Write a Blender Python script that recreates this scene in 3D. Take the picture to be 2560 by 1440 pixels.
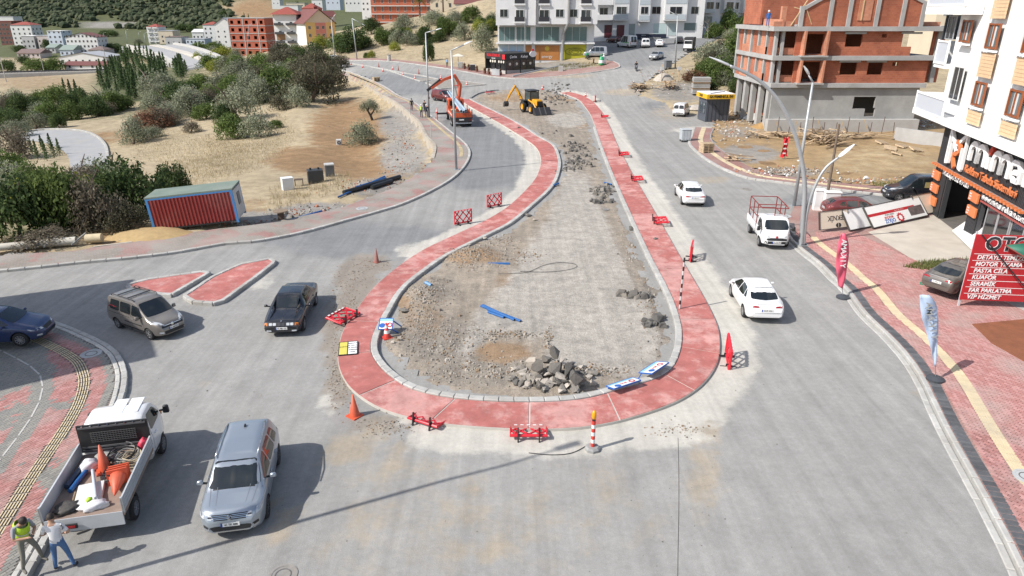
import bpy,bmesh,math,random
import numpy as np
from mathutils import Vector,Matrix,Euler
from mathutils.bvhtree import BVHTree
from mathutils.geometry import tessellate_polygon
R=math.radians
random.seed(7);np.random.seed(7)
for o in list(bpy.data.objects):bpy.data.objects.remove(o)
SC=bpy.context.scene
COL=SC.collection
# == camera, sky, sun, exposure
F,CAMH,PITCH=1730.0,12.51,R(21.83)
cam=bpy.data.cameras.new('camera');cam.sensor_width=36;cam.lens=F/2560*36;cam.clip_start=.3;cam.clip_end=6000
camo=bpy.data.objects.new('camera',cam);COL.objects.link(camo)
camo.location=(0,0,CAMH);camo.rotation_euler=(R(90)-PITCH,0,0)
SC.camera=camo
SUN_EL,SUN_AZ=R(43),R(25)
w=bpy.data.worlds.new('World');SC.world=w;w.use_nodes=True
nt=w.node_tree;nt.nodes.clear()
sky=nt.nodes.new('ShaderNodeTexSky');sky.sky_type='NISHITA';sky.sun_disc=False
sky.sun_elevation=SUN_EL;sky.sun_rotation=R(245);sky.air_density=1.0;sky.dust_density=1.6;sky.ozone_density=1.0
bg=nt.nodes.new('ShaderNodeBackground');bg.inputs['Strength'].default_value=.12
out=nt.nodes.new('ShaderNodeOutputWorld')
tc=nt.nodes.new('ShaderNodeTexCoord');cn=nt.nodes.new('ShaderNodeTexNoise');cn.inputs['Scale'].default_value=2.6;cn.inputs['Detail'].default_value=7;cn.inputs['Roughness'].default_value=.6
mp_=nt.nodes.new('ShaderNodeMapping');mp_.inputs['Scale'].default_value=(1,1,2.2);nt.links.new(tc.outputs['Generated'],mp_.inputs[0]);nt.links.new(mp_.outputs[0],cn.inputs['Vector'])
cr_=nt.nodes.new('ShaderNodeMapRange');cr_.interpolation_type='SMOOTHSTEP';cr_.inputs[1].default_value=.50;cr_.inputs[2].default_value=.66;cr_.inputs[4].default_value=.85;nt.links.new(cn.outputs['Fac'],cr_.inputs[0])
cm_=nt.nodes.new('ShaderNodeMix');cm_.data_type='RGBA';nt.links.new(cr_.outputs[0],cm_.inputs[0]);nt.links.new(sky.outputs[0],cm_.inputs[6]);cm_.inputs[7].default_value=(7.5,7.6,7.8,1)
nt.links.new(cm_.outputs[2],bg.inputs[0]);nt.links.new(bg.outputs[0],out.inputs[0])
sl=bpy.data.lights.new('sun','SUN');sl.energy=4.4;sl.angle=R(.53);sl.color=(1,.955,.89)
so=bpy.data.objects.new('sun',sl);COL.objects.link(so)
LDIR=Vector((math.cos(SUN_AZ)*math.cos(SUN_EL),math.sin(SUN_AZ)*math.cos(SUN_EL),-math.sin(SUN_EL)))
so.rotation_euler=LDIR.to_track_quat('-Z','Y').to_euler();so.location=(-60,-30,80)
SC.view_settings.view_transform='Standard';SC.view_settings.look='None';SC.view_settings.gamma=1
SC.view_settings.exposure=.40;SC.view_settings.use_curve_mapping=False
SC.render.engine='CYCLES'
cy=SC.cycles
cy.use_denoising=True;cy.max_bounces=5;cy.diffuse_bounces=3;cy.glossy_bounces=3;cy.transmission_bounces=3
cy.transparent_max_bounces=6;cy.caustics_reflective=False;cy.caustics_refractive=False;cy.sample_clamp_indirect=6
cy.use_adaptive_sampling=True;cy.adaptive_threshold=.012
# == pixel -> place (2560 x 1440 photograph)
CT,ST=math.cos(PITCH),math.sin(PITCH)
def ray(px,py):
 u=(px-1280)/F;v=(720-py)/F
 return np.array([u,CT+v*ST,-ST+v*CT])
def P(px,py,z=0.0):
 r=ray(px,py);t=(z-CAMH)/r[2]
 return Vector((t*r[0],t*r[1],z))
def PD(px,py,d):
 r=ray(px,py);return Vector((d*r[0],d*r[1],CAMH+d*r[2]))
def proj(x,y,z):
 dz=z-CAMH;zc=y*CT-dz*ST;yc=y*ST+dz*CT
 return 1280+F*x/zc,720-F*yc/zc,zc
 # == helpers
def link(o,parent=None):
 COL.objects.link(o)
 if parent is not None:o.parent=parent
 return o
def tag(o,label=None,cat=None,group=None,kind=None):
 if label:o['label']=label
 if cat:o['category']=cat
 if group:o['group']=group
 if kind:o['kind']=kind
 return o
def thing(name,label,cat,loc=(0,0,0),rz=0,group=None,s=1):
 o=link(bpy.data.objects.new(name,None));o.empty_display_size=.2
 o.location=loc;o.rotation_euler=(0,0,rz);o.scale=(s,s,s)
 return tag(o,label,cat,group)
def copytree(o,parent=None,loc=None,rz=None,label=None,group=None,s=None):
 c=o.copy();link(c,parent)
 if loc is not None:c.location=loc
 if rz is not None:c.rotation_euler=(0,0,rz)
 if s is not None:c.scale=(s,s,s)if not hasattr(s,'__len__')else s
 if label:c['label']=label
 if group:c['group']=group
 for ch in list(o.children):copytree(ch,c)
 return c
TMP=bpy.data.scenes.new('workbench')
def to_mesh(ob):
 TMP.collection.objects.link(ob)
 with bpy.context.temp_override(scene=TMP,view_layer=TMP.view_layers[0]):
  dg=bpy.context.evaluated_depsgraph_get();dg.update();me=bpy.data.meshes.new_from_object(ob.evaluated_get(dg))
 TMP.collection.objects.unlink(ob);return me
OS=.91
class MB:
 """collects shapes into one mesh"""
 def __init__(s):s.v=[];s.f=[];s.m=[];s.mi=0
 def add(s,vs,fs,mi=None):
  n=len(s.v);s.v+=[tuple(x)for x in vs]
  s.f+=[tuple(i+n for i in f)for f in fs];s.m+=[s.mi if mi is None else mi]*len(fs);return s
 def box(s,c,d,rz=0,M=None,mi=None,taper=1):
  x,y,z=d[0]/2,d[1]/2,d[2]/2;vs=[]
  for sz in(-1,1):
   k=taper if sz>0 else 1
   for sx,sy in((-1,-1),(1,-1),(1,1),(-1,1)):vs.append(Vector((sx*x*k,sy*y*k,sz*z)))
  m=M or Matrix.Rotation(rz,3,'Z')
  return s.add([m@v+Vector(c)for v in vs],[(3,2,1,0),(4,5,6,7),(0,1,5,4),(1,2,6,5),(2,3,7,6),(3,0,4,7)],mi)
 def bar(s,a,b,wd,ht=None,mi=None,up=(0,0,1)):
  a=Vector(a);b=Vector(b);d=(b-a);L=d.length;d=d/max(L,1e-6);u=Vector(up)
  if abs(d.dot(u))>.98:u=Vector((1,0,0))
  sd=d.cross(u).normalized();u=sd.cross(d)
  M=Matrix((d,sd,u)).transposed()
  return s.box((a+b)/2,(L,wd,ht or wd),M=M,mi=mi)
 def cyl(s,a,b,r,r2=None,n=10,cap=True,mi=None):
  a=Vector(a);b=Vector(b);d=(b-a).normalized();r2=r if r2 is None else r2
  u=d.orthogonal().normalized();w_=d.cross(u)
  vs=[]
  for c,rr in((a,r),(b,r2)):
   for i in range(n):
    t=2*math.pi*i/n;vs.append(c+u*math.cos(t)*rr+w_*math.sin(t)*rr)
  fs=[(i,(i+1)%n,(i+1)%n+n,i+n)for i in range(n)]
  if cap:fs+=[tuple(range(n))[::-1],tuple(range(n,2*n))]
  return s.add(vs,fs,mi)
 def tube(s,pts,r,n=8,mi=None,closed=False):
  pts=[Vector(p)for p in pts];N=len(pts);rs=r if hasattr(r,'__len__')else[r]*N
  vs=[];u=None
  for i,p in enumerate(pts):
   d=(pts[(i+1)%N]if(closed or i<N-1)else p)-(pts[i-1]if(closed or i>0)else p)
   d.normalize()
   u=d.orthogonal().normalized()if u is None else(u-d*u.dot(d)).normalized()
   w_=d.cross(u)
   for k in range(n):
    t=2*math.pi*k/n;vs.append(p+(u*math.cos(t)+w_*math.sin(t))*rs[i])
  fs=[]
  for i in range(N if closed else N-1):
   j=(i+1)%N
   for k in range(n):fs.append((i*n+k,i*n+(k+1)%n,j*n+(k+1)%n,j*n+k))
  if not closed:fs+=[tuple(range(n))[::-1],tuple(range((N-1)*n,N*n))]
  return s.add(vs,fs,mi)
 def prism(s,poly,z0,z1,mi=None,M=None,top=True,bottom=True):
  n=len(poly)
  a=sum(poly[i][0]*poly[(i+1)%n][1]-poly[(i+1)%n][0]*poly[i][1]for i in range(n))
  if a<0:poly=poly[::-1]
  vs=[Vector((p[0],p[1],z0))for p in poly]+[Vector((p[0],p[1],z1))for p in poly]
  if M is not None:vs=[M@v for v in vs]
  fs=[(i,(i+1)%n,(i+1)%n+n,i+n)for i in range(n)]
  if bottom:fs.append(tuple(range(n))[::-1])
  if top:fs.append(tuple(range(n,2*n)))
  return s.add(vs,fs,mi)
 def lathe(s,prof,n=20,mi=None,M=None):
  vs=[];fs=[];K=len(prof)
  for i in range(n):
   t=2*math.pi*i/n
   for r_,z in prof:vs.append(Vector((r_*math.cos(t),r_*math.sin(t),z)))
  if M is not None:vs=[M@v for v in vs]
  for i in range(n):
   j=(i+1)%n
   for k in range(K-1):fs.append((i*K+k,j*K+k,j*K+k+1,i*K+k+1))
  return s.add(vs,fs,mi)
 def quad(s,a,b,c,d,mi=None):return s.add([a,b,c,d],[(0,1,2,3)],mi)
 def mesh(s,name,mats):
  me=bpy.data.meshes.new(name);me.from_pydata(s.v,[],s.f)
  for m in(mats if isinstance(mats,(list,tuple))else[mats]):me.materials.append(m)
  if any(s.m):me.polygons.foreach_set('material_index',s.m)
  return me
 def obj(s,name,mats,parent=None,loc=None,rz=0,smooth=0,bev=0):
  me=s.mesh(name,mats);return mobj(name,me,parent,loc,rz,smooth,bev)
def mobj(name,me,parent=None,loc=None,rz=0,smooth=0,bev=0):
 if smooth:
  me.polygons.foreach_set('use_smooth',[True]*len(me.polygons))
  if smooth>1:me.set_sharp_from_angle(angle=R(smooth))
 me.update()
 o=link(bpy.data.objects.new(name,me),parent)
 if loc is not None:o.location=loc
 o.rotation_euler=(0,0,rz)
 if bev:
  b=o.modifiers.new('bevel','BEVEL');b.width=bev;b.segments=1;b.limit_method='ANGLE'
 return o
 # == materials (procedural)
MATS={}
def M(name,col,rough=.75,var=.1,scale=2.0,metal=0.0,bump=0.0,bscale=None,rnd=0.0,spec=.5,coat=0.0,dirt=None,dscale=.6,damt=.45):
 """plain surface with uneven tone; dirt: a second colour that noise mixes in"""
 if name in MATS:return MATS[name]
 m=bpy.data.materials.new(name);m.use_nodes=True;MATS[name]=m
 n=m.node_tree.nodes;l=m.node_tree.links;b=n['Principled BSDF']
 b.inputs['Roughness'].default_value=rough;b.inputs['Metallic'].default_value=metal
 b.inputs['Specular IOR Level'].default_value=spec;b.inputs['Coat Weight'].default_value=coat
 c=tuple(col)+(1,)
 if var<=0 and not rnd and not dirt:b.inputs['Base Color'].default_value=c;return m
 g=n.new('ShaderNodeNewGeometry');tx=n.new('ShaderNodeTexNoise');tx.inputs['Scale'].default_value=scale
 tx.inputs['Detail'].default_value=5;tx.inputs['Roughness'].default_value=.65
 l.new(g.outputs['Position'],tx.inputs['Vector'])
 mr=n.new('ShaderNodeMapRange');mr.inputs[1].default_value=.28;mr.inputs[2].default_value=.72
 mr.inputs[3].default_value=1-var;mr.inputs[4].default_value=1+var
 l.new(tx.outputs['Fac'],mr.inputs[0]);fac=mr.outputs[0]
 if rnd:
  oi=n.new('ShaderNodeObjectInfo');m2=n.new('ShaderNodeMapRange')
  m2.inputs[3].default_value=1-rnd;m2.inputs[4].default_value=1+rnd
  l.new(oi.outputs['Random'],m2.inputs[0]);mm=n.new('ShaderNodeMath');mm.operation='MULTIPLY'
  l.new(fac,mm.inputs[0]);l.new(m2.outputs[0],mm.inputs[1]);fac=mm.outputs[0]
 vm=n.new('ShaderNodeVectorMath');vm.operation='SCALE';vm.inputs[0].default_value=col
 l.new(fac,vm.inputs['Scale']);res=vm.outputs[0]
 if dirt:
  t2=n.new('ShaderNodeTexNoise');t2.inputs['Scale'].default_value=dscale;t2.inputs['Detail'].default_value=6
  l.new(g.outputs['Position'],t2.inputs['Vector'])
  r2=n.new('ShaderNodeMapRange');r2.inputs[1].default_value=.45;r2.inputs[2].default_value=.7;r2.inputs[4].default_value=damt
  l.new(t2.outputs['Fac'],r2.inputs[0])
  mx=n.new('ShaderNodeMix');mx.data_type='RGBA';l.new(r2.outputs[0],mx.inputs[0]);l.new(res,mx.inputs[6]);mx.inputs[7].default_value=tuple(dirt)+(1,)
  res=mx.outputs[2]
 l.new(res,b.inputs['Base Color'])
 if bump:
  t3=n.new('ShaderNodeTexNoise');t3.inputs['Scale'].default_value=bscale or scale*6;t3.inputs['Detail'].default_value=4
  l.new(g.outputs['Position'],t3.inputs['Vector'])
  bp=n.new('ShaderNodeBump');bp.inputs['Strength'].default_value=bump;bp.inputs['Distance'].default_value=.03
  l.new(t3.outputs['Fac'],bp.inputs['Height']);l.new(bp.outputs[0],b.inputs['Normal'])
 return m
def MASKED(name,base,layers,rough=.9,var=.12,scale=1.2,bump=.3,bscale=25,streak=None,grain=.1):
 """ground: base colour plus layers (channel of the colour attribute 'mask', colour, noise scale, noise strength)"""
 m=bpy.data.materials.new(name);m.use_nodes=True;MATS[name]=m
 n=m.node_tree.nodes;l=m.node_tree.links;b=n['Principled BSDF'];b.inputs['Roughness'].default_value=rough
 b.inputs['Specular IOR Level'].default_value=.25
 g=n.new('ShaderNodeNewGeometry');pos=g.outputs['Position']
 at=n.new('ShaderNodeAttribute');at.attribute_name='mask'
 sp=n.new('ShaderNodeSeparateColor');l.new(at.outputs['Color'],sp.inputs[0])
 ch={'R':sp.outputs[0],'G':sp.outputs[1],'B':sp.outputs[2],'A':at.outputs['Alpha']}
 res=None
 def noise(sc,det=4,rg=.66,vec=None):
  t=n.new('ShaderNodeTexNoise');t.inputs['Scale'].default_value=sc;t.inputs['Detail'].default_value=det;t.inputs['Roughness'].default_value=rg
  l.new(vec or pos,t.inputs['Vector']);return t.outputs['Fac']
 def mixc(f,a,c):
  x=n.new('ShaderNodeMix');x.data_type='RGBA'
  l.new(f,x.inputs[0])
  if isinstance(a,tuple):x.inputs[6].default_value=a+(1,)
  else:l.new(a,x.inputs[6])
  if isinstance(c,tuple):x.inputs[7].default_value=c+(1,)
  else:l.new(c,x.inputs[7])
  return x.outputs[2]
 def scalec(c,nf,lo,hi,a=.3,z=.7):
  r=n.new('ShaderNodeMapRange');r.inputs[1].default_value=a;r.inputs[2].default_value=z;r.inputs[3].default_value=lo;r.inputs[4].default_value=hi
  l.new(nf,r.inputs[0]);v=n.new('ShaderNodeVectorMath');v.operation='SCALE'
  if isinstance(c,tuple):v.inputs[0].default_value=c
  else:l.new(c,v.inputs[0])
  l.new(r.outputs[0],v.inputs['Scale']);return v.outputs[0]
 res=base
 for chn,c,ns,na in layers:
  nf=noise(ns,5,.72)
  a=n.new('ShaderNodeMath');a.operation='MULTIPLY_ADD';l.new(nf,a.inputs[0]);a.inputs[1].default_value=na*1.0
  l.new(ch[chn],a.inputs[2])
  r=n.new('ShaderNodeMapRange');r.interpolation_type='SMOOTHSTEP';r.inputs[1].default_value=.5*na+.22;r.inputs[2].default_value=.5*na+.82
  l.new(a.outputs[0],r.inputs[0]);res=mixc(r.outputs[0],res,c)
 res=scalec(res,noise(scale),1-var,1+var)
 res=scalec(res,noise(scale*.13,3),1-var*.6,1+var*.6)
 res=scalec(res,noise(bscale*1.3,2,.8),1-grain,1+grain,.35,.65)
 res=scalec(res,noise(5.5,3,.75),1-grain*.6,1+grain*.6,.35,.65)
 if streak:
  mp=n.new('ShaderNodeMapping');mp.inputs['Scale'].default_value=streak[0];mp.inputs['Rotation'].default_value=(0,0,streak[2]);l.new(pos,mp.inputs[0])
  res=scalec(res,noise(1.0,4,.6,mp.outputs[0]),1-streak[1],1+streak[1])
 l.new(res,b.inputs['Base Color'])
 if bump:
  bp=n.new('ShaderNodeBump');bp.inputs['Strength'].default_value=bump;bp.inputs['Distance'].default_value=.04
  l.new(noise(bscale,3),bp.inputs['Height']);l.new(bp.outputs[0],b.inputs['Normal'])
 return m
def GLASS(name='window_glass',col=(.02,.03,.035),rough=.06):
 if name in MATS:return MATS[name]
 return M(name,col,rough,0,spec=.9)
 # == terrain height
CP=[
(0,90,0),(20,90,0),(-6,85,0),(10,100,.15),(30,85,0),(50,70,0),(70,60,0),(30,40,0),(0,40,0),(-20,35,0),(-40,30,0),(-30,10,0),(0,10,0),(30,10,0),
(25,105,1.2),(22,117,3.3),(29,140,6.0),(33,160,7.2),(78,259,13.4),(45,175,7.6),(80,300,20),(60,120,3.5),(60,160,8),(90,200,14),(120,120,3),(130,60,0),
(-13,130,2.2),(-30,145,2.0),(-44,165,.8),(2,135,2.6),(12,150,5.0),(-5,110,.6),(-20,115,.5),
(-12,68,-1.2),(-22,62,-.9),(-35,75,-2.2),(-30,95,-1.8),(-45,110,-2.5),(-60,140,-3.5),(-56,90,-4.1),(-40,52,-1.5),(-28,48,-.3),(-60,45,-1.5),
(-170,260,-10),(-130,196,-9.2),(-145,281,-11.1),(-172,368,-13),(-117,272,-8.5),(-62,96,-3.6),(-97,132,-6.4),(-125,347,-7),(-79,302,-.5),(-50,289,7.7),(-20,180,5),(-5,220,16),
(-282,420,-16),(-262,441,-15.2),(-312,531,-7.5),(-364,748,-3.6),(-420,420,-16),(-500,700,-8),(-150,600,-4),(-90,450,4),(0,400,24),(60,450,30),(-150,800,10),(150,400,32),(200,250,22),
(-500,1000,55),(-300,950,50),(-150,1000,48),(0,900,60),(-700,1000,50),(-600,1400,130),(-200,1400,130),(200,1400,120),(600,1200,90),(400,700,60),(-900,700,5),(-900,300,-18),(-300,200,-15),(-250,100,-12),(-150,60,-7),(300,60,0),(200,0,0),(-200,0,-3),(600,300,40)]
CP=np.array(CP,float)
_d=np.sqrt(((CP[:,None,:2]-CP[None,:,:2])**2).sum(-1)+9)
_W=np.linalg.solve(np.block([[_d,np.ones((len(CP),1))],[np.ones((1,len(CP))),np.zeros((1,1))]]),np.append(CP[:,2],0))
def pin(x,y,poly):
 x=np.asarray(x,float);y=np.asarray(y,float);c=np.zeros(x.shape,bool);n=len(poly)
 for i in range(n):
  x0,y0=poly[i][:2];x1,y1=poly[i-1][:2]
  k=(y0>y)!=(y1>y)
  c^=k&(x<(x1-x0)*(y-y0)/((y1-y0)if y1!=y0 else 1e-9)+x0)
 return c
def pdist(x,y,line,closed=False):
 x=np.asarray(x,float);y=np.asarray(y,float);d=np.full(x.shape,1e9);n=len(line)
 for i in range(n if closed else n-1):
  ax,ay=line[i][:2];bx,by=line[(i+1)%n][:2];L=(bx-ax)**2+(by-ay)**2+1e-12
  t=np.clip(((x-ax)*(bx-ax)+(y-ay)*(by-ay))/L,0,1)
  d=np.minimum(d,np.hypot(x-ax-t*(bx-ax),y-ay-t*(by-ay)))
 return d
def sstep(a,b,x):t=np.clip((x-a)/(b-a),0,1);return t*t*(3-2*t)
LEFT_OUT=[(-60,637),(0,637),(175,629),(250,617),(332,606),(425,593),(525,575),(640,562),(750,542),(852,520),(920,495),(990,467),(1052,430),(1085,397),(1090,365),(1070,342),(1050,305),(1027,285),(990,255),(947,232),(915,215),(870,197),(835,186)]
FLAT=[tuple(P(*p)[:2])for p in LEFT_OUT[:19]]+[(-9,92),(60,92),(140,60),(140,-20),(-60,-20),(-60,37)]
WALL_LINE=[tuple(P(*p)[:2])for p in LEFT_OUT[14:]]
FIELD=[tuple(P(*p)[:2])for p in LEFT_OUT[13:]]+[(-60,150),(-80,60),(-13,55)]
def hgt(x,y):
 x=np.atleast_1d(np.asarray(x,float));y=np.atleast_1d(np.asarray(y,float));sh=x.shape
 x=x.ravel();y=y.ravel();z=np.zeros(x.shape)
 for k in range(0,len(x),20000):
  d=np.sqrt((x[k:k+20000,None]-CP[None,:,0])**2+(y[k:k+20000,None]-CP[None,:,1])**2+9)
  z[k:k+20000]=d@_W[:-1]+_W[-1]
 ins=pin(x,y,FLAT);df=np.where(ins,0,pdist(x,y,FLAT,True))
 z=z*sstep(0,9,df)
 fi=pin(x,y,FIELD);dw=pdist(x,y,WALL_LINE)
 z=z-np.where(fi,1.0*sstep(.1,.5,dw)*(1-sstep(6,14,dw)),0)
 return z.reshape(sh)
def h1(x,y):return float(hgt(x,y)[0])
def G(px,py,dz=0):
 r=ray(px,py);ts=np.concatenate([np.arange(8,160,.5),np.arange(160,1500,4)])
 X=ts*r[0];Y=ts*r[1];Z=CAMH+ts*r[2];D=Z-hgt(X,Y)-dz
 i=int(np.argmax(D<0))if(D<0).any()else len(ts)-1
 ts=np.linspace(ts[max(i-1,0)],ts[i],12);D=CAMH+ts*r[2]-hgt(ts*r[0],ts*r[1])-dz
 i=max(int(np.argmax(D<0))if(D<0).any()else 11,1);k=D[i-1]/max(D[i-1]-D[i],1e-9);t=ts[i-1]+(ts[i]-ts[i-1])*min(max(k,0),1)
 return Vector((t*r[0],t*r[1],CAMH+t*r[2]))
def onG(x,y,dz=0):return Vector((x,y,h1(x,y)+dz))
def spl(pts,n=6,closed=False):
 pts=[Vector(p)for p in pts];N=len(pts);o=[]
 for i in range(N if closed else N-1):
  p0=pts[(i-1)%N]if(closed or i>0)else pts[0];p1=pts[i];p2=pts[(i+1)%N];p3=pts[(i+2)%N]if(closed or i+2<N)else pts[-1]
  for k in range(n):
   t=k/n;o.append(.5*((2*p1)+(p2-p0)*t+(2*p0-5*p1+4*p2-p3)*t*t+(3*p1-p0-3*p2+p3)*t**3))
 if not closed:o.append(pts[-1])
 return o
def walk(line,step):
 line=[Vector(p)for p in line];o=[line[0]];acc=0
 for a,b in zip(line,line[1:]):
  L=(b-a).length
  while acc+L>=step:
   t=(step-acc)/L;a=a.lerp(b,t);o.append(a.copy());L=(b-a).length;acc=0
  acc+=L
 return o
 # == SETTING: terrain, road, pavements, island
def grid_mesh(name,xs,ys,zfun,mat,keep=None,maskfn=None,kind='structure',parent=None,smooth=1):
 X,Y=np.meshgrid(xs,ys);nx,ny=len(xs),len(ys)
 Z=zfun(X.ravel(),Y.ravel())
 V=np.stack([X.ravel(),Y.ravel(),Z],1)
 i=np.arange(nx*ny).reshape(ny,nx)
 Q=np.stack([i[:-1,:-1],i[:-1,1:],i[1:,1:],i[1:,:-1]],-1).reshape(-1,4)
 if keep is not None:
  c=V[Q].mean(1);k=keep(c[:,0],c[:,1]);Q=Q[k]
  u=np.unique(Q);mp=np.full(len(V),-1);mp[u]=np.arange(len(u));V=V[u];Q=mp[Q]
 me=bpy.data.meshes.new(name);me.from_pydata(V.tolist(),[],Q.tolist());me.materials.append(mat)
 if maskfn is not None:put_mask(me,maskfn(V[:,0],V[:,1],V[:,2]))
 o=mobj(name,me,parent,smooth=smooth)
 if parent is None:tag(o,kind=kind)
 return o
def put_mask(me,arr):
 a=me.color_attributes.new('mask','FLOAT_COLOR','POINT')
 a.data.foreach_set('color',np.clip(arr,0,1).astype(np.float32).ravel())
def ell(x,y,z,items):
 u,v,d=proj(x,y,z);o=np.zeros(len(x))
 for cx,cy,rx,ry,val in items:
  q=np.sqrt(((u-cx)/rx)**2+((v-cy)/ry)**2);o=np.maximum(o,val*(1-sstep(.45,1.35,q)))
 return o
def W2(pts,z=0):return[P(a,b,z)for a,b in pts]
def GG(pts,dz=0):return[G(a,b,dz)for a,b in pts]
def poly2(pts):return[(p[0],p[1])for p in pts]
def vnoise(x,y,s,seed=0):
 r=np.random.RandomState(seed);o=0
 for k in range(5):
  a=r.rand()*6.28;f=s*(1+.7*k);ph=r.rand(2)*6.28
  o=o+np.sin((x*math.cos(a)+y*math.sin(a))*f+ph[0]+1.3*np.sin((x*math.sin(a)-y*math.cos(a))*f*.6+ph[1]))/(1+.6*k)
 return o/2.4
KERB_IN=[(-60,679),(0,676),(100,666),(200,655),(330,643),(450,628),(560,608),(640,606-4),(755,580),(865,550),(955,525),(1015,505),(1090,470),(1140,437),(1167,405),(1174,380),(1162,358),(1130,332),(1097,305),(1060,275),(1030,252),(990,235),(950,210),(890,185),(848,176)]
FAR_KERB=[(800,150),(850,151),(940,152),(990,155),(1065,165),(1115,172),(1190,185),(1225,192),(1280,197),(1329,197),(1403,191),(1477,182),(1537,173),(1550,168),(1547,161),(1534,155)]
FAR_IN=[(800,147),(850,147),(940,147),(990,150),(1065,158),(1115,165),(1190,176),(1225,181),(1280,184),(1329,184),(1403,178),(1477,170),(1515,165),(1522,160),(1515,157),(1505,154)]
UP=[(1500,143),(1452,118),(1440,96),(1446,78),(1492,70),(1530,84),(1580,100),(1660,96),(1710,82),(1770,62),(1788,30),(1800,-20),(1900,-20),(1880,40),(1840,72),(1790,98),(1730,128),(1690,152),(1655,178),(1625,197),(1602,212),(1600,240),(1660,256),(1736,318)]
SITE_K=[(1736,319),(1728,344),(1723,358),(1734,373),(1759,394),(1795,416),(1835,434),(1875,447),(1929,454),(2001,463),(2109,477),(2182,485),(2330,505)]
SITE_O=[(1784,322),(1777,340),(1780,354),(1799,373),(1842,402),(1880,422),(1920,436),(1947,441),(2000,447),(2037,452),(2110,460),(2182,467),(2330,482)]
RK=[(1966,560),(1972,592),(2005,625),(2050,660),(2090,700),(2120,727),(2162,785),(2220,840),(2270,895),(2310,955),(2338,1015),(2370,1080),(2417,1165),(2460,1240),(2502,1320),(2537,1385),(2562,1440),(2600,1530)]
PK=[(-80,770),(0,780),(60,788),(100,797),(150,812),(200,832),(250,855),(287,880),(307,915),(312,942),(307,980),(293,1020),(262,1080),(215,1160),(160,1260),(100,1372),(62,1440),(20,1520)]
far_poly=poly2(GG(KERB_IN[16:]))+poly2(GG([(800,178)]+FAR_KERB+UP[:]))
far_poly=far_poly+poly2(W2([(1730,330)]))
SITE=poly2(W2(SITE_O))+[(48,60),(75,62),(75,100),(30,104)]+poly2(GG([(1800,262)]))
ISL=[((1147,247),(1177,247)),((1200,280),(1230,273)),((1255,311),(1290,303)),((1310,345),(1350,340)),((1340,368),(1387,362)),((1352,395),(1402,398)),((1347,427),(1398,434)),((1330,457),(1378,470)),((1280,507),(1330,515)),((1225,544),(1280,556)),((1150,580),(1210,592)),((1065,620),(1130,632)),((1000,662),(1075,668)),((935,717),(1015,717)),((890,775),(978,775)),((858,825),(952,828)),((845,880),(945,868)),((850,925),(960,900)),((880,972),(990,930)),((945,1016),(1040,960)),((1030,1043),(1110,978)),((1130,1060),(1190,987)),((1280,1070),(1290,991)),((1400,1070),(1390,989)),((1500,1060),(1470,980)),((1600,1036),(1555,957)),((1700,998),(1625,936)),((1765,950),(1665,910)),((1797,893),(1684,868)),((1798,830),(1688,825)),((1780,780),(1679,780)),((1750,724),(1658,724)),((1702,643),(1617,643)),((1655,560),(1579,560)),((1610,482),(1545,482)),((1575,422),(1520,422)),((1543,360),(1497,360)),((1523,312),(1481,312)),((1505,279),(1467,279)),((1485,256),(1447,252)),((1455,238),(1420,239)),((1420,229),(1395,232))]
def PW(p,z):
 return P(p[0],p[1],z)if p[1]>300 else G(p[0],p[1],z)
ISL_O=spl([PW(a,.12)for a,b in ISL],6);ISL_K=spl([PW(b,.16)for a,b in ISL],6)
BACK=[PW(p,0)for p in[(1385,229),(1340,224),(1290,223),(1254,226),(1232,229),(1202,236)]]
ISLAND_IN=poly2(ISL_K)+poly2(BACK)
# --- terrain
def terr_z(x,y):
 z=hgt(x,y);low=pin(x,y,FLAT)&~pin(x,y,SITE);low|=pin(x,y,far_poly)
 d=np.minimum(pdist(x,y,FLAT,True),pdist(x,y,far_poly,True))
 z=z+np.where((~low)&(np.hypot(x,y)<260),.10*vnoise(x,y,.5,3)*sstep(0,3,d),0)
 return z-np.where(low,.3,0)
def terr_mask(x,y,z):
 u,v,d=proj(x,y,z)
 m=np.zeros((len(x),4))
 fieldz=pin(x,y,FIELD)|((x<-8)&(y<140)&~pin(x,y,FLAT))
 m[:,0]=.72+ell(x,y,z,[(620,330,240,110,.4)])
 m[:,1]=ell(x,y,z,[(870,330,110,90,1),(780,400,130,40,1),(930,420,120,45,.85),(330,590,130,40,.9),(620,520,60,30,.6),(90,205,150,25,.5),(2100,400,400,60,1),(650,20,60,40,.6),(270,345,120,20,.6)])
 m[:,2]=ell(x,y,z,[(1010,390,70,60,.9),(1000,310,60,50,.9),(800,525,120,22,.9),(950,470,90,30,.8),(640,545,110,20,.9),(560,590,120,16,.7),(1700,230,90,30,.8),(270,62,90,10,.9),(1400,165,90,14,.8)])
 m[:,3]=np.where(d>420,.95,ell(x,y,z,[(200,260,300,60,.5),(420,200,200,60,.55),(350,205,130,60,.9),(560,260,100,60,.3),(1050,60,200,40,.4),(1820,160,80,60,.7),(60,560,160,60,.55)]))
 m[:,3]*=1-ell(x,y,z,[(620,25,90,30,.8),(660,40,60,20,.8)])
 m[:,1]=np.maximum(m[:,1],ell(x,y,z,[(640,25,90,30,.8)]))
 return m
MG=MASKED('terrain_soil',(.21,.16,.10),[('R',(.36,.295,.195),.8,1.2),('A',(.085,.095,.042),.35,1.5),('G',(.25,.16,.085),.5,1.5),('B',(.24,.225,.205),1.2,1.5)],var=.22,scale=1.1,bump=.6,bscale=9)
xs=np.unique(np.concatenate([np.arange(-900,-240,20),np.arange(-240,-80,5),np.arange(-80,76,1.0),np.arange(76,200,6),np.arange(200,800,30)]))
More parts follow.
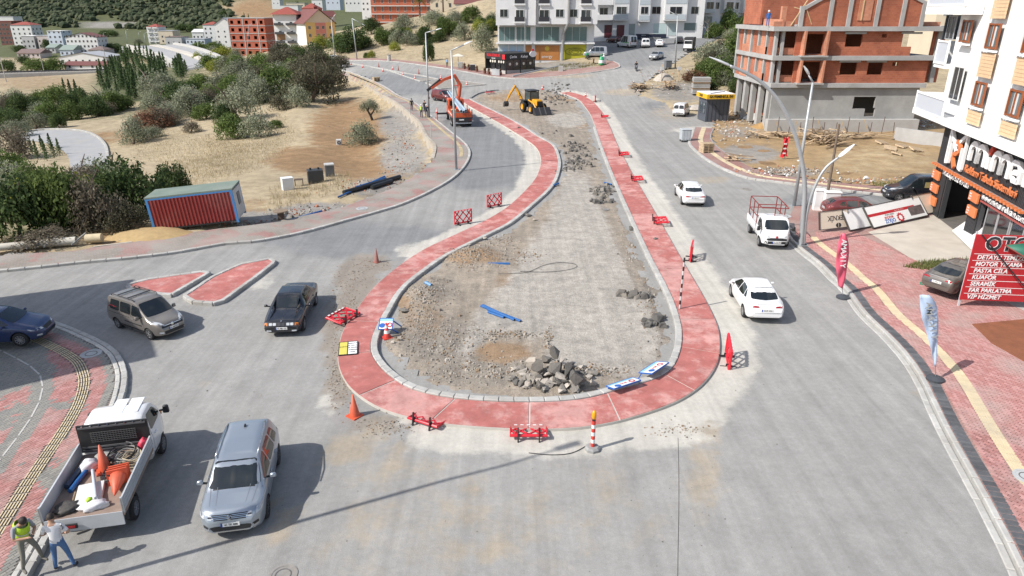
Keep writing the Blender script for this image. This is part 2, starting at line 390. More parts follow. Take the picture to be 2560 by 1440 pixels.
ys=np.unique(np.concatenate([np.arange(-60,8,6),np.arange(8,150,1.0),np.arange(150,330,4),np.arange(330,1700,18)]))
terrain=grid_mesh('terrain',xs,ys,terr_z,MG,maskfn=terr_mask)
# --- road: one sheet; worn concrete and asphalt, dusty
def road_keep(x,y):
 k=pin(x,y,FLAT)|pin(x,y,far_poly)
 return k&~(pin(x,y,SITE)&(pdist(x,y,SITE,True)>1.2))&~(pin(x,y,ISLAND_IN)&(pdist(x,y,ISLAND_IN,True)>.7))
ISL_Opoly=poly2(ISL_O)+poly2([PW(p,0)for p in[(1340,221),(1254,222),(1195,230)]])
def road_mask(x,y,z):
 m=np.zeros((len(x),4));u,v,d=proj(x,y,z)
 do=pdist(x,y,poly2(ISL_O));side=u>1290+(v-1000)*.0
 wdt=np.where(v>950,1.5,np.where(side,1.6,1.1))
 lowleft=(u<1010)&(v>640)
 m[:,0]=np.where(lowleft,0,1-sstep(wdt*.55,wdt*1.25,do))*1.0
 m[:,0]=np.maximum(m[:,0],ell(x,y,z,[(1180,1090,130,30,.8),(1640,1090,160,40,.9),(820,1010,30,40,.7),(1760,325,90,10,.9),(1040,625,60,20,.8),(640,700,60,30,.6),(1800,1010,30,60,.8)]))
 m[:,1]=ell(x,y,z,[(870,1120,60,45,1),(985,1150,30,55,.8),(940,1090,40,40,.75),(1740,1070,70,40,.9),(1760,1150,55,200,.66),(700,1310,40,90,.7),(1000,1330,120,60,.5),(1180,1215,22,50,.75),(1230,1370,36,28,.85),(1560,230,60,10,.8),(1420,190,80,6,.8),(1780,450,60,12,.6),(1690,280,80,26,.55),(880,1400,90,40,.45),(515,960,10,25,.6),(480,910,16,6,.6),(2300,980,30,60,.3),(1150,1330,480,150,.40),(1000,1200,200,90,.42),(1500,1250,220,160,.36)])
 m[:,2]=ell(x,y,z,[(890,700,60,60,1),(830,840,30,110,.9),(850,960,40,80,1),(920,660,70,30,.9),(880,770,40,60,1),(940,1060,70,30,.9),(1060,1080,60,25,.7),(1720,1065,60,20,.5),(1450,345,40,60,.0)])
 m[:,3]=ell(x,y,z,[(1210,400,180,90,.95),(900,600,330,60,.75),(400,660,500,40,.35),(1000,210,180,34,.9),(1180,320,90,60,1),(1540,135,160,40,1),(1680,95,130,40,1),(2100,500,160,24,1),(1660,265,80,16,.7),(300,800,200,60,.4)])
 return m
MR=MASKED('road_surface',(.275,.27,.258),[('A',(.195,.198,.20),.35,.9),('B',(.25,.222,.19),1.4,1.4),('G',(.32,.28,.225),.9,1.7),('R',(.45,.43,.385),1.1,1.3)],var=.10,scale=.8,bump=.25,bscale=30,streak=((2.2,.05,1),.12,R(3)),grain=.11)
xs=np.unique(np.concatenate([np.arange(-46,-24,1.2),np.arange(-24,26,.5),np.arange(26,62,1.0)]));ys=np.unique(np.concatenate([np.arange(4,58,.5),np.arange(58,215,1.0),np.arange(215,300,3)]))
road=grid_mesh('road',xs,ys,lambda x,y:hgt(x,y),MR,keep=road_keep,maskfn=road_mask)
# --- building-site ground
def site_z(x,y):return.10+.12*vnoise(x,y,.7,5)*sstep(0,3,pdist(x,y,SITE,True))+hgt(x,y)
def site_mask(x,y,z):
 m=np.zeros((len(x),4));m[:,1]=.6
 m[:,2]=ell(x,y,z,[(1870,385,90,26,1),(1960,432,110,14,.8),(1850,330,70,20,.6),(1760,270,60,20,.8)])
 m[:,0]=ell(x,y,z,[(2200,400,200,50,.5)])
 return m
MS=MASKED('site_earth',(.29,.20,.11),[('G',(.31,.215,.115),.5,1.4),('R',(.38,.3,.185),.6,1.4),('B',(.25,.23,.205),1.2,1.4)],var=.2,scale=.9,bump=.6,bscale=8)
site_poly=SITE
grid_mesh('building_site_ground',np.arange(18,76,.7),np.arange(48,106,.7),site_z,MS,keep=lambda x,y:pin(x,y,site_poly),maskfn=site_mask)
# --- island
M_conc=M('kerb_concrete',(.40,.395,.375),.85,.16,2.5,bump=.15,rnd=.10,dirt=(.30,.27,.23))
M_concd=M('kerb_concrete_grey',(.25,.25,.245),.85,.16,2.5,bump=.15,rnd=.12)
M_pale=M('pale_cement',(.47,.45,.41),.9,.14,1.5,bump=.2,dirt=(.36,.32,.27))
def ribbon(A,B,z0,z1,cross=1):
 """solid strip between two lines of the same count: top at z1 (added to the points' ground), skirt down to z0"""
 mb=MB();n=len(A)
 top=[[a.lerp(b,k/cross)for k in range(cross+1)]for a,b in zip(A,B)]
 vs=[Vector((p[0],p[1],p[2]+z1))for r in top for p in r];c1=cross+1
 fs=[(i*c1+k,i*c1+k+1,(i+1)*c1+k+1,(i+1)*c1+k)for i in range(n-1)for k in range(cross)]
 e1=vs[c1]-vs[0];e2=vs[1]-vs[0]
 if e2.cross(e1).z<0:fs=[f[::-1]for f in fs]
 mb.add(vs,fs)
 for L in(A,B):
  vv=[Vector((p[0],p[1],p[2]+z1))for p in L]+[Vector((p[0],p[1],p[2]+z0))for p in L]
  mb.add(vv,[(i,i+1,n+i+1,n+i)for i in range(n-1)])
 for i in(0,n-1):
  a,b=A[i],B[i]
  mb.add([Vector((a[0],a[1],a[2]+z1)),Vector((b[0],b[1],b[2]+z1)),Vector((b[0],b[1],b[2]+z0)),Vector((a[0],a[1],a[2]+z0))],[(0,1,2,3)])
 return mb
def flatz(line):return[Vector((p[0],p[1],h1(p[0],p[1])))for p in line]
def offs(line,d):
 o=[]
 for i,p in enumerate(line):
  t=line[min(i+1,len(line)-1)]-line[max(i-1,0)];t=Vector((t[0],t[1],0)).normalized()
  o.append(Vector((p[0]-t[1]*d,p[1]+t[0]*d,p[2])))
 return o
def kerb(line,parent,name='kerb_stone',w=.25,ht=.2,z1=.16,step=.5,mat=None,inside=0,cap=300,jit=.006):
 """individual stones along a line, each an object sharing one mesh; returns how many"""
 pts=walk(line,step);me=None
 mb=MB();mb.box((0,0,-ht/2),(step*.975,w,ht))
 bm=bmesh.new();me0=mb.mesh(name,mat or M_conc);bm.from_mesh(me0)
 bmesh.ops.bevel(bm,geom=[e for e in bm.edges if all(v.co.z>-.001 for v in e.verts)],offset=.025,segments=1,affect='EDGES');bm.to_mesh(me0);bm.free()
 for a,b in list(zip(pts,pts[1:]))[:cap]:
  c=(a+b)/2;o=link(bpy.data.objects.new(name,me0),parent)
  t=b-a;nrm=Vector((-t.y,t.x,0)).normalized()
  o.location=c+nrm*(inside+random.uniform(-jit,jit))+Vector((0,0,z1+random.uniform(-jit,jit)))
  o.rotation_euler=(0,-math.atan2(t.z,math.hypot(t.x,t.y)),math.atan2(t.y,t.x))
 return len(pts)
io=flatz(ISL_O);ik=flatz(ISL_K)
ip=[k+(o_-k).normalized()*.30 for o_,k in zip(io,ik)]
path_root=ribbon(io,ip,-.25,.10).obj('island_path',M_pale);tag(path_root,kind='structure')
mr=MASKED('red_concrete',(.38,.135,.12),[('R',(.50,.27,.245),1.6,2.2)],rough=.85,var=.16,scale=1.7,bump=.12,bscale=35,grain=.07)
bnd=[];acc=0;mid=[a.lerp(b,.5)for a,b in zip(io,ip)];last=0
for i in range(1,len(mid)):
 acc+=(mid[i]-mid[i-1]).length
 if acc>2.9:bnd.append((last,i));last=i;acc=0
if last<len(mid)-2:bnd.append((last,len(mid)-1))
for a,b in bnd:
 def cutp(L,i,j,e=.03):
  q=[p.copy()for p in L[i:j+1]]
  q[0]=q[0]+(q[1]-q[0]).normalized()*e;q[-1]=q[-1]+(q[-2]-q[-1]).normalized()*e;return q
 A=cutp(io,a,b);B=cutp(ip,a,b)
 B=[p+(q-p).normalized()*.01 for p,q in zip(B,A)];A=[p+(q-p).normalized()*.02 for p,q in zip(A,B)]
 s_=ribbon(A,B,.02,.118+random.uniform(-.003,.003),6).obj('path_slab',mr,path_root)
 co=np.array([v.co[:]for v in s_.data.vertices]);k=np.zeros((len(co),4));t=random.uniform(0,.55)
 k[:,0]=.15+t+.3*vnoise(co[:,0],co[:,1],1.2,9);put_mask(s_.data,k)
kerb([a.lerp(b,.5)for a,b in zip(ik,ip)],path_root,w=.27,ht=.45,z1=.165,step=.52)
kerb(flatz(spl([PW(p,0)for p in[(1177,246),(1190,238),(1204,233),(1232,228),(1254,226)]],6)),path_root,w=.25,ht=.3,z1=.2,step=.5,mat=M_concd)
def isl_z(x,y):
 d=pdist(x,y,poly2(ISL_K));u,v,dd=proj(x,y,0*x)
 conc=pin(u,v,CONC)
 b=-.06+.05*vnoise(x,y,1.3,11)+.035*vnoise(x,y,4.0,12)
 mound=.35*np.exp(-(((u-1180)/70)**2+((v-640)/22)**2))+.25*np.exp(-(((u-1060)/50)**2+((v-740)/40)**2))+.3*np.exp(-(((u-1380)/110)**2+((v-935)/38)**2))
 b=b+mound
 return hgt(x,y)+np.where(conc,-.03,b)*1.0-.08*(1-sstep(0,.6,d))+.07
CONC=[(1405,440),(1470,440),(1520,560),(1580,700),(1640,800),(1650,900),(1600,940),(1480,940),(1370,905),(1365,850),(1300,838),(1230,830),(1170,900),(1140,885),(1190,780),(1270,700),(1300,640),(1370,545)]
def isl_mask(x,y,z):
 u,v,d=proj(x,y,z);m=np.zeros((len(x),4));c=pin(u,v,CONC).astype(float)
 dc=pdist(u,v,CONC,True);m[:,0]=np.clip(.5+np.where(c>0,1,-1)*np.clip(dc/45,0,.5),0,1)
 m[:,0]=np.maximum(m[:,0],ell(x,y,z,[(1420,300,60,22,.9),(1430,420,30,30,.6)]))
 m[:,1]=ell(x,y,z,[(1180,640,80,24,.8),(1350,640,50,10,.8),(1250,880,90,30,.75),(1540,740,40,60,.7),(1060,800,60,60,.5),(1450,312,22,8,1),(1280,245,80,14,.6),(1290,700,60,40,.5),(1420,245,60,10,.6),(1570,460,14,80,.6),(1010,760,30,30,.7)])
 m[:,2]=ell(x,y,z,[(1640,780,50,130,.85),(1100,850,120,70,.8),(1200,930,160,40,.8),(1440,400,34,70,.5),(1500,480,40,20,.8),(1100,720,70,40,.5),(1380,330,60,30,.5),(1590,640,30,60,.5)])
 m[:,3]=c*.0
 return m
MI=MASKED('island_fill',(.275,.235,.19),[('B',(.22,.195,.165),1.5,1.4),('G',(.27,.185,.115),.9,1.4),('R',(.335,.31,.275),.8,1.5)],var=.2,scale=1.6,bump=.8,bscale=16,streak=((3.0,.06,1),.12,R(-4)),grain=.2)
grid_mesh('island_ground',np.arange(-9,11,.22),np.arange(18,118,.3),isl_z,MI,keep=lambda x,y:pin(x,y,ISLAND_IN),maskfn=isl_mask)
# --- block paving material for the pavements
def PAVER(name,cols,rot=0,sc=1.0,patch=.5,dusty=.35):
 m=bpy.data.materials.new(name);m.use_nodes=True;n=m.node_tree.nodes;l=m.node_tree.links;b=n['Principled BSDF']
 b.inputs['Roughness'].default_value=.9;b.inputs['Specular IOR Level'].default_value=.25
 g=n.new('ShaderNodeNewGeometry');mp=n.new('ShaderNodeMapping');mp.inputs['Rotation'].default_value=(0,0,rot);l.new(g.outputs['Position'],mp.inputs[0])
 br=n.new('ShaderNodeTexBrick');br.inputs['Scale'].default_value=1;br.inputs['Brick Width'].default_value=.2*sc;br.inputs['Row Height'].default_value=.1*sc
 br.inputs['Mortar Size'].default_value=.006;br.inputs['Color1'].default_value=(1,1,1,1);br.inputs['Color2'].default_value=(.82,.82,.82,1);br.inputs['Mortar'].default_value=(.5,.48,.45,1);br.inputs['Bias'].default_value=0
 l.new(mp.outputs[0],br.inputs['Vector'])
 def noise(s,d=5):
  t=n.new('ShaderNodeTexNoise');t.inputs['Scale'].default_value=s;t.inputs['Detail'].default_value=d;l.new(g.outputs['Position'],t.inputs['Vector']);return t.outputs['Fac']
 def rng(f,a,z,lo=0,hi=1):
  r=n.new('ShaderNodeMapRange');r.inputs[1].default_value=a;r.inputs[2].default_value=z;r.inputs[3].default_value=lo;r.inputs[4].default_value=hi;l.new(f,r.inputs[0]);return r.outputs[0]
 def mix(f,a,c,mode='MIX'):
  x=n.new('ShaderNodeMix');x.data_type='RGBA';x.blend_type=mode
  if isinstance(f,float):x.inputs[0].default_value=f
  else:l.new(f,x.inputs[0])
  for k,q in((6,a),(7,c)):
   if isinstance(q,tuple):x.inputs[k].default_value=q+(1,)
   else:l.new(q,x.inputs[k])
  return x.outputs[2]
 c=mix(rng(noise(.55),patch-.04,patch+.04),cols[0],cols[1])
 c=mix(rng(noise(9,2),.38,.62,0,.5),c,cols[2])
 c=mix(1.0,c,br.outputs[0],'MULTIPLY')
 c=mix(rng(noise(.33,6),.35,.75,0,dusty),c,(.36,.33,.30))
 l.new(c,b.inputs['Base Color']);return m
PAV_L=PAVER('pavers_dusty_mixed',((.34,.16,.145),(.27,.25,.22),(.30,.24,.215)),R(14),patch=.46,dusty=.75)
PAV_R=PAVER('pavers_red',((.34,.17,.15),(.31,.17,.15),(.37,.21,.185)),R(-38),patch=.4,dusty=.5)
PAV_D=PAVER('pavers_dark_base',((.19,.15,.14),(.18,.17,.16),(.17,.165,.155)),R(-38))
def strip_lines(A,B,n):
 def rs(L):
  s_=[0]
  for a,b in zip(L,L[1:]):s_.append(s_[-1]+(b-a).length)
  o=[]
  for k in range(n):
   t=s_[-1]*k/(n-1);i=max(j for j in range(len(s_))if s_[j]<=t+1e-9);i=min(i,len(L)-2)
   o.append(L[i].lerp(L[i+1],(t-s_[i])/max(s_[i+1]-s_[i],1e-9)))
  return o
 return rs(A),rs(B)
kl=flatz(spl([PW(p,.1)for p in KERB_IN],4));ol=flatz(spl([PW(p,.1)for p in LEFT_OUT],4))
def near_pair(A,B):
 o=[];j=0
 for a in A:
  k=min(range(j,min(j+40,len(B))),key=lambda q:(B[q]-a).length_squared);j=k;o.append(B[k])
 return o
olp=near_pair(kl,walk(ol,.4))
lp=ribbon(kl,olp,-.3,.13,4).obj('pavement_left',PAV_L);tag(lp,kind='structure')
kerb(kl,lp,w=.22,ht=.3,z1=.15,step=.75,mat=M_conc)
M_cream=M('cream_tile',(.56,.47,.31),.85,.12,3,rnd=.08,dirt=(.38,.33,.27))
def tactile(line,parent,wd=.4,step=.42,ribs=4,z=.134,mat=None,cap=300,gapped=False):
 mb=MB()
 if not gapped:mb.box((0,0,.002),(step*.98,wd,.008))
 for k in range(ribs):mb.box((0,(k-(ribs-1)/2)*wd/ribs,.008),(step*(.86 if gapped else.94),wd/ribs*.45,.014))
 me=mb.mesh('tactile_tile',mat or M_cream);pts=walk(line,step)
 for a,b in list(zip(pts,pts[1:]))[:cap]:
  o=link(bpy.data.objects.new('tactile_tile',me),parent);o.location=(a+b)/2+Vector((0,0,z));t=b-a
  o.rotation_euler=(0,-math.atan2(t.z,math.hypot(t.x,t.y)),math.atan2(t.y,t.x))
tactile(offs([p for p in kl if 5<p.y<140],.75)[58:],lp,wd=.3,ribs=3,mat=M('faded_tile',(.40,.33,.20),.9,.2,2,rnd=.2))
fk=flatz(GG(FAR_KERB));fi=flatz(GG(FAR_IN))
fp=ribbon(fk,fi,-.3,.12,2).obj('pavement_far',PAV_R);tag(fp,kind='structure')
kerb(fk,fp,w=.25,ht=.3,z1=.14,step=.8)
sk=flatz(spl(W2(SITE_K,.05),4));sop=flatz(spl(W2(SITE_O,.05),4))
sp_=ribbon(sk,sop,-.2,.13,3).obj('pavement_by_site',PAV_R);tag(sp_,kind='structure')
kerb(sk,sp_,w=.25,ht=.3,z1=.15,step=.7);kerb(sop[:18],sp_,w=.15,ht=.25,z1=.16,step=.7,mat=M_concd)
tactile([a.lerp(b,.5)for a,b in zip(sk,sop)],sp_,wd=.5,ribs=4)
rk=flatz(spl(W2(RK,.05),4));rt=[Vector((45,p.y+(45-p.x)*-.0,0))for p in rk]
RBACK=[Vector((30,48,0)),Vector((34,44,0))]
def plate(pts,z0,z1,name,mat,kind='structure'):
 mb=MB();mb.prism(poly2(pts),z0,z1);o=mb.obj(name,mat);return tag(o,kind=kind)
rp=plate(rk+[Vector((40,8,0)),Vector((40,43,0)),Vector((27.7,46.2,0)),P(2150,525),P(2030,518),P(1985,520)],-.2,.13,'pavement_right',PAV_R)
kerb(rk,rp,w=.18,ht=.3,z1=.15,step=.9,cap=140)
kerb(offs(rk,-.22),rp,name='gutter_stone',w=.2,ht=.2,z1=.03,step=.9,cap=140)
M_dkp=M('dark_paver',(.085,.088,.095),.85,.2,6,rnd=.25)
kerb(offs(rk,.29),rp,name='edge_paver',w=.36,ht=.1,z1=.15,step=.24,mat=M_dkp,cap=300,jit=.003)
tactile(offs(rk,1.35)[4:],rp,wd=.42,step=.42,ribs=5)
plate([P(p[0],p[1],.13)for p in[(2170,580),(2345,535),(2560,640),(2640,700),(2400,690),(2300,660)]],.1,.137,'forecourt',M('forecourt_concrete',(.46,.42,.36),.9,.1,1.1,bump=.1,dirt=(.34,.3,.25)))
plate([P(p[0],p[1],.13)for p in[(2270,662),(2400,690),(2640,735),(2660,850),(2430,812),(2330,770),(2290,700)]],.1,.136,'parking_slab',M('forecourt_dusty',(.40,.37,.34),.9,.15,1.5,bump=.1,dirt=(.3,.26,.22)))
# --- paving blocks, laid one by one near the camera
RED=[M('block_red',(.33,.155,.14),.88,.14,5,rnd=.16,dirt=(.36,.31,.28),damt=.6),M('block_pink',(.39,.205,.19),.88,.14,5,rnd=.14,dirt=(.36,.31,.28),damt=.5)]
GRY=[M('block_grey',(.205,.20,.185),.88,.14,5,rnd=.16,dirt=(.30,.28,.25),damt=.4),M('block_olive',(.235,.225,.20),.88,.12,5,rnd=.14,dirt=(.3,.28,.25),damt=.4)]
def blocks(parent,poly,ang,z,colour,cap=300,lx=.2,ly=.1):
 """colour(x, y) -> material; the nearest are objects, the others one joined part"""
 c,s_=math.cos(ang),math.sin(ang);P_=np.array(poly);q=np.stack([P_[:,0]*c+P_[:,1]*s_,-P_[:,0]*s_+P_[:,1]*c],1)
 U=[]
 for j,v in enumerate(np.arange(q[:,1].min(),q[:,1].max(),ly)):
  us=np.arange(q[:,0].min()+(j%2)*lx/2,q[:,0].max(),lx);U.append(np.stack([us,np.full(len(us),v)],1))
 U=np.concatenate(U);X=U[:,0]*c-U[:,1]*s_;Y=U[:,0]*s_+U[:,1]*c
 k=pin(X,Y,poly);X,Y=X[k],Y[k]
 px,py,d=proj(X,Y,z+0*X);vis=(px>-60)&(px<2620)&(py<1500);X,Y,d,py,px=X[vis],Y[vis],d[vis],py[vis],px[vis]
 od=np.argsort(d+np.where((px<5)|(px>2555)|(py>1435),50,0));meshes={};rest={};cols=colour(X,Y)
 for r_,i in enumerate(od):
  m=cols[i];dz=random.uniform(-.003,.003)
  if m is None:continue
  if r_<cap:
   if m.name not in meshes:
    mb=MB();mb.box((0,0,-.02),(lx-.012,ly-.012,.04));meshes[m.name]=mb.mesh('paving_block',m)
   o=link(bpy.data.objects.new('paving_block',meshes[m.name]),parent);o.location=(X[i],Y[i],z+dz);o.rotation_euler=(random.uniform(-.01,.01),random.uniform(-.01,.01),ang+random.uniform(-.02,.02))
  else:
   mb=rest.setdefault(m.name,(MB(),m))[0]
   hx,hy=(lx-.012)/2,(ly-.012)/2;vs=[(X[i]+a*c-b*s_,Y[i]+a*s_+b*c,z+dz+e)for e in(0,-.02)for a,b in((-hx,-hy),(hx,-hy),(hx,hy),(-hx,hy))]
   mb.add(vs,[(0,1,2,3),(4,5,1,0),(5,6,2,1),(6,7,3,2),(7,4,0,3)])
 if rest:
  mb=MB();ms=[]
  for mbb,m in rest.values():mb.add(mbb.v,mbb.f,len(ms));ms.append(m)
  tag(mb.obj('paving_blocks',ms,parent),kind='stuff')
pk=flatz(spl(W2(PK,.1),4))
plz=plate(pk+[Vector((-30,6,0)),Vector((-34,30,0))],-.2,.115,'pavement_plaza',PAV_D)
kerb(pk,plz,w=.2,ht=.3,z1=.15,step=.55,cap=120);kerb(offs(pk,-.21),plz,name='edge_stone',w=.16,ht=.2,z1=.155,step=.55,cap=120,mat=M('edge_pale',(.46,.45,.42),.85,.12,4,rnd=.1))
PKX=poly2(offs(pk,-.32))
def plz_col(x,y):
 o=[]
 for d,v in zip(pdist(x,y,PKX),vnoise(x,y,.8,21)):
  v+=.25*random.uniform(-1,1)*(random.random()<.25)
  o.append(None if.75<d<1.16 else(GRY if d<.28 or 1.9<d<2.6 or v<-.16 else RED)[random.random()<.35])
 return o
blocks(plz,PKX+[(-30,6),(-34,30)],R(62),.135,plz_col)
tactile(offs(pk,-1.29),plz,wd=.40,step=.34,ribs=5,z=.128,gapped=True)
tactile([p for p in offs(pk,-2.55)],plz,wd=.12,step=1.1,ribs=1,z=.128,mat=M('pale_line',(.42,.41,.39),.9,.15,4,rnd=.1),gapped=True)
RKX=offs(rk,.12)
def r_col(x,y):
 return[None if 1.12<d<1.58 or d<.5 else RED[random.random()<.45]for d in pdist(x,y,poly2(rk))]
blocks(rp,[p for p in poly2(RKX)if p[1]<40]+[(18,10),(23.5,24),(20.6,40)],R(-62),.148,r_col)
def manhole(px,py,r,z,label,mat):
 t=thing('manhole_cover',label,'manhole',P(px,py,z));MB().lathe([(0,.004),(r*.8,.004),(r*.8,.012),(r,.012),(r,-.03)],28).obj('cover',mat,t,smooth=30)
 MB().lathe([(r*.5,.004),(r*.5,.011),(r*.58,.011),(r*.58,.004)],24).obj('ring',M('iron_dark',(.12,.115,.11),.6,.2,8),t)
M_iron=M('cast_iron',(.23,.22,.205),.65,.2,6,dirt=(.36,.31,.25))
manhole(708,1437,.34,.005,'round iron manhole cover in the road at the bottom edge',M_iron)
manhole(2568,1192,.36,.15,'pale round cover on the cream tactile strip at the picture edge',M('cover_pale',(.40,.41,.41),.5,.1,5))
manhole(228,884,.38,.137,'pale round cover in the dark paved corner plaza',M('cover_pale2',(.36,.37,.37),.5,.1,5))
manhole(905,521,.4,.14,'pale round cover in the dusty pavement beside the grassy field',M('cover_pale',(.4,.41,.41)))
manhole(1865,473,.4,.006,'round cover in the road before the side street',M_iron)
manhole(1510,523,.35,.02,'round cover ring in the torn up island road',M_iron)
manhole(1960,540,.45,.137,'round cover in the pavement behind the white pickup',M('cover_pale',(.4,.41,.41)))
# == far ground: curved road, railway, viaduct, medians, walls
def drape(name,px,mat,dz=.06,kind='structure',n=6):
 """surface strip between two pixel lines [(left..), (right..)] laid on the terrain"""
 A,B=[spl([G(*p)for p in l_],n)for l_ in px];A,B=strip_lines(A,B,40);mb=MB();rows=[]
 for a,b in zip(A,B):rows.append([onG(*a.lerp(b,k/4)[:2],dz)for k in range(5)])
 vs=[v for r in rows for v in r];fs=[(i*5+k,i*5+k+1,i*5+k+6,i*5+k+5)for i in range(39)for k in range(4)]
 e=(vs[1]-vs[0]).cross(vs[5]-vs[0]).z
 mb.add(vs,fs if e>0 else[f[::-1]for f in fs]);o=mb.obj(name,mat,smooth=1);return tag(o,kind=kind)
M_asp=M('pale_asphalt',(.30,.305,.31),.9,.1,.8,dirt=(.36,.33,.29));M_conc2=M('pale_concrete',(.42,.41,.39),.9,.1,.4,dirt=(.33,.31,.28))
cr=drape('curved_road',[[(180,440),(175,410),(165,385),(130,365),(60,352)],[(262,432),(268,400),(262,365),(232,340),(180,328),(110,327),(55,335)]],M_asp,.10)
kerb([onG(p.x,p.y)for p in spl([G(*p)for p in[(270,395),(264,365),(234,339),(180,327),(110,326),(55,334)]],5)],cr,w=.3,ht=.4,z1=.28,step=1.2)
A_,B_=G(-40,196),G(285,178);dv=(B_-A_);zr=max(A_.z,B_.z,h1(*((A_+B_)/2)[:2]))+.4
rl=thing('railway','double track railway on grey ballast above a concrete wall','railway',(A_.x,A_.y,zr),math.atan2(dv.y,dv.x));Lr=math.hypot(dv.x,dv.y)
MB().prism([(-6,-3),(6,-3),(4.6,.3),(-4.6,.3)],0,Lr,M=Matrix(((0,0,1,0),(1,0,0,0),(0,1,0,0),(0,0,0,1)))).obj('ballast',M('ballast',(.10,.09,.085),.95,.25,2),rl)
for y in(-2.9,-1.4,1.4,2.9):MB().box((Lr/2,y,.52),(Lr,.16,.2)).obj('rail',M('rail_steel',(.09,.08,.075),.5,.1),rl)
slm=MB().box((0,0,0),(.3,2.6,.12)).mesh('sleeper',M('sleeper',(.3,.29,.27),.9,.1))
for k in range(int(Lr/1.3)):
 for y in(-2.15,2.15):o=link(bpy.data.objects.new('sleeper',slm),rl);o.location=(.6+k*1.3,y,.37)
MB().box((Lr/2,-7.3,-2.35),(Lr,.6,5.0)).obj('retaining_wall',M_conc2,rl);MB().box((Lr/2,-6.2,.28),(Lr,1.8,.3)).obj('service_path',M('path_pale',(.45,.42,.37),.9,.1),rl)
for px,pyb,pyt in[(16,205,147),(112,186,138),(268,168,120)]:
 g=G(px,pyb);h_=(pyb-pyt)/(F/proj(*g)[2])/.95;t=thing('railway_mast','pale catenary mast of the railway, '+{16:'at the picture edge',112:'beside the round trees',268:'nearest the cypress slope'}[px],'mast',g,0,'railway masts');MB().cyl((0,0,-1),(0,0,h_),.18,.12,8).obj('pole',M_conc2,t);MB().bar((0,0,h_*.9),(2.4,.8,h_*.92),.1).obj('bracket',M_conc2,t)
def slab3(px,d,wid,th):return None
v=thing('viaduct','pale concrete viaduct with two carriageways crossing the valley','viaduct',(0,0,0))
def deck(name,La,Lb,mat,th=.8,up=0):
 A=[PD(*p)for p in La];B=[PD(*p)for p in Lb];n=len(A);mb=MB()
 vs=[p+Vector((0,0,up))for p in A]+[p+Vector((0,0,up))for p in B]+[p-Vector((0,0,th))for p in A]+[p-Vector((0,0,th))for p in B]
 for i in range(n-1):mb.f+=[]
 fs=[]
 for i in range(n-1):fs+=[(i,i+1,n+i+1,n+i),(2*n+i,3*n+i,3*n+i+1,2*n+i+1),(i,2*n+i,2*n+i+1,i+1),(n+i,n+i+1,3*n+i+1,3*n+i)]
 fs+=[(0,n,3*n,2*n),(n-1,3*n-1,4*n-1,2*n-1)];bm=bmesh.new();me=mb.add(vs,fs).mesh(name,mat);bm.from_mesh(me);bmesh.ops.recalc_face_normals(bm,faces=bm.faces);bm.to_mesh(me);bm.free();return mobj(name,me,v)
deck('carriageway',[(322,115,440),(360,124,390),(410,141,335),(440,158,300),(462,172,275)],[(372,114,440),(410,121,392),(455,134,340),(495,150,305),(525,163,275)],M_asp)
deck('carriageway',[(398,113,440),(425,119,400),(470,131,345),(510,146,305),(535,160,275)],[(432,111,440),(462,116,400),(505,128,345),(540,142,305),(570,158,275)],M_asp)
deck('barrier_wall',[(316,114,441),(352,124,390),(402,142,335),(432,159,300),(455,174,275)],[(322,115,440),(360,124,390),(410,141,335),(440,158,300),(462,172,275)],M_conc2,3.2,.9)
deck('median_wall',[(374,114,440),(411,121,392),(456,134,340),(496,150,305),(526,163,275)],[(396,113,440),(424,119,400),(469,131,345),(508,146,305),(533,160,275)],M('median_pale',(.46,.43,.38),.9,.1),1.0,.5)
deck('barrier_wall',[(432,111,440),(462,116,400),(505,128,345),(540,142,305),(570,158,275)],[(438,110,440),(469,115,400),(512,127,345),(547,141,305),(576,157,275)],M_conc2,1.5,1.0)
q=PD(322,117,440);MB().box((q.x+1,q.y+2,q.z-6),(14,3,12)).obj('abutment',M_conc2,v)
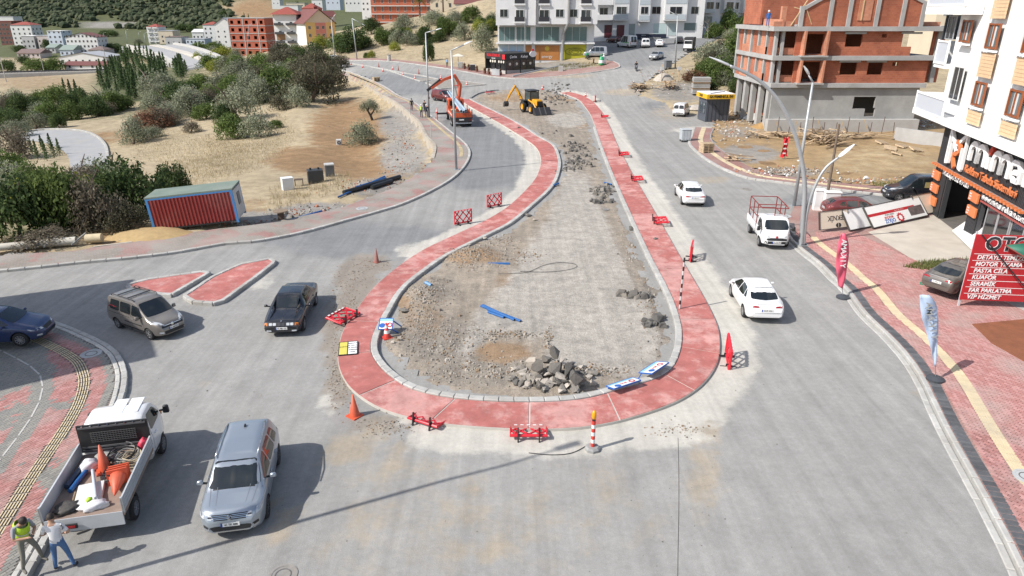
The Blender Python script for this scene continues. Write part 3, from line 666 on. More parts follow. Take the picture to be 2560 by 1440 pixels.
def pole_lamp(label,base,top,head,r=.10,group=None,zbase=0,curve=None,name='street_lamp',r2=None,headlen=.7,mat=None):
 """street lamp by its pixels: base on the ground, pole top, lamp head"""
 g=G(*base,zbase)if base[1]<300 else P(*base,zbase);d=proj(*g)[2]
 def up(px,py,off=0):
  r_=ray(px,py);t_=(g.y+off)/r_[1];return Vector((t_*r_[0],t_*r_[1],CAMH+t_*r_[2]))-g
 t=thing(name,label,'street lamp',g,0,group);m=mat or M('galvanised',(.40,.42,.43),.45,.06,2,metal=.4)
 if curve:pts=[Vector((0,0,-.2))]+[up(*p)for p in curve];n=len(pts);MB().tube(spl(pts,5),list(np.linspace(r,r*.55,(n-1)*5+1)),10).obj('pole',m,t,smooth=1);hp=up(*curve[-1]);dirh=(hp-up(*curve[-2])).normalized()
 else:
  a=up(*top);a.x*=.0+1;MB().tube([Vector((0,0,-.2)),a],[r,r2 or r*.6],10).obj('pole',m,t,smooth=1);b=up(*head);MB().tube([a,b],[r*.5,r*.45],8).obj('arm',m,t,smooth=1);hp=b;dirh=(b-a).normalized()
 e=hp+dirh*headlen;sd=dirh.cross(Vector((0,0,1))).normalized();u=sd.cross(dirh);mb=MB();ring=[]
 for q,(w_,h_)in zip((0,.15,.6,1.0),((.06,.05),(.17,.08),(.18,.08),(.06,.03))):
  c=hp.lerp(e,q);ring+=[c+sd*w_+u*0,c+sd*w_*.6+u*h_,c-sd*w_*.6+u*h_,c-sd*w_,c-sd*w_*.6-u*h_*.4,c+sd*w_*.6-u*h_*.4]
 fs=[(i*6+k,i*6+(k+1)%6,(i+1)*6+(k+1)%6,(i+1)*6+k)for i in range(3)for k in range(6)]+[(0,1,2,3,4,5),(23,22,21,20,19,18)]
 bm=bmesh.new();me=mb.add(ring,fs).mesh('lamp_head',M('lamp_head',(.55,.57,.58),.4,.05));bm.from_mesh(me);bmesh.ops.recalc_face_normals(bm,faces=bm.faces);bm.to_mesh(me);bm.free();mobj('lamp_head',me,t,smooth=40)
 MB().box((0,0,.02),(r*4,r*4,.04)).obj('base_plate',m,t);return t
for b,tp,hd,lab in[((319,112),(314,76),(318,74),'first lamp on the far viaduct edge'),((363,118),(360,84),(364,82),'second lamp on the viaduct'),((348,97),(346,80),(350,79),'lamp beyond the viaduct'),((497,140),(494,104),(499,102),'lamp on the near viaduct edge'),((618,145),(621,62),(626,61),'slim lamp before the brick shell'),((260,108),(258,83),(262,82),'lamp beside the wide white block')]:pole_lamp(lab,b,tp,hd,.12,'far street lamps',headlen=.9)
pole_lamp('straight lamp post on the outer bend of the left pavement',(1141,424),(1128,126),(1160,112),.11,None,.13)
pole_lamp('straight lamp post beside the crane truck',(1073,293),(1064,82),(1090,75),.12,None,.13)
pole_lamp('lamp post at the far pavement before the painted house',(838,152),(828,50),(834,42),.13);pole_lamp('lamp post on the far pavement by the olive slope',(893,150),(880,46),(905,60),.13);pole_lamp('lamp post at the foot of the uphill street',(1688,170),(1694,38),(1680,32),.13)
pole_lamp('lamp post beside the white cabinets at the side street',(1985,516),(2032,206),(2022,188),.12,None,.0)
pole_lamp('tall curved lamp reaching over the right road',(2003,612),None,None,.14,None,.14,[(2008,540),(2012,470),(2004,400),(1985,330),(1950,258),(1905,207),(1860,180),(1825,165)],headlen=1.2)
pole_lamp('short curved lamp sharing the base of the tall one',(2009,612),None,None,.11,None,.14,[(2013,560),(2022,510),(2040,460),(2064,420),(2097,393)],headlen=1.0)
S1,S2=P(1215,1172),P(700,1302);dv=(S1-S2);dv.z=0;dv.normalize();Lsh=13.6;hd=Lsh*math.tan(SUN_EL);bs=S1-Vector((LDIR.x,LDIR.y,0)).normalized()*(Lsh-1.2)
t=thing('street_lamp','lamp post just outside the picture whose shadow crosses the road','street lamp',bs);mg=M('galvanised',(.4,.42,.43));MB().tube([(0,0,-.1),(0,0,hd*.82),(.4,.1,hd*.93),(1.1,.5,hd)],[.075,.06,.05,.04],10).obj('pole',mg,t);MB().box((1.4,.65,hd),(.8,.25,.1),R(25)).obj('lamp_head',M('lamp_head',(.55,.57,.58)),t)
g=P(2068,488,.14);t=thing('utility_pole','weathered wooden pole behind the white cabinets','pole',g);r_=ray(2098,310);t_=g.y/r_[1];MB().tube([(0,0,-.2),Vector((t_*r_[0],t_*r_[1],CAMH+t_*r_[2]))-g],[.11,.08],8).obj('shaft',M('wood_weathered',(.16,.12,.09),.9,.2,4),t);
def island(name,label,px,zt,top_mat,kerbmat=None,step=.5,h=.13,w=.22):
 L=[PW(p,zt)for p in px];L=[Vector((p.x,p.y,h1(p.x,p.y)))for p in L];mb=MB();n=len(L);c=sum(L,Vector())/n
 mb.add([p+Vector((0,0,h))for p in L]+[p-Vector((0,0,.3))for p in L]+[c+Vector((0,0,h))],[(i,(i+1)%n,2*n)for i in range(n)]+[(n+i,n+(i+1)%n,(i+1)%n,i)for i in range(n)])
 bm=bmesh.new();me=mb.mesh(name,top_mat);bm.from_mesh(me);bmesh.ops.recalc_face_normals(bm,faces=bm.faces);bm.to_mesh(me);bm.free();o=mobj(name,me);tag(o,label,None,None,'structure')
 kerb(L+[L[0]],o,w=w,ht=h+.15,z1=h+.035,step=step,mat=kerbmat);return o
M_fillg=M('median_gravel',(.24,.22,.195),.95,.2,2,bump=.4)
island('median_strip','grey filled median along the far road',[(850,154),(905,163),(965,173),(1015,191),(1052,203),(1097,198),(1062,190),(1002,181),(930,167),(880,158)],.1,M_fillg)
island('median_strip','second grey median between the crane truck and the far road',[(1065,207),(1090,199),(1140,200),(1215,211),(1140,218),(1098,222)],.1,M_fillg)
def tri(name,px):
 o=island(name,None,px,.15,mr,step=.5,h=.14);a=np.zeros((len(o.data.vertices),4));a[:,0]=.35;put_mask(o.data,a);return o
tri('traffic_island',[(318,712),(355,700),(420,690),(515,677),(522,681),(425,737),(330,722)]);tri('traffic_island',[(462,738),(530,692),(600,660),(675,646),(688,653),(640,690),(560,748),(540,757),(480,752)])
rw=[G(*p,.1)for p in LEFT_OUT[13:]];rwl=flatz(spl(rw,6));W2l=walk(rwl,1.0);t=thing('retaining_wall','pale rough retaining wall below the far left pavement','wall',(0,0,0));mw=M('wall_rubble',(.40,.36,.30),.95,.2,2.5,bump=.5,dirt=(.25,.2,.15))
for a,b in zip(W2l,W2l[1:]):d=b-a;n_=Vector((-d.y,d.x,0)).normalized();MB().bar(a+n_*.12+Vector((0,0,-.75+random.uniform(-.02,.02))),b+n_*.12+Vector((0,0,-.75)),.3,1.9).obj('wall_block',mw,t)
for px,py in[(1027,300),(1078,345)]:g=G(px,py);tt=thing('marker_post','thin grey post by the retaining wall, '+('upper' if px<1050 else 'lower')+' one','post',g);MB().cyl((0,0,-.2),(0,0,1.5),.04,n=8).obj('post_shaft',M_conc,tt)
# == BUILDINGS
M_win=GLASS();M_frame=M('window_frame_white',(.62,.62,.60),.5,.05)
M_dark=M('dark_opening',(.015,.015,.017),.6,0)
M_white=M('white_render',(.70,.70,.69),.8,.05,.5,dirt=(.55,.54,.52),dscale=.25,damt=.3)
def winmesh(w_,h_,fr=.06,mats=None,name='window',bars=1):
 """frame + pane, standing in the xz plane, facing -y, centred"""
 mb=MB();mb.box((0,-.012,0),(w_-fr,.012,h_-fr),mi=1)
 for sx in(-1,1):mb.box((sx*(w_-fr)/2,-.02,0),(fr,.06,h_),mi=0)
 for sz in(-1,1):mb.box((0,-.02,sz*(h_-fr)/2),(w_-2*fr,.06,fr),mi=0)
 for k in range(bars):mb.box((-w_/2+w_*(k+1)/(bars+1),-.018,0),(fr*.8,.04,h_-2*fr),mi=0)
 return mb.mesh(name,mats or[M_frame,M_win])
def holes(mb,w_,z0,z1,hs,t=.2,y0=0,mi=0):
 """wall in the xz plane from x=0..w, thickness t (towards +y), with rectangular openings (x0, z0, x1, z1)"""
 X=sorted({0,w_,*[a for q in hs for a in(q[0],q[2])if 0<=a<=w_]});Z=sorted({z0,z1,*[a for q in hs for a in(q[1],q[3])if z0<=a<=z1]})
 for a,b in zip(X,X[1:]):
  run=None
  for c,d in list(zip(Z,Z[1:]))+[(None,None)]:
   solid=c is not None and not any(q[0]<=(a+b)/2<=q[2]and q[1]<=(c+d)/2<=q[3]for q in hs)
   if solid:run=(run[0],d)if run else(c,d)
   elif run:mb.box(((a+b)/2,y0+t/2,(run[0]+run[1])/2),(b-a,t,run[1]-run[0]),mi=mi);run=None
 return mb
def textmesh(body,size,ext=.01,bold=0.0,align='CENTER',name='lettering',mat=None,shear=0,space=1.0):
 cu=bpy.data.curves.new(name,'FONT');cu.body=body;cu.size=size;cu.extrude=ext;cu.offset=bold;cu.align_x=align;cu.align_y='CENTER';cu.shear=shear;cu.space_character=space;cu.resolution_u=3
 ob=bpy.data.objects.new(name,cu);me=to_mesh(ob);bpy.data.objects.remove(ob);bpy.data.curves.remove(cu)
 me.materials.clear();me.materials.append(mat);me.name=name
 return me
def lettering(body,size,mat,parent,loc,rot=(R(90),0,0),ext=.01,bold=0.0,align='CENTER',shear=0,space=1.0,sx=1,sy=1):
 me=textmesh(body,size,ext,bold,align,'lettering',mat,shear,space)
 o=link(bpy.data.objects.new('lettering',me),parent);o.location=loc;o.rotation_euler=rot;o.scale=(sx,sy,1);return o
WCACHE={}
def put_win(parent,x,y,z,w_,h_,rz=0,mats=None,bars=1,key='',fr=.06,name='window'):
 k=(round(w_,2),round(h_,2),bars,key,name)
 if k not in WCACHE:WCACHE[k]=winmesh(w_,h_,fr,mats,name,bars)
 o=link(bpy.data.objects.new(name,WCACHE[k]),parent);o.location=(x,y,z);o.rotation_euler=(0,0,rz);return o
def house(name,label,cat,loc,rz,w_,d_,h_,wall,roof=None,kind='flat',ov=.4,rh=2.0,rows=0,cols=0,scols=0,ww=1.1,wh=1.3,mats=None,z_first=1.0,floor=3.0,group=None,band=None,balc=None,key=''):
 """block with its front along local +x facing local -y; loc is the front left corner on the ground"""
 t=thing(name,label,cat,loc,rz,group)
 MB().box((w_/2,d_/2,h_/2-2),(w_,d_,h_+4)).obj('wall',wall,t)
 if kind=='gable':
  mb=MB();y0,y1=-ov,d_+ov
  mb.add([(-ov,y0,h_),(w_+ov,y0,h_),(w_+ov,d_/2,h_+rh),(-ov,d_/2,h_+rh),(-ov,y1,h_),(w_+ov,y1,h_),(-ov,y0,h_-.2),(w_+ov,y0,h_-.2),(-ov,y1,h_-.2),(w_+ov,y1,h_-.2)],[(0,1,2,3),(3,2,5,4),(0,6,7,1),(4,5,9,8),(6,8,9,7),(0,3,4,8,6),(1,7,9,5,2)])
  mb.obj('roof',roof,t)
 elif kind=='gabley':
  mb=MB();x0,x1=-ov,w_+ov
  mb.add([(x0,-ov,h_),(x0,d_+ov,h_),(w_/2,d_+ov,h_+rh),(w_/2,-ov,h_+rh),(x1,-ov,h_),(x1,d_+ov,h_)],[(0,3,2,1),(3,4,5,2)])
  mb.add([(x0,-ov,h_-.18),(x0,d_+ov,h_-.18),(w_/2,d_+ov,h_+rh-.18),(w_/2,-ov,h_+rh-.18),(x1,-ov,h_-.18),(x1,d_+ov,h_-.18)],[(1,2,3,0),(2,5,4,3)]);mb.obj('roof',roof,t)
  MB().add([(0,0,h_),(w_,0,h_),(w_/2,0,h_+rh*.93),(0,d_,h_),(w_,d_,h_),(w_/2,d_,h_+rh*.93)],[(0,1,2),(5,4,3),(0,2,5,3),(1,4,5,2)]).obj('gable',wall,t)
 elif kind=='hip':
  i=min(w_,d_)/2*.9;mb=MB()
  mb.add([(-ov,-ov,h_),(w_+ov,-ov,h_),(w_+ov,d_+ov,h_),(-ov,d_+ov,h_),(i,d_/2,h_+rh),(w_-i,d_/2,h_+rh)],[(0,1,5,4),(2,3,4,5),(1,2,5),(3,0,4),(3,2,1,0)]);mb.obj('roof',roof,t)
 else:
  MB().box((w_/2,d_/2,h_+.15),(w_+ov,d_+ov,.3)).obj('roof',roof or wall,t)
 for r_ in range(rows):
  z=z_first+r_*floor+wh/2
  for c in range(cols):put_win(t,w_*(c+.5)/cols,0,z,ww,wh,0,mats,1,key)
  for c in range(scols):
   put_win(t,w_,d_*(c+.5)/scols,z,ww,wh,R(90),mats,1,key)
  if balc:
   for c in balc:
    b=MB().box((w_*(c+.5)/max(cols,1),-.6,z-wh/2-.1),(w_/max(cols,1)*.8,1.2,.15)).box((w_*(c+.5)/max(cols,1),-1.17,z-wh/2+.35),(w_/max(cols,1)*.8,.08,.9)).obj('balcony',band or wall,t)
 return t
def at(pxl,pyb,d):return PD(pxl,pyb,d)
def far(name,label,cat,pxl,pxr,pyb,d,h_px,wall,dep=12,rz=0,**k):
 """a far building by its base line in the photograph: left and right pixel, base row, depth, height in pixels"""
 if d>380:
  q=G((pxl+pxr)/2,pyb);d=min(d,proj(*q)[2]-2)
 loc=at(pxl,pyb,d);s_=F/d
 return house(name,label,cat,loc,rz,(pxr-pxl)/s_/math.cos(rz),dep,h_px/s_/.95,wall,**k)
C_=lambda n,c,**k:M('render_'+n,c,.85,.06,.4,**k)
w0=C_('white',(.62,.62,.61));wg=C_('grey',(.42,.42,.42));wp=C_('pinkish',(.5,.44,.42));wb=C_('bluish',(.5,.55,.62));wcr=C_('cream',(.55,.48,.37));wy=C_('yellow',(.62,.42,.16));wpk=C_('rose',(.55,.22,.17));br_=C_('brown',(.16,.09,.07))
rr=M('roof_tile_red',(.26,.06,.045),.85,.16,1.5);rd=M('roof_tile_dark',(.15,.055,.05),.85,.15,1.5);rgn=M('roof_sheet_green',(.22,.27,.24),.7,.1,1);rgy=M('roof_sheet_grey',(.35,.36,.38),.7,.1,1);rbn=M('roof_brown',(.17,.12,.11),.85,.12,1)
dkw=[M('far_frame',(.25,.25,.26),.6,0),GLASS('far_glass',(.03,.035,.045),.15)]
G1='houses in the valley'
kf=dict(mats=dkw,key='far',group=G1)
far('townhouse','pale house at the picture edge above the other valley houses','house',-30,36,60,600,16,w0,roof=rgy,rows=1,cols=4,**kf)
far('apartment_block','unfinished dark red brick block at the edge of the valley town','building',5,42,112,560,52,M('brick_far_dark',(.16,.07,.055),.9,.15,1),roof=rr,rows=5,cols=4,ww=1.8,wh=1.7,**kf)
far('apartment_block','tall white block with red roof beside the unfinished dark block','building',37,88,113,550,45,w0,roof=rr,kind='hip',rows=4,cols=4,scols=3,**kf)
far('townhouse','grey house with white flat roof before the tall white block','house',60,91,122,530,28,wg,roof=w0,rows=2,cols=3,**kf)
far('townhouse','pinkish two storey house with grey roof in the valley','house',98,131,121,530,28,wp,roof=rgy,rows=2,cols=3,**kf)
far('apartment_block','narrow white four storey house with bright flat roof in the valley','building',127,162,123,520,40,wb,roof=w0,rows=4,cols=3,scols=2,**kf)
far('apartment_block','wide white apartment block with low red roof in the valley','building',172,250,135,540,38,w0,roof=rd,kind='gabley',rh=2.5,rows=4,cols=8,scols=3,**kf)
far('bungalow','low house with brown roof among the valley trees','house',45,102,145,450,11,wp,roof=rbn,kind='gable',rh=2.2,rows=1,cols=5,**kf)
far('bungalow','small pale house with greenish roof before the apartment block','house',152,186,140,460,14,wb,roof=rgn,kind='gable',rh=2.6,rows=1,cols=3,**kf)
far('bungalow','small grey house with green sheet roof','house',118,140,132,480,12,wg,roof=rgn,kind='gable',rh=2,rows=1,cols=2,**kf)
far('bungalow','house with brown hip roof behind the white workshop','house',222,262,138,450,12,wp,roof=rbn,kind='hip',rh=2,rows=1,cols=3,**kf)
far('workshop','long white workshop with shallow roof and red eaves in the valley','workshop',150,268,160,420,16,w0,roof=rgy,kind='gabley',rh=2.4,rows=1,cols=7,dep=18,**kf)
far('workshop','low white shed with dark red roof beside the railway','workshop',162,275,175,385,11,w0,roof=rd,kind='gable',rh=1.6,rows=1,cols=4,dep=9,**kf)
far('apartment_tower','white tower with stacked balconies before the wooded hill','building',373,402,108,520,36,w0,roof=rr,kind='hip',rh=2,rows=4,cols=2,balc=(0,1),band=w0,**kf)
far('townhouse','beige house beside the white balcony tower','house',400,436,109,510,28,wcr,roof=rgy,rows=2,cols=2,**kf)
far('townhouse','grey flat roofed house at the far end of the viaduct','house',416,456,113,490,18,wg,roof=rbn,rows=1,cols=3,**kf)
far('townhouse','white villa with dormers behind the viaduct','house',482,510,98,520,16,w0,roof=w0,kind='gable',rh=2,rows=1,cols=3,**kf)
far('townhouse','long low white house just above the viaduct','house',466,513,111,480,12,wb,roof=rgy,rows=1,cols=5,**kf)
far('townhouse','white house with red roof beside the large white gable house','house',512,548,100,500,34,w0,roof=rr,kind='hip',rh=2,rows=3,cols=3,**kf)
far('townhouse','large white gable house next to the red brick shell','house',542,590,111,430,44,w0,roof=rgy,kind='gabley',rh=4,rows=3,cols=3,ww=.9,wh=1,dep=16,**kf)
M_brf=M('brick_far_red',(.36,.10,.06),.9,.16,.9)
def brick_shell(name,label,pxl,pxr,pyb,d,h_px,fl,cols,wallm,group=None,dep=14,rz=0):
 loc=at(pxl,pyb,d);s_=F/d;W=(pxr-pxl)/s_;H=h_px/s_/.95
 t=thing(name,label,'building',loc,rz,group);fh=H/fl
 hs=[(W*(c+.5)/cols-.75,f*fh+.8,W*(c+.5)/cols+.75,f*fh+2.3)for c in range(cols)for f in range(fl)]
 holes(MB(),W,0,H,hs,.3).obj('front_wall',wallm,t)
 MB().box((W/2,dep/2+.2,H/2-2),(W,dep-.4,H+4)).obj('inner_shell',M('shell_dark',(.03,.025,.022),.9,0),t)if False else None
 mb=MB();mb.box((.15,dep/2,H/2),(.3,dep,H));mb.obj('side_wall',wallm,t)
 mb=MB();mb.box((W-.15,dep/2,H/2),(.3,dep,H));mb.obj('side_wall',wallm,t)
 MB().box((W/2,dep-.15,H/2),(W-.6,.3,H)).obj('back_wall',wallm,t)
 for f in range(fl+1):MB().box((W/2,dep/2-.06,f*fh),(W+.12,dep+.24,.32)).obj('slab',M('far_concrete',(.36,.35,.34),.9,.1,.6),t)
 for c in range(cols+1):
  if c%2==0:MB().box((W*c/cols,-.04,H/2),(.4,.2,H)).obj('column',M('far_concrete',(.36,.35,.34)),t)
 return t
brick_shell('brick_building_shell','unfinished red brick block with grey frame beside the white gable house',582,676,140,330,84,5,5,M_brf,rz=R(-6))
t=far('apartment_house','white and brown house with wide dark red roof and balconies','house',690,748,113,300,68,w0,roof=rr,kind='hip',ov=1.2,rh=3,rows=3,cols=2,balc=(0,1),band=M('balcony_dark',(.05,.05,.055),.4,0),mats=dkw,key='far',floor=3.6,dep=10)
MB().box((2.6,-.06,3.4),(3.6,.12,2.6)).obj('cladding',M('cladding_brown',(.25,.14,.07),.7,.1,2),t)
loc=at(768,112,285);s_=F/285
yh=thing('painted_apartment_house','yellow and rose painted gable house with long red roof','building',loc,R(28))
MB().box((6,14,3.8),(12,28,9.6)).obj('wall',w0,yh)
MB().box((2,-.05,3.8),(4,.1,9.6)).obj('yellow_bay',wy,yh);MB().box((6.2,-.06,3.8),(4.2,.12,9.4)).obj('rose_bay',wpk,yh);MB().box((10.3,-.05,3.8),(3.6,.1,9.6)).obj('yellow_bay',wy,yh)
MB().add([(0,-.02,8.6),(12,-.02,8.6),(6,-.02,13.4),(0,28,8.6),(12,28,8.6),(6,28,13.4)],[(0,1,2),(5,4,3),(0,2,5,3),(1,4,5,2)]).obj('gable',wcr,yh)
mb=MB();mb.add([(-1,-.8,8),(-1,28.8,8),(6,28.8,13.7),(6,-.8,13.7),(13,-.8,8),(13,28.8,8)],[(0,3,2,1),(3,4,5,2)]);rf=mb.obj('roof',rd,yh)
for y in(6,17):
 MB().box((11.4,y,9.6),(4,3.6,3.2)).obj('dormer',w0,yh);MB().prism([(y-2.4,0),(y+2.4,0),(y,2.2)],9.2,13.9,M=Matrix(((0,0,1,0),(1,0,0,0),(0,1,0,10.8),(0,0,0,1)))).obj('dormer_roof',rd,yh)
MB().box((7.5,12,13.6),(1.4,1.4,2.2)).obj('chimney',rr,rf)
for r_ in range(3):
 for x in(1.6,4.9,7.2,10.2):put_win(yh,x,-.14,.6+r_*3,1.1,1.3,0,None,1,'yh')
rb=far('apartment_block','terracotta and white apartment block with many tall windows on the slope','building',930,1080,56,275,80,M('render_terracotta',(.42,.12,.065),.85,.08,.6),roof=rd,rows=4,cols=8,ww=.9,wh=1.9,mats=[M_frame,GLASS('brown_glass',(.07,.02,.015),.2)],key='tb',dep=14,rz=R(4))
for f in range(4):MB().box((11.9,-.3,3.0*f+.1),(23.6,.6,.28)).obj('cornice',w0,rb)
far('gable_house','white gable house with dark red roof above the olive slope','house',1076,1142,26,235,22,wcr,roof=rd,kind='gabley',rh=3,rows=1,cols=2,ww=.8,dep=14,group='roofs above the olive slope',mats=dkw,key='far')
far('gable_house','long white house with dark red roof beside the centre apartment block','house',1138,1248,34,215,22,w0,roof=rd,kind='gable',rh=3.4,dep=13,group='roofs above the olive slope')
far('gable_house','brick house with red roof behind the painted gable house','house',757,792,46,340,22,M_brf,roof=rr,kind='hip',rh=2.4,rows=1,cols=2,mats=dkw,key='far')
gq='white houses on the far ridge'
for pl,pr,pb,d,hp,lab,wl,rf_ in[(680,700,12,700,12,'small white house highest on the far ridge',w0,rgy),(702,746,32,560,16,'white house with many windows below the ridge',w0,rgy),(716,762,18,640,9,'long cream house on the far ridge',wcr,rgy),(780,806,14,600,12,'white house with small dome windows on the ridge',w0,w0),(815,850,12,560,14,'white house behind the painted house roof',wb,rgy),(862,912,14,480,26,'white block behind the red roof ridge',w0,w0),(905,935,30,400,38,'blank white gable wall beside the terracotta block',w0,w0)]:
 far('hill_house',lab,'house',pl,pr,pb,d,hp,wl,roof=rf_,rows=1 if hp<20 else 2,cols=max(2,(pr-pl)//10),mats=dkw,key='far',group=gq,ww=.9,wh=1)
 # == centre apartment block with the posters
def slabs(t,x0,x1,y0,z,mat,dep=.0):MB().box(((x0+x1)/2,y0,z),(x1-x0,.12,.3)).obj('string_course',mat,t)
M_aw=M('apartment_white',(.66,.66,.66),.8,.05,.5,dirt=(.52,.52,.52),dscale=.3,damt=.35);M_sh=M('shop_glass_teal',(.10,.17,.17),.12,.1,.4,spec=.8)
M_ral=M('rail_dark',(.03,.03,.035),.4,0);M_pipe=M('steel_pipe',(.42,.43,.44),.35,.06,3,metal=.5)
A=thing('apartment_block','white centre apartment block with energy poster and shop windows','building',(-2.9,138.5,2.0),0)
zb=2.0
MB().box((9.3,7,8.6),(18.2,13,23)).obj('wall',M_aw,A)
MB().box((3.6,-.25,15),(7.4,.9,14)).obj('projecting_bay',M_aw,A)
MB().box((13.4,-.5,15),(10.6,1.6,13.6)).obj('projecting_bay',M_aw,A)
MB().box((9.2,.1,4.82),(18.6,.6,.28)).obj('floor_band',M_white,A)
def poster(t,x0,x1,z0,z1,y,col,name='poster',v=.2,sc=.5):
 return MB().box(((x0+x1)/2,y,(z0+z1)/2),(x1-x0,.05,z1-z0)).obj(name,M('poster_'+name+str(round(x0)),col,.5,v,sc),t)
xq=lambda px:(px-1245)/225*18.4
for x0,x1 in[(1250,1272),(1273,1290),(1291,1308)]:put_win(A,(xq(x0)+xq(x1))/2,.46,3.1,xq(x1)-xq(x0)-.08,3.0,0,[M_frame,M('pale_shop_glass',(.42,.50,.52),.1,.1,.5)],0,'shop')
for x0,x1 in[(1250,1288),(1290,1324),(1334,1390),(1402,1454)]:put_win(A,(xq(x0)+xq(x1))/2,.46,6.45,xq(x1)-xq(x0)-.05,2.6,0,[M_frame,M_sh],2,'teal')
pe=poster(A,xq(1334),xq(1391),1.75,4.45,.46,(.42,.17,.045),'energy_poster')
py_=poster(A,xq(1400),xq(1453),1.9,4.6,.46,(.38,.36,.02),'ripple_poster',.3,.35)
poster(A,xq(1312),xq(1326),1.75,4.45,.46,(.40,.18,.06),'narrow_poster')
poster(A,xq(1429),xq(1446),.35,1.1,.46,(.03,.03,.03),'wall_plate')
for r_,(a,c)in enumerate([(.55,.5),(1.0,.5),(1.6,.42)]):MB().tube([(xq(1427)+a*1.15*math.cos(q*.2618),.42,3.3+a*c*math.sin(q*.2618))for q in range(24)],.05,5,closed=True).obj('ripple',M('ripple_dark',(.13,.13,.01),.5,.1),py_)
lettering('energy',.75,M_frame,A,(xq(1362),.42,2.4),sx=1.0);MB().lathe([(0,0),(.42,0),(.42,.03),(0,.03)],14,M=Matrix.Translation((xq(1362),.42,3.85))@Matrix.Rotation(R(90),4,'X')).obj('sun_emblem',M('emblem_gold',(.6,.42,.05),.5,0),pe)
for k in range(10):MB().bar((xq(1362)+.45*math.cos(k*.628),.42,3.85+.45*math.sin(k*.628)),(xq(1362)+.75*math.cos(k*.628),.42,3.85+.75*math.sin(k*.628)),.07,.02).obj('sun_ray',M('emblem_gold',(.6,.42,.05)),pe)
for px in(1298,1353,1447):
 for f in range(3):
  put_win(A,xq(px),-.72 if px<1330 else-1.32,9.7+f*3.1,1.5 if px<1330 else 1.8,2.0,0,None,1,'apt');MB().box((xq(px),(-.72 if px<1330 else-1.32)-.12,9.05+f*3.1),(1.9,.08,.85)).obj('balcony_rail',M_ral,A);MB().box((xq(px),(-.72 if px<1330 else-1.32)-.1,8.5+f*3.1),(2.1,.4,.3)).obj('balcony_ledge',M_aw,A)
for px in(1262,1388,1419):
 for f in range(3):put_win(A,xq(px),-.72 if px<1330 else-1.32,10.1+f*3.1,1.5,1.4,0,None,1,'apt2')
MB().tube([(xq(1408),-1.6,20),(xq(1408),-1.6,8.4),(xq(1398),-.1,6.6),(xq(1397),-.1,.9)],.27,10).obj('flue_pipe',M_pipe,A,smooth=40)
MB().tube([(xq(1310),-.9,20),(xq(1310),-.9,.3)],.07,6).obj('drain_pipe',M_pipe,A)
mb=MB();me=None
drum=MB().lathe([(0,0),(.29,0),(.3,.02),(.3,.28),(.31,.3),(.3,.32),(.3,.56),(.31,.58),(.3,.6),(.3,.86),(.28,.88),(0,.88)],12).mesh('oil_drum',M('drum_blue',(.02,.13,.42),.45,.08,3))
MB().box((xq(1279),.1,1.66),(4.9,.8,.1)).obj('window_shelf',M_white,A)
for k,(px,lv)in enumerate([(1262,0),(1268,0),(1274,0),(1280,0),(1286,0),(1293,0),(1299,0),(1304,0),(1264,1),(1281,1),(1284,1),(1297,1)]):
 o=link(bpy.data.objects.new('oil_drum',drum));o.location=(-2.9+xq(px),138.5+.2-.02*k,2+1.71+lv*.885)
 tag(o,'blue drum stacked in the lit shop window of the centre block','drum','blue drums in the shop window')
 # == second apartment block up the street
B=thing('apartment_block','white corner apartment block with bays above parked cars','building',(21.5,158,7.0),R(-4))
MB().box((9.5,9,9),(19,18,26)).obj('wall',M_aw,B)
for x0,x1,z0 in[(0,3.2,3.6),(5.2,7.6,3.4),(10.6,15.2,3.6)]:
 MB().box(((x0+x1)/2,-.6,z0+6),(x1-x0,1.3,12)).obj('projecting_bay',M_aw,B)
 for f in range(4):MB().box(((x0+x1)/2,-1.27,z0+.75+f*3),(x1-x0-.3,.06,.95)).obj('balcony_glass',M('balcony_bluish',(.42,.47,.50),.25,.05),B)
for f in range(4):
 for x,w_ in((1.6,2.2),(6.4,1.6),(9.0,1.9),(12.9,2.6),(17,1.6)):
  put_win(B,x,-1.26 if x in(1.6,6.4,12.9)else-.01,5.6+f*3,w_,1.5,0,None,1,'b2'+str(x))
for x0,x1,z0,z1,c in[(8.6,11.4,.6,3.1,(.45,.55,.55)),(11.7,13.4,.6,3.1,(.42,.5,.5)),(3.4,4.8,.3,3,(.25,.3,.3)),(15,17.6,1.6,3.2,(.15,.2,.2))]:put_win(B,(x0+x1)/2,-.02,(z0+z1)/2,x1-x0,z1-z0,0,[M_frame,M('shopglass%d'%x0,c,.12,.05)],0,'s%d'%x0)
sg=MB().box((8.2,-.35,0.35),(6.4,.14,1.15)).obj('shop_sign',M('sign_navy',(.012,.016,.035),.5,0),B);lettering('Reklam ve Baskı Hizmetleri',.42,M_frame,B,(8.2,-.44,.15),sx=.9);lettering('MEDYA',.3,M_frame,B,(6.6,-.44,.65))
put_win(B,1.7,-.02,1.4,1.6,2.6,0,[M('redbrown',(.12,.02,.025),.5,0),M('maroon_glass',(.1,.015,.025),.3,0)],1,'mar');put_win(B,-.9,.5,1.4,1.6,2.6,0,[M('redbrown',(.12,.02,.025)),M('maroon_glass',(.1,.015,.025))],1,'mar')
MB().box((-2.2,6,8),(4.6,11,24)).obj('left_wing',M_aw,B)
for f in range(4):put_win(B,-2,.48,5.4+f*3,1.8,1.5,0,None,1,'b2w');MB().box((-2.3,-.2,4.2+f*3),(4.4,1.3,1.1)).obj('balcony_panel',M_aw,B)
B2=thing('apartment_block','long white apartment block receding uphill behind the parked cars','building',(41.5,168,8.6),R(28))
MB().box((15,7,8),(30,14,24)).obj('wall',M_aw,B2)
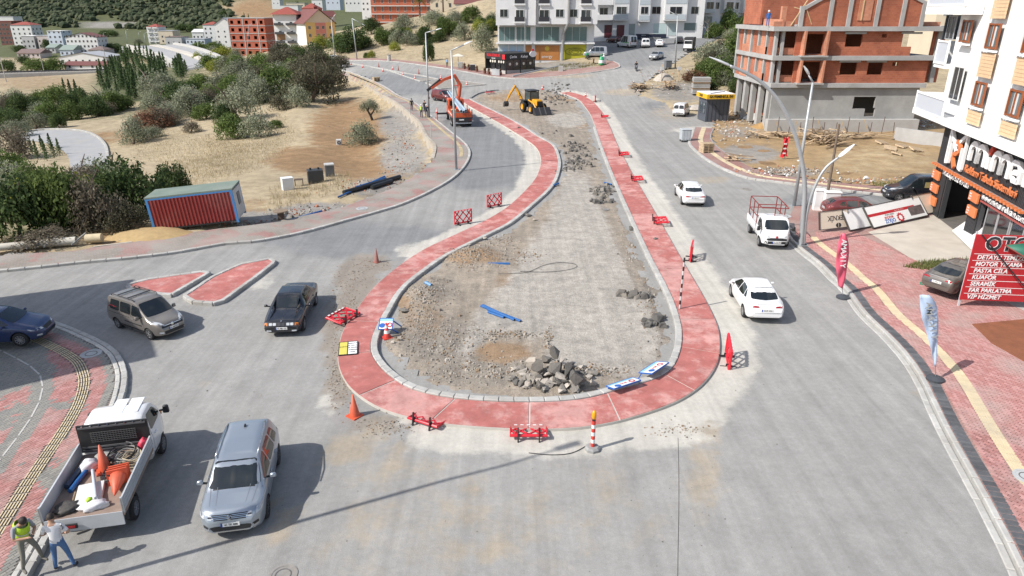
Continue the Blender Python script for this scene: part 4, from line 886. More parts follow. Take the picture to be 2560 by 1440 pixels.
for k in range(5):
 MB().box((3+k*6,-.5,9.4),(3.4,1.1,12)).obj('projecting_bay',M_aw,B2)
 for f in range(4):
  put_win(B2,3+k*6,-1.06,5+f*3,2.2,1.6,0,None,1,'b3');MB().box((3+k*6,-1.09,3.9+f*3),(3.1,.06,.8)).obj('balcony_glass',M('balcony_bluish',(.42,.47,.5)),B2);put_win(B2,6+k*6,-.01,5+f*3,1.5,1.5,0,None,1,'b4')
 put_win(B2,3.2+k*6,-.01,1.7,3.6,2.2,0,[M_frame,M_sh],1,'b3s')
far('apartment_block','pale apartment block with pink bands behind the brick building site','building',2318,2420,150,118,190,wcr,roof=rr,rows=5,cols=2,ww=1.6,wh=1.5,dep=10,rz=R(-8))
# == brick building under construction
def BRICK(name,c1,c2,mort,bw=.4,bh=.2):
 m=bpy.data.materials.new(name);m.use_nodes=True;n=m.node_tree.nodes;l=m.node_tree.links;b=n['Principled BSDF'];b.inputs['Roughness'].default_value=.92
 g=n.new('ShaderNodeNewGeometry');sx=n.new('ShaderNodeSeparateXYZ');l.new(g.outputs['Position'],sx.inputs[0])
 ad=n.new('ShaderNodeMath');l.new(sx.outputs[0],ad.inputs[0]);l.new(sx.outputs[1],ad.inputs[1]);cb=n.new('ShaderNodeCombineXYZ');l.new(ad.outputs[0],cb.inputs[0]);l.new(sx.outputs[2],cb.inputs[1])
 br=n.new('ShaderNodeTexBrick');br.inputs['Scale'].default_value=1;br.inputs['Brick Width'].default_value=bw;br.inputs['Row Height'].default_value=bh;br.inputs['Mortar Size'].default_value=.012
 br.inputs['Color1'].default_value=c1+(1,);br.inputs['Color2'].default_value=c2+(1,);br.inputs['Mortar'].default_value=mort+(1,);l.new(cb.outputs[0],br.inputs['Vector'])
 t=n.new('ShaderNodeTexNoise');t.inputs['Scale'].default_value=.5;t.inputs['Detail'].default_value=6;l.new(g.outputs['Position'],t.inputs['Vector'])
 r=n.new('ShaderNodeMapRange');r.inputs[1].default_value=.3;r.inputs[2].default_value=.7;r.inputs[3].default_value=.72;r.inputs[4].default_value=1.18;l.new(t.outputs['Fac'],r.inputs[0])
 v=n.new('ShaderNodeVectorMath');v.operation='SCALE';l.new(br.outputs[0],v.inputs[0]);l.new(r.outputs[0],v.inputs['Scale']);l.new(v.outputs[0],b.inputs['Base Color']);return m
M_br=BRICK('hollow_brick',(.40,.125,.065),(.33,.095,.05),(.34,.17,.11));M_brl=BRICK('hollow_brick_pale',(.5,.22,.13),(.45,.17,.1),(.4,.25,.18))
M_cc=M('site_concrete',(.36,.355,.345),.9,.14,.8,bump=.15,bscale=12,dirt=(.25,.245,.24),dscale=.35,damt=.6);M_ccg=M('block_wall_grey',(.33,.325,.31),.9,.16,.9,bump=.2,bscale=14,dirt=(.22,.22,.215),dscale=.25,damt=.7)
S=thing('brick_building_shell','unfinished orange brick building with grey concrete slabs and dark openings','building',(28.4,78,0),0)
_o=Vector((28.4,78,0))
def FX(px,py):
 r=ray(px,py);t=78/r[1];return t*r[0]-28.4,CAMH+t*r[2]
def rect(x0,y0,x1,y1):
 a=FX(x0,y0);b=FX(x1,y1);return(min(a[0],b[0]),min(a[1],b[1]),max(a[0],b[0]),max(a[1],b[1]))
L1,L2,L3=FX(2100,213)[1],FX(2100,145)[1],FX(2100,72)[1];ZP=FX(2100,297)[1]
MB().box((8,-.25,ZP/2-.3),(16.6,.9,ZP+.6)).obj('plinth',M('plinth_concrete',(.40,.39,.37),.9,.12,.9,dirt=(.3,.27,.24)),S)
holes(MB(),16,ZP,L1-.2,[rect(2136,242,2185,272),rect(2163,270,2185,291)],.25,0).obj('ground_floor_wall',M_ccg,S)
MB().box((15.85,6,(ZP+L1)/2-.1),(.25,11.4,L1-ZP-.2)).obj('ground_floor_side_wall',M_ccg,S)
W3=FX(2366,72)[0];W2_=FX(2335,145)[0];W1=FX(2311,212)[0]
for z,a,b in((L1,-.4,W1),(L2,-.6,W2_),(L3,-.9,W3)):MB().box(((a+b)/2,6.3,z),(b-a,13.4,.45)).obj('floor_slab',M_cc,S)
holes(MB(),W1-2.0,L1+.22,L2-.22,[(q[0]-2.0,q[1],q[2]-2.0,q[3])for q in(rect(2103,156,2141,187),rect(2172,156,2206,187),rect(2232,156,2246,166),rect(2005,155,2048,205))],.25,.1)
mb=MB();holes(mb,W1-2.0,L1+.22,L2-.22,[(q[0]-2.0,q[1],q[2]-2.0,q[3])for q in(rect(2104,156,2140,187),rect(2173,156,2205,187),rect(2233,156,2245,165),rect(2005,155,2045,205))],.25,.1);mb.v=[(v[0]+2.0,v[1],v[2])for v in mb.v];mb.obj('brick_wall',M_br,S)
mb=MB();holes(mb,12.4,L2+.22,L3-.22,[(q[0]-1.8,q[1],q[2]-1.8,q[3])for q in(rect(2118,85,2154,117),rect(2260,85,2293,117),rect(2207,85,2218,94),rect(2013,85,2055,135))],.25,.1);mb.v=[(v[0]+1.8,v[1],v[2])for v in mb.v];mb.obj('brick_wall',M_br,S)
for z0,z1 in((L1+.22,L2-.22),(L2+.22,L3-.22)):
 for px in(2000,2056):x=FX(px,150)[0];MB().box((x,-.32,(z0+z1)/2),(.2,.84,z1-z0)).obj('bay_fin',M_brl,S)
 x=FX(2028,150)[0];MB().box((x,-.32,z0-.02),(2.9,.9,.16)).obj('bay_sill',M_cc,S)
 for px in(1936,1952):x=FX(px,150)[0];MB().box((x,.35,(z0+z1)/2),(.3,.5,z1-z0)).obj('column',M_cc,S)
 MB().box((.9,.5,z0+.45),(2.6,.2,.7)).obj('parapet',M_brl,S)
 MB().box((W1+1.0,.9,(z0+z1)/2),(1.3,.25,z1-z0)).obj('recessed_wall',M_br,S);MB().box((W1+.9,.6,(z0+z1)/2),(.5,.3,z1-z0)).obj('column',M_cc,S)
 for k in range(5):
  y=1.6+k*2.6;MB().box((-.15,y,(z0+z1)/2),(.3,1.3,z1-z0)).obj('side_panel',M_brl if k%2 else M_br,S);MB().box((-.2,y+1.3,(z0+z1)/2),(.45,.4,z1-z0)).obj('column',M_cc,S)
 MB().box((-.35,4.2,z0+.4),(.2,3.0,.8)).obj('parapet',M_brl,S);MB().box((-.35,9.6,z0+.4),(.2,2.6,.8)).obj('parapet',M_brl,S)
for k in range(5):MB().box((.2,1.4+k*2.7,(ZP+L1)/2-.6),(.5,.8,L1-ZP+1.2)).obj('column',M_cc,S)
MB().box((8,12.7,6),(16,.25,12)).obj('back_wall',M_br,S)
for z0,z1 in((L1+.22,L2-.22),(L2+.22,L3-.22)):MB().box((8,5.5,(z0+z1)/2),(15.4,.2,z1-z0)).obj('inner_wall',M_br,S)
MB().box((8,4.5,(ZP+L1)/2-.2),(15.4,.2,L1-ZP-.5)).obj('inner_wall',M_ccg,S)
ZT=L3+.22;g=[(1.75,0),(14.6,0),(14.9,2.2),(12.5,3.3),(8.4,3.55),(4.0,2.8),(2.6,2.0)]
MB().prism(g,-.35,-.1,M=Matrix(((1,0,0,0),(0,0,-1,0),(0,1,0,ZT),(0,0,0,1)))).obj('gable_wall',M_br,S)
for a,b in zip([(1.9,1.6),(4.0,2.8),(8.4,3.55),(12.5,3.3)],[(4.0,2.8),(8.4,3.55),(12.5,3.3),(15,2.2)]):MB().bar((a[0],.2,ZT+a[1]),(b[0],.2,ZT+b[1]),.45,.32).obj('gable_beam',M_cc,S)
for x,h_ in((2.0,2.0),(5.0,2.9),(7.0,3.3),(9.9,3.4),(12.6,3.3),(14.7,2.3)):MB().box((x,.14,ZT+h_/2),(.42,.36,h_)).obj('gable_rib',M_cc,S)
MB().box((8.6,.08,ZT+1.6),(1.4,.12,2.0)).obj('bricked_window',M_brl,S);MB().box((8.3,.0,ZT+1.6),(.1,.12,2.0)).obj('prop',M('timber_pale',(.5,.36,.2),.8,.15,4),S)
mb=MB();mb.box((.2,3,ZT+.35),(.2,6,.7));mb.obj('roof_parapet',M_brl,S);MB().box((-.2,9,ZT+1.6),(.25,6,3)).obj('upper_side_wall',M_br,S);MB().box((7,12.6,ZT+2),(13,.25,4)).obj('upper_back_wall',M_br,S)
MB().box((.3,.2,ZT+.25),(2.2,.25,.5)).obj('roof_parapet',M_brl,S);MB().box((.7,1.8,ZT+1),(.5,.5,2)).obj('chimney_stub',M_brl,S)
MB().box((W3-1.4,1.2,ZT+.2),(2.6,.2,.5)).obj('roof_parapet',M_brl,S)
TIM=M('timber_pale',(.5,.36,.2));
for a,b in[((1.0,0,ZT+.1),(3.0,.4,ZT+3.4)),((1.4,.9,ZT+1.9),(2.9,.5,ZT+1.5)),((3.2,.1,ZT+.2),(2.2,.1,ZT+2.2))]:MB().bar(a,b,.1,.08).obj('roof_timber',TIM,S)
for q in(rect(2104,156,2140,187),rect(2173,156,2205,187),rect(2118,85,2154,117),rect(2260,85,2293,117)):MB().box(((q[0]+q[2])/2,.03,q[3]+.1),(q[2]-q[0]+.5,.2,.2)).obj('lintel',M_cc,S)
# == white apartment with the sign shop (right)
FD=Vector((-.2,-.98,0)).normalized();FN=Vector((FD.y,-FD.x,0))
FA=Vector((27.6,43.9,0))
T=thing('apartment_block','white apartment block above the black sign shop','building',FA,math.atan2(FD.y,FD.x))
if(Matrix.Rotation(math.atan2(FD.y,FD.x),3,'Z')@Vector((0,-1,0))).dot(FN)<0:FN=-FN
FNr=Matrix.Rotation(math.atan2(FD.y,FD.x),3,'Z')@Vector((0,-1,0))
def FS(px,py,off=0):
 r=Vector(ray(px,py));o=Vector((0,0,CAMH));p0=FA+FNr*off
 t=(p0-o).dot(FNr)/r.dot(FNr);q=o+r*t;return(q-FA).dot(FD),q.z
M_clad=M('cladding_black',(.035,.036,.04),.5,.1,1.5);M_or=M('sign_orange',(.62,.19,.07),.45,.04,2);M_sw=M('sign_white',(.78,.78,.78),.4,.03,2);M_wf=M('facade_white',(.80,.80,.79),.75,.02,.4);M_wood=M('panel_wood',(.62,.43,.26),.7,.1,3);M_bfr=M('frame_brown',(.25,.07,.02),.45,.08,4);M_bal=M('balcony_panel_grey',(.50,.53,.58),.35,.03,1)
def corr(mb,x0,x1,z0,z1,y=0,p=.16,d=.035):
 x=x0;pts=[]
 while x<x1:pts+=[(x,y),(min(x+p*.45,x1),y),(min(x+p*.5,x1),y-d),(min(x+p*.95,x1),y-d)];x+=p
 vs=[(a,b,z)for z in(z0,z1)for a,b in pts];n=len(pts);mb.add(vs,[(i,i+1,n+i+1,n+i)for i in range(n-1)]);return mb
XL,XE,ZO=-1.2,16.0,5.9
mb=MB();corr(mb,XL,XE,3.35,ZO,-.02);corr(mb,XL,.85,0.13,3.2,-.02);corr(mb,4.85,6.2,0.13,3.2,-.02);corr(mb,.85,4.85,2.88,3.2,-.02);corr(mb,6.2,XE,2.66,3.2,-.02);mb.obj('ribbed_cladding',M_clad,T)
mb=MB();holes(mb,XE-XL,0,ZO,[(.85-XL,-1,4.85-XL,2.88),(6.2-XL,.3,XE-XL-.2,2.66)],.25,.02);mb.v=[(v[0]+XL,v[1],v[2])for v in mb.v];mb.obj('shop_wall',M('shop_wall_dark',(.05,.05,.055),.8,.1),T)
mb=MB();corr(mb,0,9,0.1,ZO,0);mb.v=[(XL-.03+0*v[0],v[0]+.02,v[2])for v in mb.v];mb.obj('ribbed_cladding',M_clad,T)
MB().box((XL+.15,4.6,ZO/2),(.2,9,ZO)).obj('shop_side_wall',M('shop_wall_dark',(.05,.05,.055)),T)
MB().box((7,8.9,ZO/2),(17,.2,ZO)).obj('shop_back_wall',M('inside_maroon',(.09,.025,.02),.8,.2),T);MB().box((7,4.5,.11),(17,9,.06)).obj('shop_floor',M('inside_floor',(.12,.11,.10),.8,.2),T)
MB().box((5.5,5,1.2),(.15,7,2.3)).obj('partition',M('inside_maroon',(.09,.025,.02)),T)
MB().box((7.4,-.06,3.27),(XE-XL,.10,.12)).obj('sign_rail',M('rail_grey',(.3,.3,.31),.5,.05),T)
for k in range(30):MB().box((XL+.12+k*.42,-.22,3.28),(.2,.3,.11)).obj('rail_block',M_or,T)
for x,z in((-.5,2.62),(-.35,1.8),(-.2,1.0),(5.5,2.65),(5.62,1.85)):
 pl=MB().box((x,-.16,z),(1.15,.16,.55)).obj('plaque',M_or,T,bev=.03)
 for q in range(3):lettering(['dijital','tabela','baski'][q],.13,M_sw,pl,(x-.45,-.25,z+.15-q*.15),ext=.003,align='LEFT')
def outl(pts,z0,z1,name,mat,y0=-.25,y1=-.1):MB().prism(pts,y0,y1,M=Matrix(((1,0,0,0),(0,0,1,0),(0,1,0,0),(0,0,0,1)))).obj(name,mat,T)
def stroke(pts,w_,name,mat,y=-.18,dep=.16):
 mb=MB();n=len(pts);L=[];Rr=[]
 for i,p in enumerate(pts):
  a=Vector(pts[max(i-1,0)]);b=Vector(pts[min(i+1,n-1)]);t_=(b-a).normalized();nn=Vector((-t_.y,t_.x))
  L.append(Vector(p)+nn*w_/2);Rr.append(Vector(p)-nn*w_/2)
 for i in range(n-1):
  q=[L[i],L[i+1],Rr[i+1],Rr[i]];mb.prism([(v.x,v.y)for v in q],y-dep/2,y+dep/2,M=Matrix(((1,0,0,0),(0,0,1,0),(0,1,0,0),(0,0,0,1))))
 return mb.obj(name,mat,T)
lm=stroke([(.52,3.72),(.52,5.7)],.16,'logo_letter',M_sw);stroke([(.95,3.74),(.5,3.66)],.12,'logo_letter',M_sw);stroke([(.92,3.7),(.92,4.9)],.12,'logo_letter',M_sw)
stroke([(.52,5.72),(1.75,4.55)],.2,'logo_letter',M_sw,-.19);stroke([(1.75,4.9),(3.02,5.78)],.2,'logo_letter',M_sw,-.21);stroke([(2.98,5.7),(2.98,3.7)],.16,'logo_letter',M_sw);stroke([(2.55,3.72),(3.0,3.64)],.12,'logo_letter',M_sw);stroke([(2.55,3.7),(2.55,4.9)],.12,'logo_letter',M_sw)
stroke([(1.7,5.15),(2.05,5.12),(2.3,4.9),(2.3,4.65),(2.05,4.45),(1.6,4.4),(1.55,4.1),(2.0,3.62)],.24,'logo_letter',M_or,-.22)
def arch(x,w_,z0,z1,st=.3):
 r_=w_/2;pts=[(x,z0),(x,z1-r_*1.0)]+[(x+r_-r_*math.cos(a),z1-r_+r_*math.sin(a))for a in np.linspace(.3,math.pi-.3,6)]+[(x+w_,z1-r_),(x+w_,z0)]
 return stroke(pts,st,'letter_m',M_sw)
arch(3.72,1.0,4.42,5.45);arch(4.72,1.0,4.42,5.45);stroke([(6.2,4.42),(6.2,5.05)],.3,'letter_i',M_sw);stroke([(6.15,5.25),(6.5,5.6)],.3,'letter_dot',M('dot_red',(.45,.04,.02),.5,0));arch(6.75,.95,4.42,5.45);arch(7.7,.95,4.42,5.45)
stroke([(9.9,4.42),(9.9,5.0),(9.6,5.35),(9.1,5.35),(8.95,5.2)],.28,'letter_a',M_sw);stroke([(9.9,4.9),(9.3,4.9),(9.05,4.7),(9.3,4.48),(9.9,4.5)],.25,'letter_a',M_sw)
stroke([(10.5,4.42),(10.5,5.3),(11,5.4)],.3,'letter_r',M_sw)
lettering('Reklam Tabela Sistemleri',.66,M_or,T,(3.5,-.2,3.9),ext=.04,bold=.004,align='LEFT',sx=.98,sy=.9)
lettering('Whatsapp 0 532 419 8281',.42,M_sw,T,(.3,-.12,3.0),ext=.02,bold=.002,align='LEFT',sx=.92)
lettering('www.mimarireklam.com',.52,M_sw,T,(6.3,-.12,2.93),ext=.02,bold=.002,align='LEFT',sx=.98)
for x in(7.6,9.0,10.5,12.2):put_win(T,x,.1,1.45,1.35,2.3,0,[M('frame_grey',(.35,.35,.36),.5,0),GLASS('shop_dark_glass',(.02,.022,.025),.08)],0,'shopw')
MB().box((10.5,-.05,2.62),(8.6,.12,.08)).obj('window_lintel',M('lintel_red',(.35,.08,.07),.5,0),T)
MB().box((1.0,.1,1.45),(.14,.3,2.8)).obj('door_jamb',M_clad,T)
mb=MB();mb.box((5.6,5.2,10.9),(21,10,9.6));mb.v=[(max(v[0],-3.3),v[1],v[2])for v in mb.v];mb.obj('upper_wall',M_wf,T)
MB().box((6,4.6,ZO+.12),(22.8,10.4,.3)).obj('overhang',M_wf,T);MB().box((6,-.7,ZO+.2),(22.8,.12,.42)).obj('overhang_edge',M_wf,T);
MB().box((-2.7,-.3,6.1),(5.4,1.0,.35)).obj('balcony_floor',M_wf,T)
def framed(x0,x1,z0,z1,y,mat=M_bal):
 b=MB().box(((x0+x1)/2,y,(z0+z1)/2),(x1-x0,.06,z1-z0)).obj('balcony_panel',mat,T)
 for a in(x0,x1):MB().box((a,y-.01,(z0+z1)/2),(.1,.1,z1-z0+.2)).obj('panel_frame',M_wf,b)
 for a in(z0,z1):MB().box(((x0+x1)/2,y-.02,a),(x1-x0-.1,.12,.1)).obj('panel_frame',M_wf,b)
framed(-5.3,-.15,6.25,7.35,-.72);framed(-5.3,-3.35,9.3,10.65,-.1);MB().box((-4.3,2,9.15),(2.1,4.2,.3)).obj('balcony_floor',M_wf,T);MB().box((-5.25,2,9.95),(.1,4.2,1.4)).obj('balcony_side',M_wf,T)
MB().box((-5.25,1.6,6.8),(.1,4.6,1.1)).obj('balcony_side',M_wf,T)
put_win(T,-4.05,.05,11.5,1.35,1.45,0,[M('frame_alu',(.3,.31,.32),.4,0),GLASS('blind_dark',(.03,.035,.04),.2)],1,'enc');MB().box((-5.2,1.9,11.5),(.1,3.8,1.5)).obj('balcony_screen',GLASS('blind_dark',(.03,.035,.04),.2),T)
MB().box((-3.2,-.4,12.55),(6.4,1.1,.5)).obj('balcony_floor',M_wf,T);framed(-6.3,.0,12.85,13.9,-.9)
def apwin(x0,x1,z0,z1):
 w_,h_=x1-x0,z1-z0;wn=MB();
 for sx in(-1,1):wn.box(((x0+x1)/2+sx*(w_/2-.045),-.06,(z0+z1)/2),(.09,.1,h_))
 wn.box(((x0+x1)/2,-.06,z0+.06),(w_-.18,.1,.09)).box(((x0+x1)/2,-.06,z1-.06),(w_-.18,.1,.09)).box((x0+w_*.5,-.06,(z0+z1)/2),(.1,.1,h_-.18))
 o=wn.obj('window_frame',M_bfr,T);MB().box(((x0+x1)/2,-.02,(z0+z1)/2),(w_-.2,.03,h_-.2)).obj('pane',GLASS('apt_glass',(.10,.13,.14),.08),o)
 MB().box(((x0+x1)/2,-.1,z0-.1),(w_+.3,.2,.1)).obj('sill',M_wf,o);MB().box(((x0+x1)/2,-.045,(z0+z1)/2),(.34*w_,.01,h_-.3)).obj('curtain',M('curtain_pale',(.5,.52,.52),.9,.1),o);return o
for f in range(3):
 for x in(1.75,6.2,10.6):
  apwin(x+.15,x+1.6,7.35+f*3.15,8.72+f*3.15)
  zt=7.22+f*3.15;zb_=6.3 if f==0 else 8.95+(f-1)*3.15
  for k in range(int((zt-zb_)/.19)):MB().box((x+.85,-.04,zb_+.1+k*.19),(1.75,.07,.175)).obj('wood_slat',M_wood,T)
  MB().box((x-.14,-.06,10),(.14,.14,7.6)).obj('pilaster',M_wf,T)if f==0 else None
apwin(-2.0,-.55,10.7,12.0);put_win(T,-1.0,-.02,8.3,1.6,2.0,0,[M_frame,GLASS('door_dark',(.015,.015,.018),.2)],1,'bd')
MB().box((2,10,9),(.01,.01,.01))
NBd=Vector((.82,.57,0));NA,NBc=P(318,700)-Vector((10.9,5.1,0)),P(372,895)-Vector((10.9,5.1,0))
NB=thing('corner_building','building beside the corner plaza that shades it','building',NBc)
q=[(v.x-NBc.x,v.y-NBc.y)for v in(NA,NBc,NBc-NBd*14,NA-NBd*14)]
MB().prism(q,0,11.2).obj('wall',M_white,NB);MB().prism(q,11.2,11.5).obj('roof',rgy,NB)
# == grill restaurant
RC=G(1265,187);D=thing('restaurant_pavilion','black glazed grill restaurant with red sign by the far pavement','building',RC,R(38))
M_bk=M('pavilion_black',(.02,.02,.022),.45,.05);
MB().box((3.15,3.15,.35),(6.3,6.3,.7)).obj('base',M('pavilion_base',(.4,.39,.37),.9,.1),D)
D.rotation_euler=(0,0,R(36))
for a in[(0,0),(3.15,0),(6.3,0),(0,2.6),(0,6.3),(6.3,6.3)]:MB().box((a[0],a[1],1.6),(.16,.16,3.2)).obj('post',M_bk,D)
MB().box((3.15,3.15,3.35),(6.5,6.5,.35)).obj('roof',M_bk,D);MB().box((3.15,6.2,1.7),(6.1,.1,2.8)).obj('back_wall',M_bk,D)
sf=MB().box((3.15,-.12,2.95),(6.5,.16,1.0)).obj('fascia',M_bk,D);sl_=MB().box((-.12,3.2,2.95),(.16,6.3,1.0)).obj('fascia',M_bk,D)
for x in(.2,1.7,3.2,4.7):
 put_win(D,x+.6,.0,1.6,1.6,1.7,0,[M_bk,GLASS('pav_glass',(.015,.015,.016),.15)],0,'pav');MB().lathe([(0,0),(.24,0),(.24,.03),(0,.03)],14,M=Matrix.Translation((x+.6,-.06,1.75))@Matrix.Rotation(R(90),4,'X')).obj('round_sticker',M('sticker',(.6,.57,.5),.6,.2,5),D)
for y in(.9,2.4,4.0):put_win(D,-.02,y,1.6,1.3,1.7,R(-90),[M_bk,GLASS('pav_glass',(.015,.015,.016),.15)],0,'pav2')
for y in(.6,1.3,2.0,3.2,3.9,4.6):MB().lathe([(0,0),(.22,0),(.22,.03),(0,.03)],14,M=Matrix.Translation((-.08,y,2.1))@Matrix.Rotation(R(-90),4,'Y')).obj('round_sticker',M('sticker',(.6,.57,.5)),D)
M_rs=M('sign_red',(.55,.02,.03),.45,0)
lettering('BURSA DÖNER EVİ',.62,M_rs,D,(-.22,3.5,3.1),rot=(R(90),0,R(-90)),bold=.02,sx=.78);lettering('Iskender',.34,M_sw,D,(-.22,3.5,2.62),rot=(R(90),0,R(-90)))
MB().box((-.24,.35,2.95),(.06,.8,.8)).obj('red_board',M_rs,D);lettering('Çorba',.6,M_sw,D,(1.4,-.22,2.95),shear=.2,bold=.01);lettering('Kebap',.6,M_sw,D,(3.8,-.22,2.95),shear=.2,bold=.01)
MB().lathe([(0,0),(.75,0),(.75,.12),(0,.12)],16,M=Matrix.Translation((5.7,-.25,3.3))@Matrix.Rotation(R(90),4,'X')@Matrix.Scale(.7,4,(0,1,0))).obj('round_sign',M_sw,D);MB().prism([(5.3,3.6),(6.1,3.6),(5.95,4.0),(5.7,4.2),(5.45,4.0)],-.3,-.2,M=Matrix(((1,0,0,0),(0,0,1,0),(0,1,0,0),(0,0,0,1)))).obj('flame_emblem',M_rs,D)
# == dark kiosk with yellow roof sign
K=thing('kiosk','dark grey metal kiosk with yellow lettered roof band','kiosk',P(1762,305),R(6))
M_kg=M('kiosk_grey',(.075,.085,.105),.45,.06,2)
W_,D_,H_=2.9,2.6,2.7
MB().box((W_/2,D_/2,H_/2+.05),(W_,D_,H_)).obj('wall',M_kg,K)
for k in range(6):MB().box((.25+k*.48,-.015,1.3),(.04,.03,2.3)).obj('seam',M('kiosk_seam',(.04,.045,.06),.5,0),K)
MB().bar((.9,-.03,2.1),(2.2,-.03,.5),.12,.03).obj('diagonal_strip',M('kiosk_seam',(.04,.045,.06)),K)
for y in(.5,1.4):put_win(K,-.02,y+.2,1.6,.8,1.3,R(-90),[M_kg,GLASS('kiosk_glass',(.05,.07,.08),.1)],0,'ki')
MB().box((W_/2,D_/2-.2,H_+.35),(W_+.5,D_+.9,.6)).obj('roof_box',M('kiosk_white',(.75,.76,.78),.5,.05),K)
MB().box((W_/2,-.68,H_+.33),(W_+.52,.06,.52)).obj('sign_band',M('sign_yellow',(.65,.38,.01),.5,0),K);MB().box((-.28,D_/2-.2,H_+.33),(.06,D_+.92,.52)).obj('sign_band',M('sign_yellow',(.65,.38,.01)),K)
lettering('GAYRIMENKUL EVI',.42,M('sign_black',(.01,.01,.01),.5,0),K,(W_/2,-.72,H_+.33),bold=.012,sx=.82);lettering('TAKSI',.42,M('sign_black',(.01,.01,.01)),K,(-.32,D_/2,H_+.33),rot=(R(90),0,R(-90)),bold=.01)
MB().bar((.3,-.2,H_+.68),(2.6,1.2,H_+.75),.1,.06).obj('roof_bar',M_kg,K)
# == VEGETATION
def LEAF(name,dark,light,rnd=.18):
 m=bpy.data.materials.new(name);m.use_nodes=True;n=m.node_tree.nodes;l=m.node_tree.links;b=n['Principled BSDF'];b.inputs['Roughness'].default_value=.8;b.inputs['Specular IOR Level'].default_value=.15
 a=n.new('ShaderNodeAttribute');a.attribute_name='tone';x=n.new('ShaderNodeMix');x.data_type='RGBA';l.new(a.outputs['Fac'],x.inputs[0]);x.inputs[6].default_value=dark+(1,);x.inputs[7].default_value=light+(1,)
 oi=n.new('ShaderNodeObjectInfo');r=n.new('ShaderNodeMapRange');r.inputs[3].default_value=1-rnd;r.inputs[4].default_value=1+rnd;l.new(oi.outputs['Random'],r.inputs[0])
 v=n.new('ShaderNodeVectorMath');v.operation='SCALE';l.new(x.outputs[2],v.inputs[0]);l.new(r.outputs[0],v.inputs['Scale']);l.new(v.outputs[0],b.inputs['Base Color'])
 tr=n.new('ShaderNodeBsdfTranslucent');l.new(v.outputs[0],tr.inputs[0]);mx=n.new('ShaderNodeMixShader');mx.inputs[0].default_value=.35;l.new(b.outputs[0],mx.inputs[1]);l.new(tr.outputs[0],mx.inputs[2]);l.new(mx.outputs[0],n['Material Output'].inputs[0]);return m
LM={'olive':LEAF('leaf_olive',(0.123,0.145,0.087),(0.372,0.386,0.275)),'green':LEAF('leaf_green',(0.058,0.094,0.029),(0.179,0.234,0.069)),'dark':LEAF('leaf_dark',(0.032,0.058,0.025),(0.117,0.158,0.052)),'dry':LEAF('leaf_dry',(0.109,0.094,0.065),(0.262,0.227,0.172)),'drydark':LEAF('leaf_drydark',(0.065,0.065,0.041),(0.172,0.158,0.103)),'yellow':LEAF('leaf_yellow',(0.131,0.160,0.029),(0.358,0.372,0.069)),'con':LEAF('leaf_conifer',(.045,.08,.032),(.135,.185,.08)),'rust':LEAF('leaf_rust',(0.116,0.065,0.043),(0.275,0.138,0.083)),'palm':LEAF('leaf_palm',(0.058,0.087,0.022),(0.193,0.234,0.069))}
M_bark=M('bark',(.12,.09,.07),.9,.25,6,bump=.4);M_barkg=M('bark_grey',(.22,.2,.18),.9,.2,6)
def leafmesh(name,C,Nrm,size,tone,mat,rs,asp=.45):
 n=len(C);u=rs.normal(size=(n,3));u-=Nrm*(u*Nrm).sum(1,keepdims=True);u/=np.linalg.norm(u,axis=1,keepdims=True)+1e-9;w_=np.cross(Nrm,u)
 s_=(size*rs.uniform(.6,1.3,n))[:,None]
 V=np.stack([C-u*s_,C+w_*s_*asp,C+u*s_,C-w_*s_*asp],1).reshape(-1,3)
 me=bpy.data.meshes.new(name);me.vertices.add(4*n);me.vertices.foreach_set('co',V.astype(np.float32).ravel());me.loops.add(4*n);me.loops.foreach_set('vertex_index',np.arange(4*n,dtype=np.int32));me.polygons.add(n);me.polygons.foreach_set('loop_start',np.arange(0,4*n,4,dtype=np.int32));me.update(calc_edges=True)
 a=me.attributes.new('tone','FLOAT','POINT');a.data.foreach_set('value',np.repeat(np.clip(tone,0,1),4).astype(np.float32));me.materials.append(mat);return me
def crown_round(kind,seed,n=1500,K=16,sz=.085,flat=.8,gap=.33,low=False):
 """unit crown: base at z=0, about 1 wide radius, height about 1.7"""
 rs=np.random.RandomState(seed);d=rs.normal(size=(K,3));d/=np.linalg.norm(d,axis=1,keepdims=True);d[:,2]=np.abs(d[:,2])*1.1-.32 if not low else np.abs(d[:,2])*1.15-.75
 cc=d*rs.uniform(.35,.78,(K,1))*np.array([1,1,flat]);rr_=rs.uniform(.22,.22+gap*.55,K);ton=rs.uniform(-.2,.2,K)
 k=rs.choice(K,n,p=rr_**2/(rr_**2).sum());q=rs.normal(size=(n,3));q/=np.linalg.norm(q,axis=1,keepdims=True)
 C=cc[k]+q*(rr_[k]*rs.uniform(.55,1.12,n))[:,None];Nn=q+rs.normal(size=(n,3))*.6;Nn/=np.linalg.norm(Nn,axis=1,keepdims=True)
 tone=.45+ton[k]+rs.normal(size=n)*.22;C[:,2]+=.85 if not low else.62;C[:,2]=np.abs(C[:,2])
 return leafmesh('crown',C,Nn,sz,tone,LM[kind],rs)
def trunk_mesh(seed,h_=.8,r_=.07,limbs=4,mat=None,twist=.12):
 rs=np.random.RandomState(seed);mb=MB();p=[Vector((0,0,-.15))]
 for k in range(4):p.append(p[-1]+Vector((rs.uniform(-twist,twist),rs.uniform(-twist,twist),h_/4+.03)))
 mb.tube(p,[r_*1.3,r_,r_*.9,r_*.75,r_*.55],6)
 for k in range(limbs):
  a=k*6.283/limbs+rs.uniform(-.5,.5);b=p[2+k%3];e=b+Vector((math.cos(a)*.5,math.sin(a)*.5,.45+.2*rs.rand()));m_=b.lerp(e,.5)+Vector((0,0,.08));mb.tube([b,m_,e],[r_*.6,r_*.4,r_*.15],5)
 return mb.mesh('trunk',mat or M_bark)
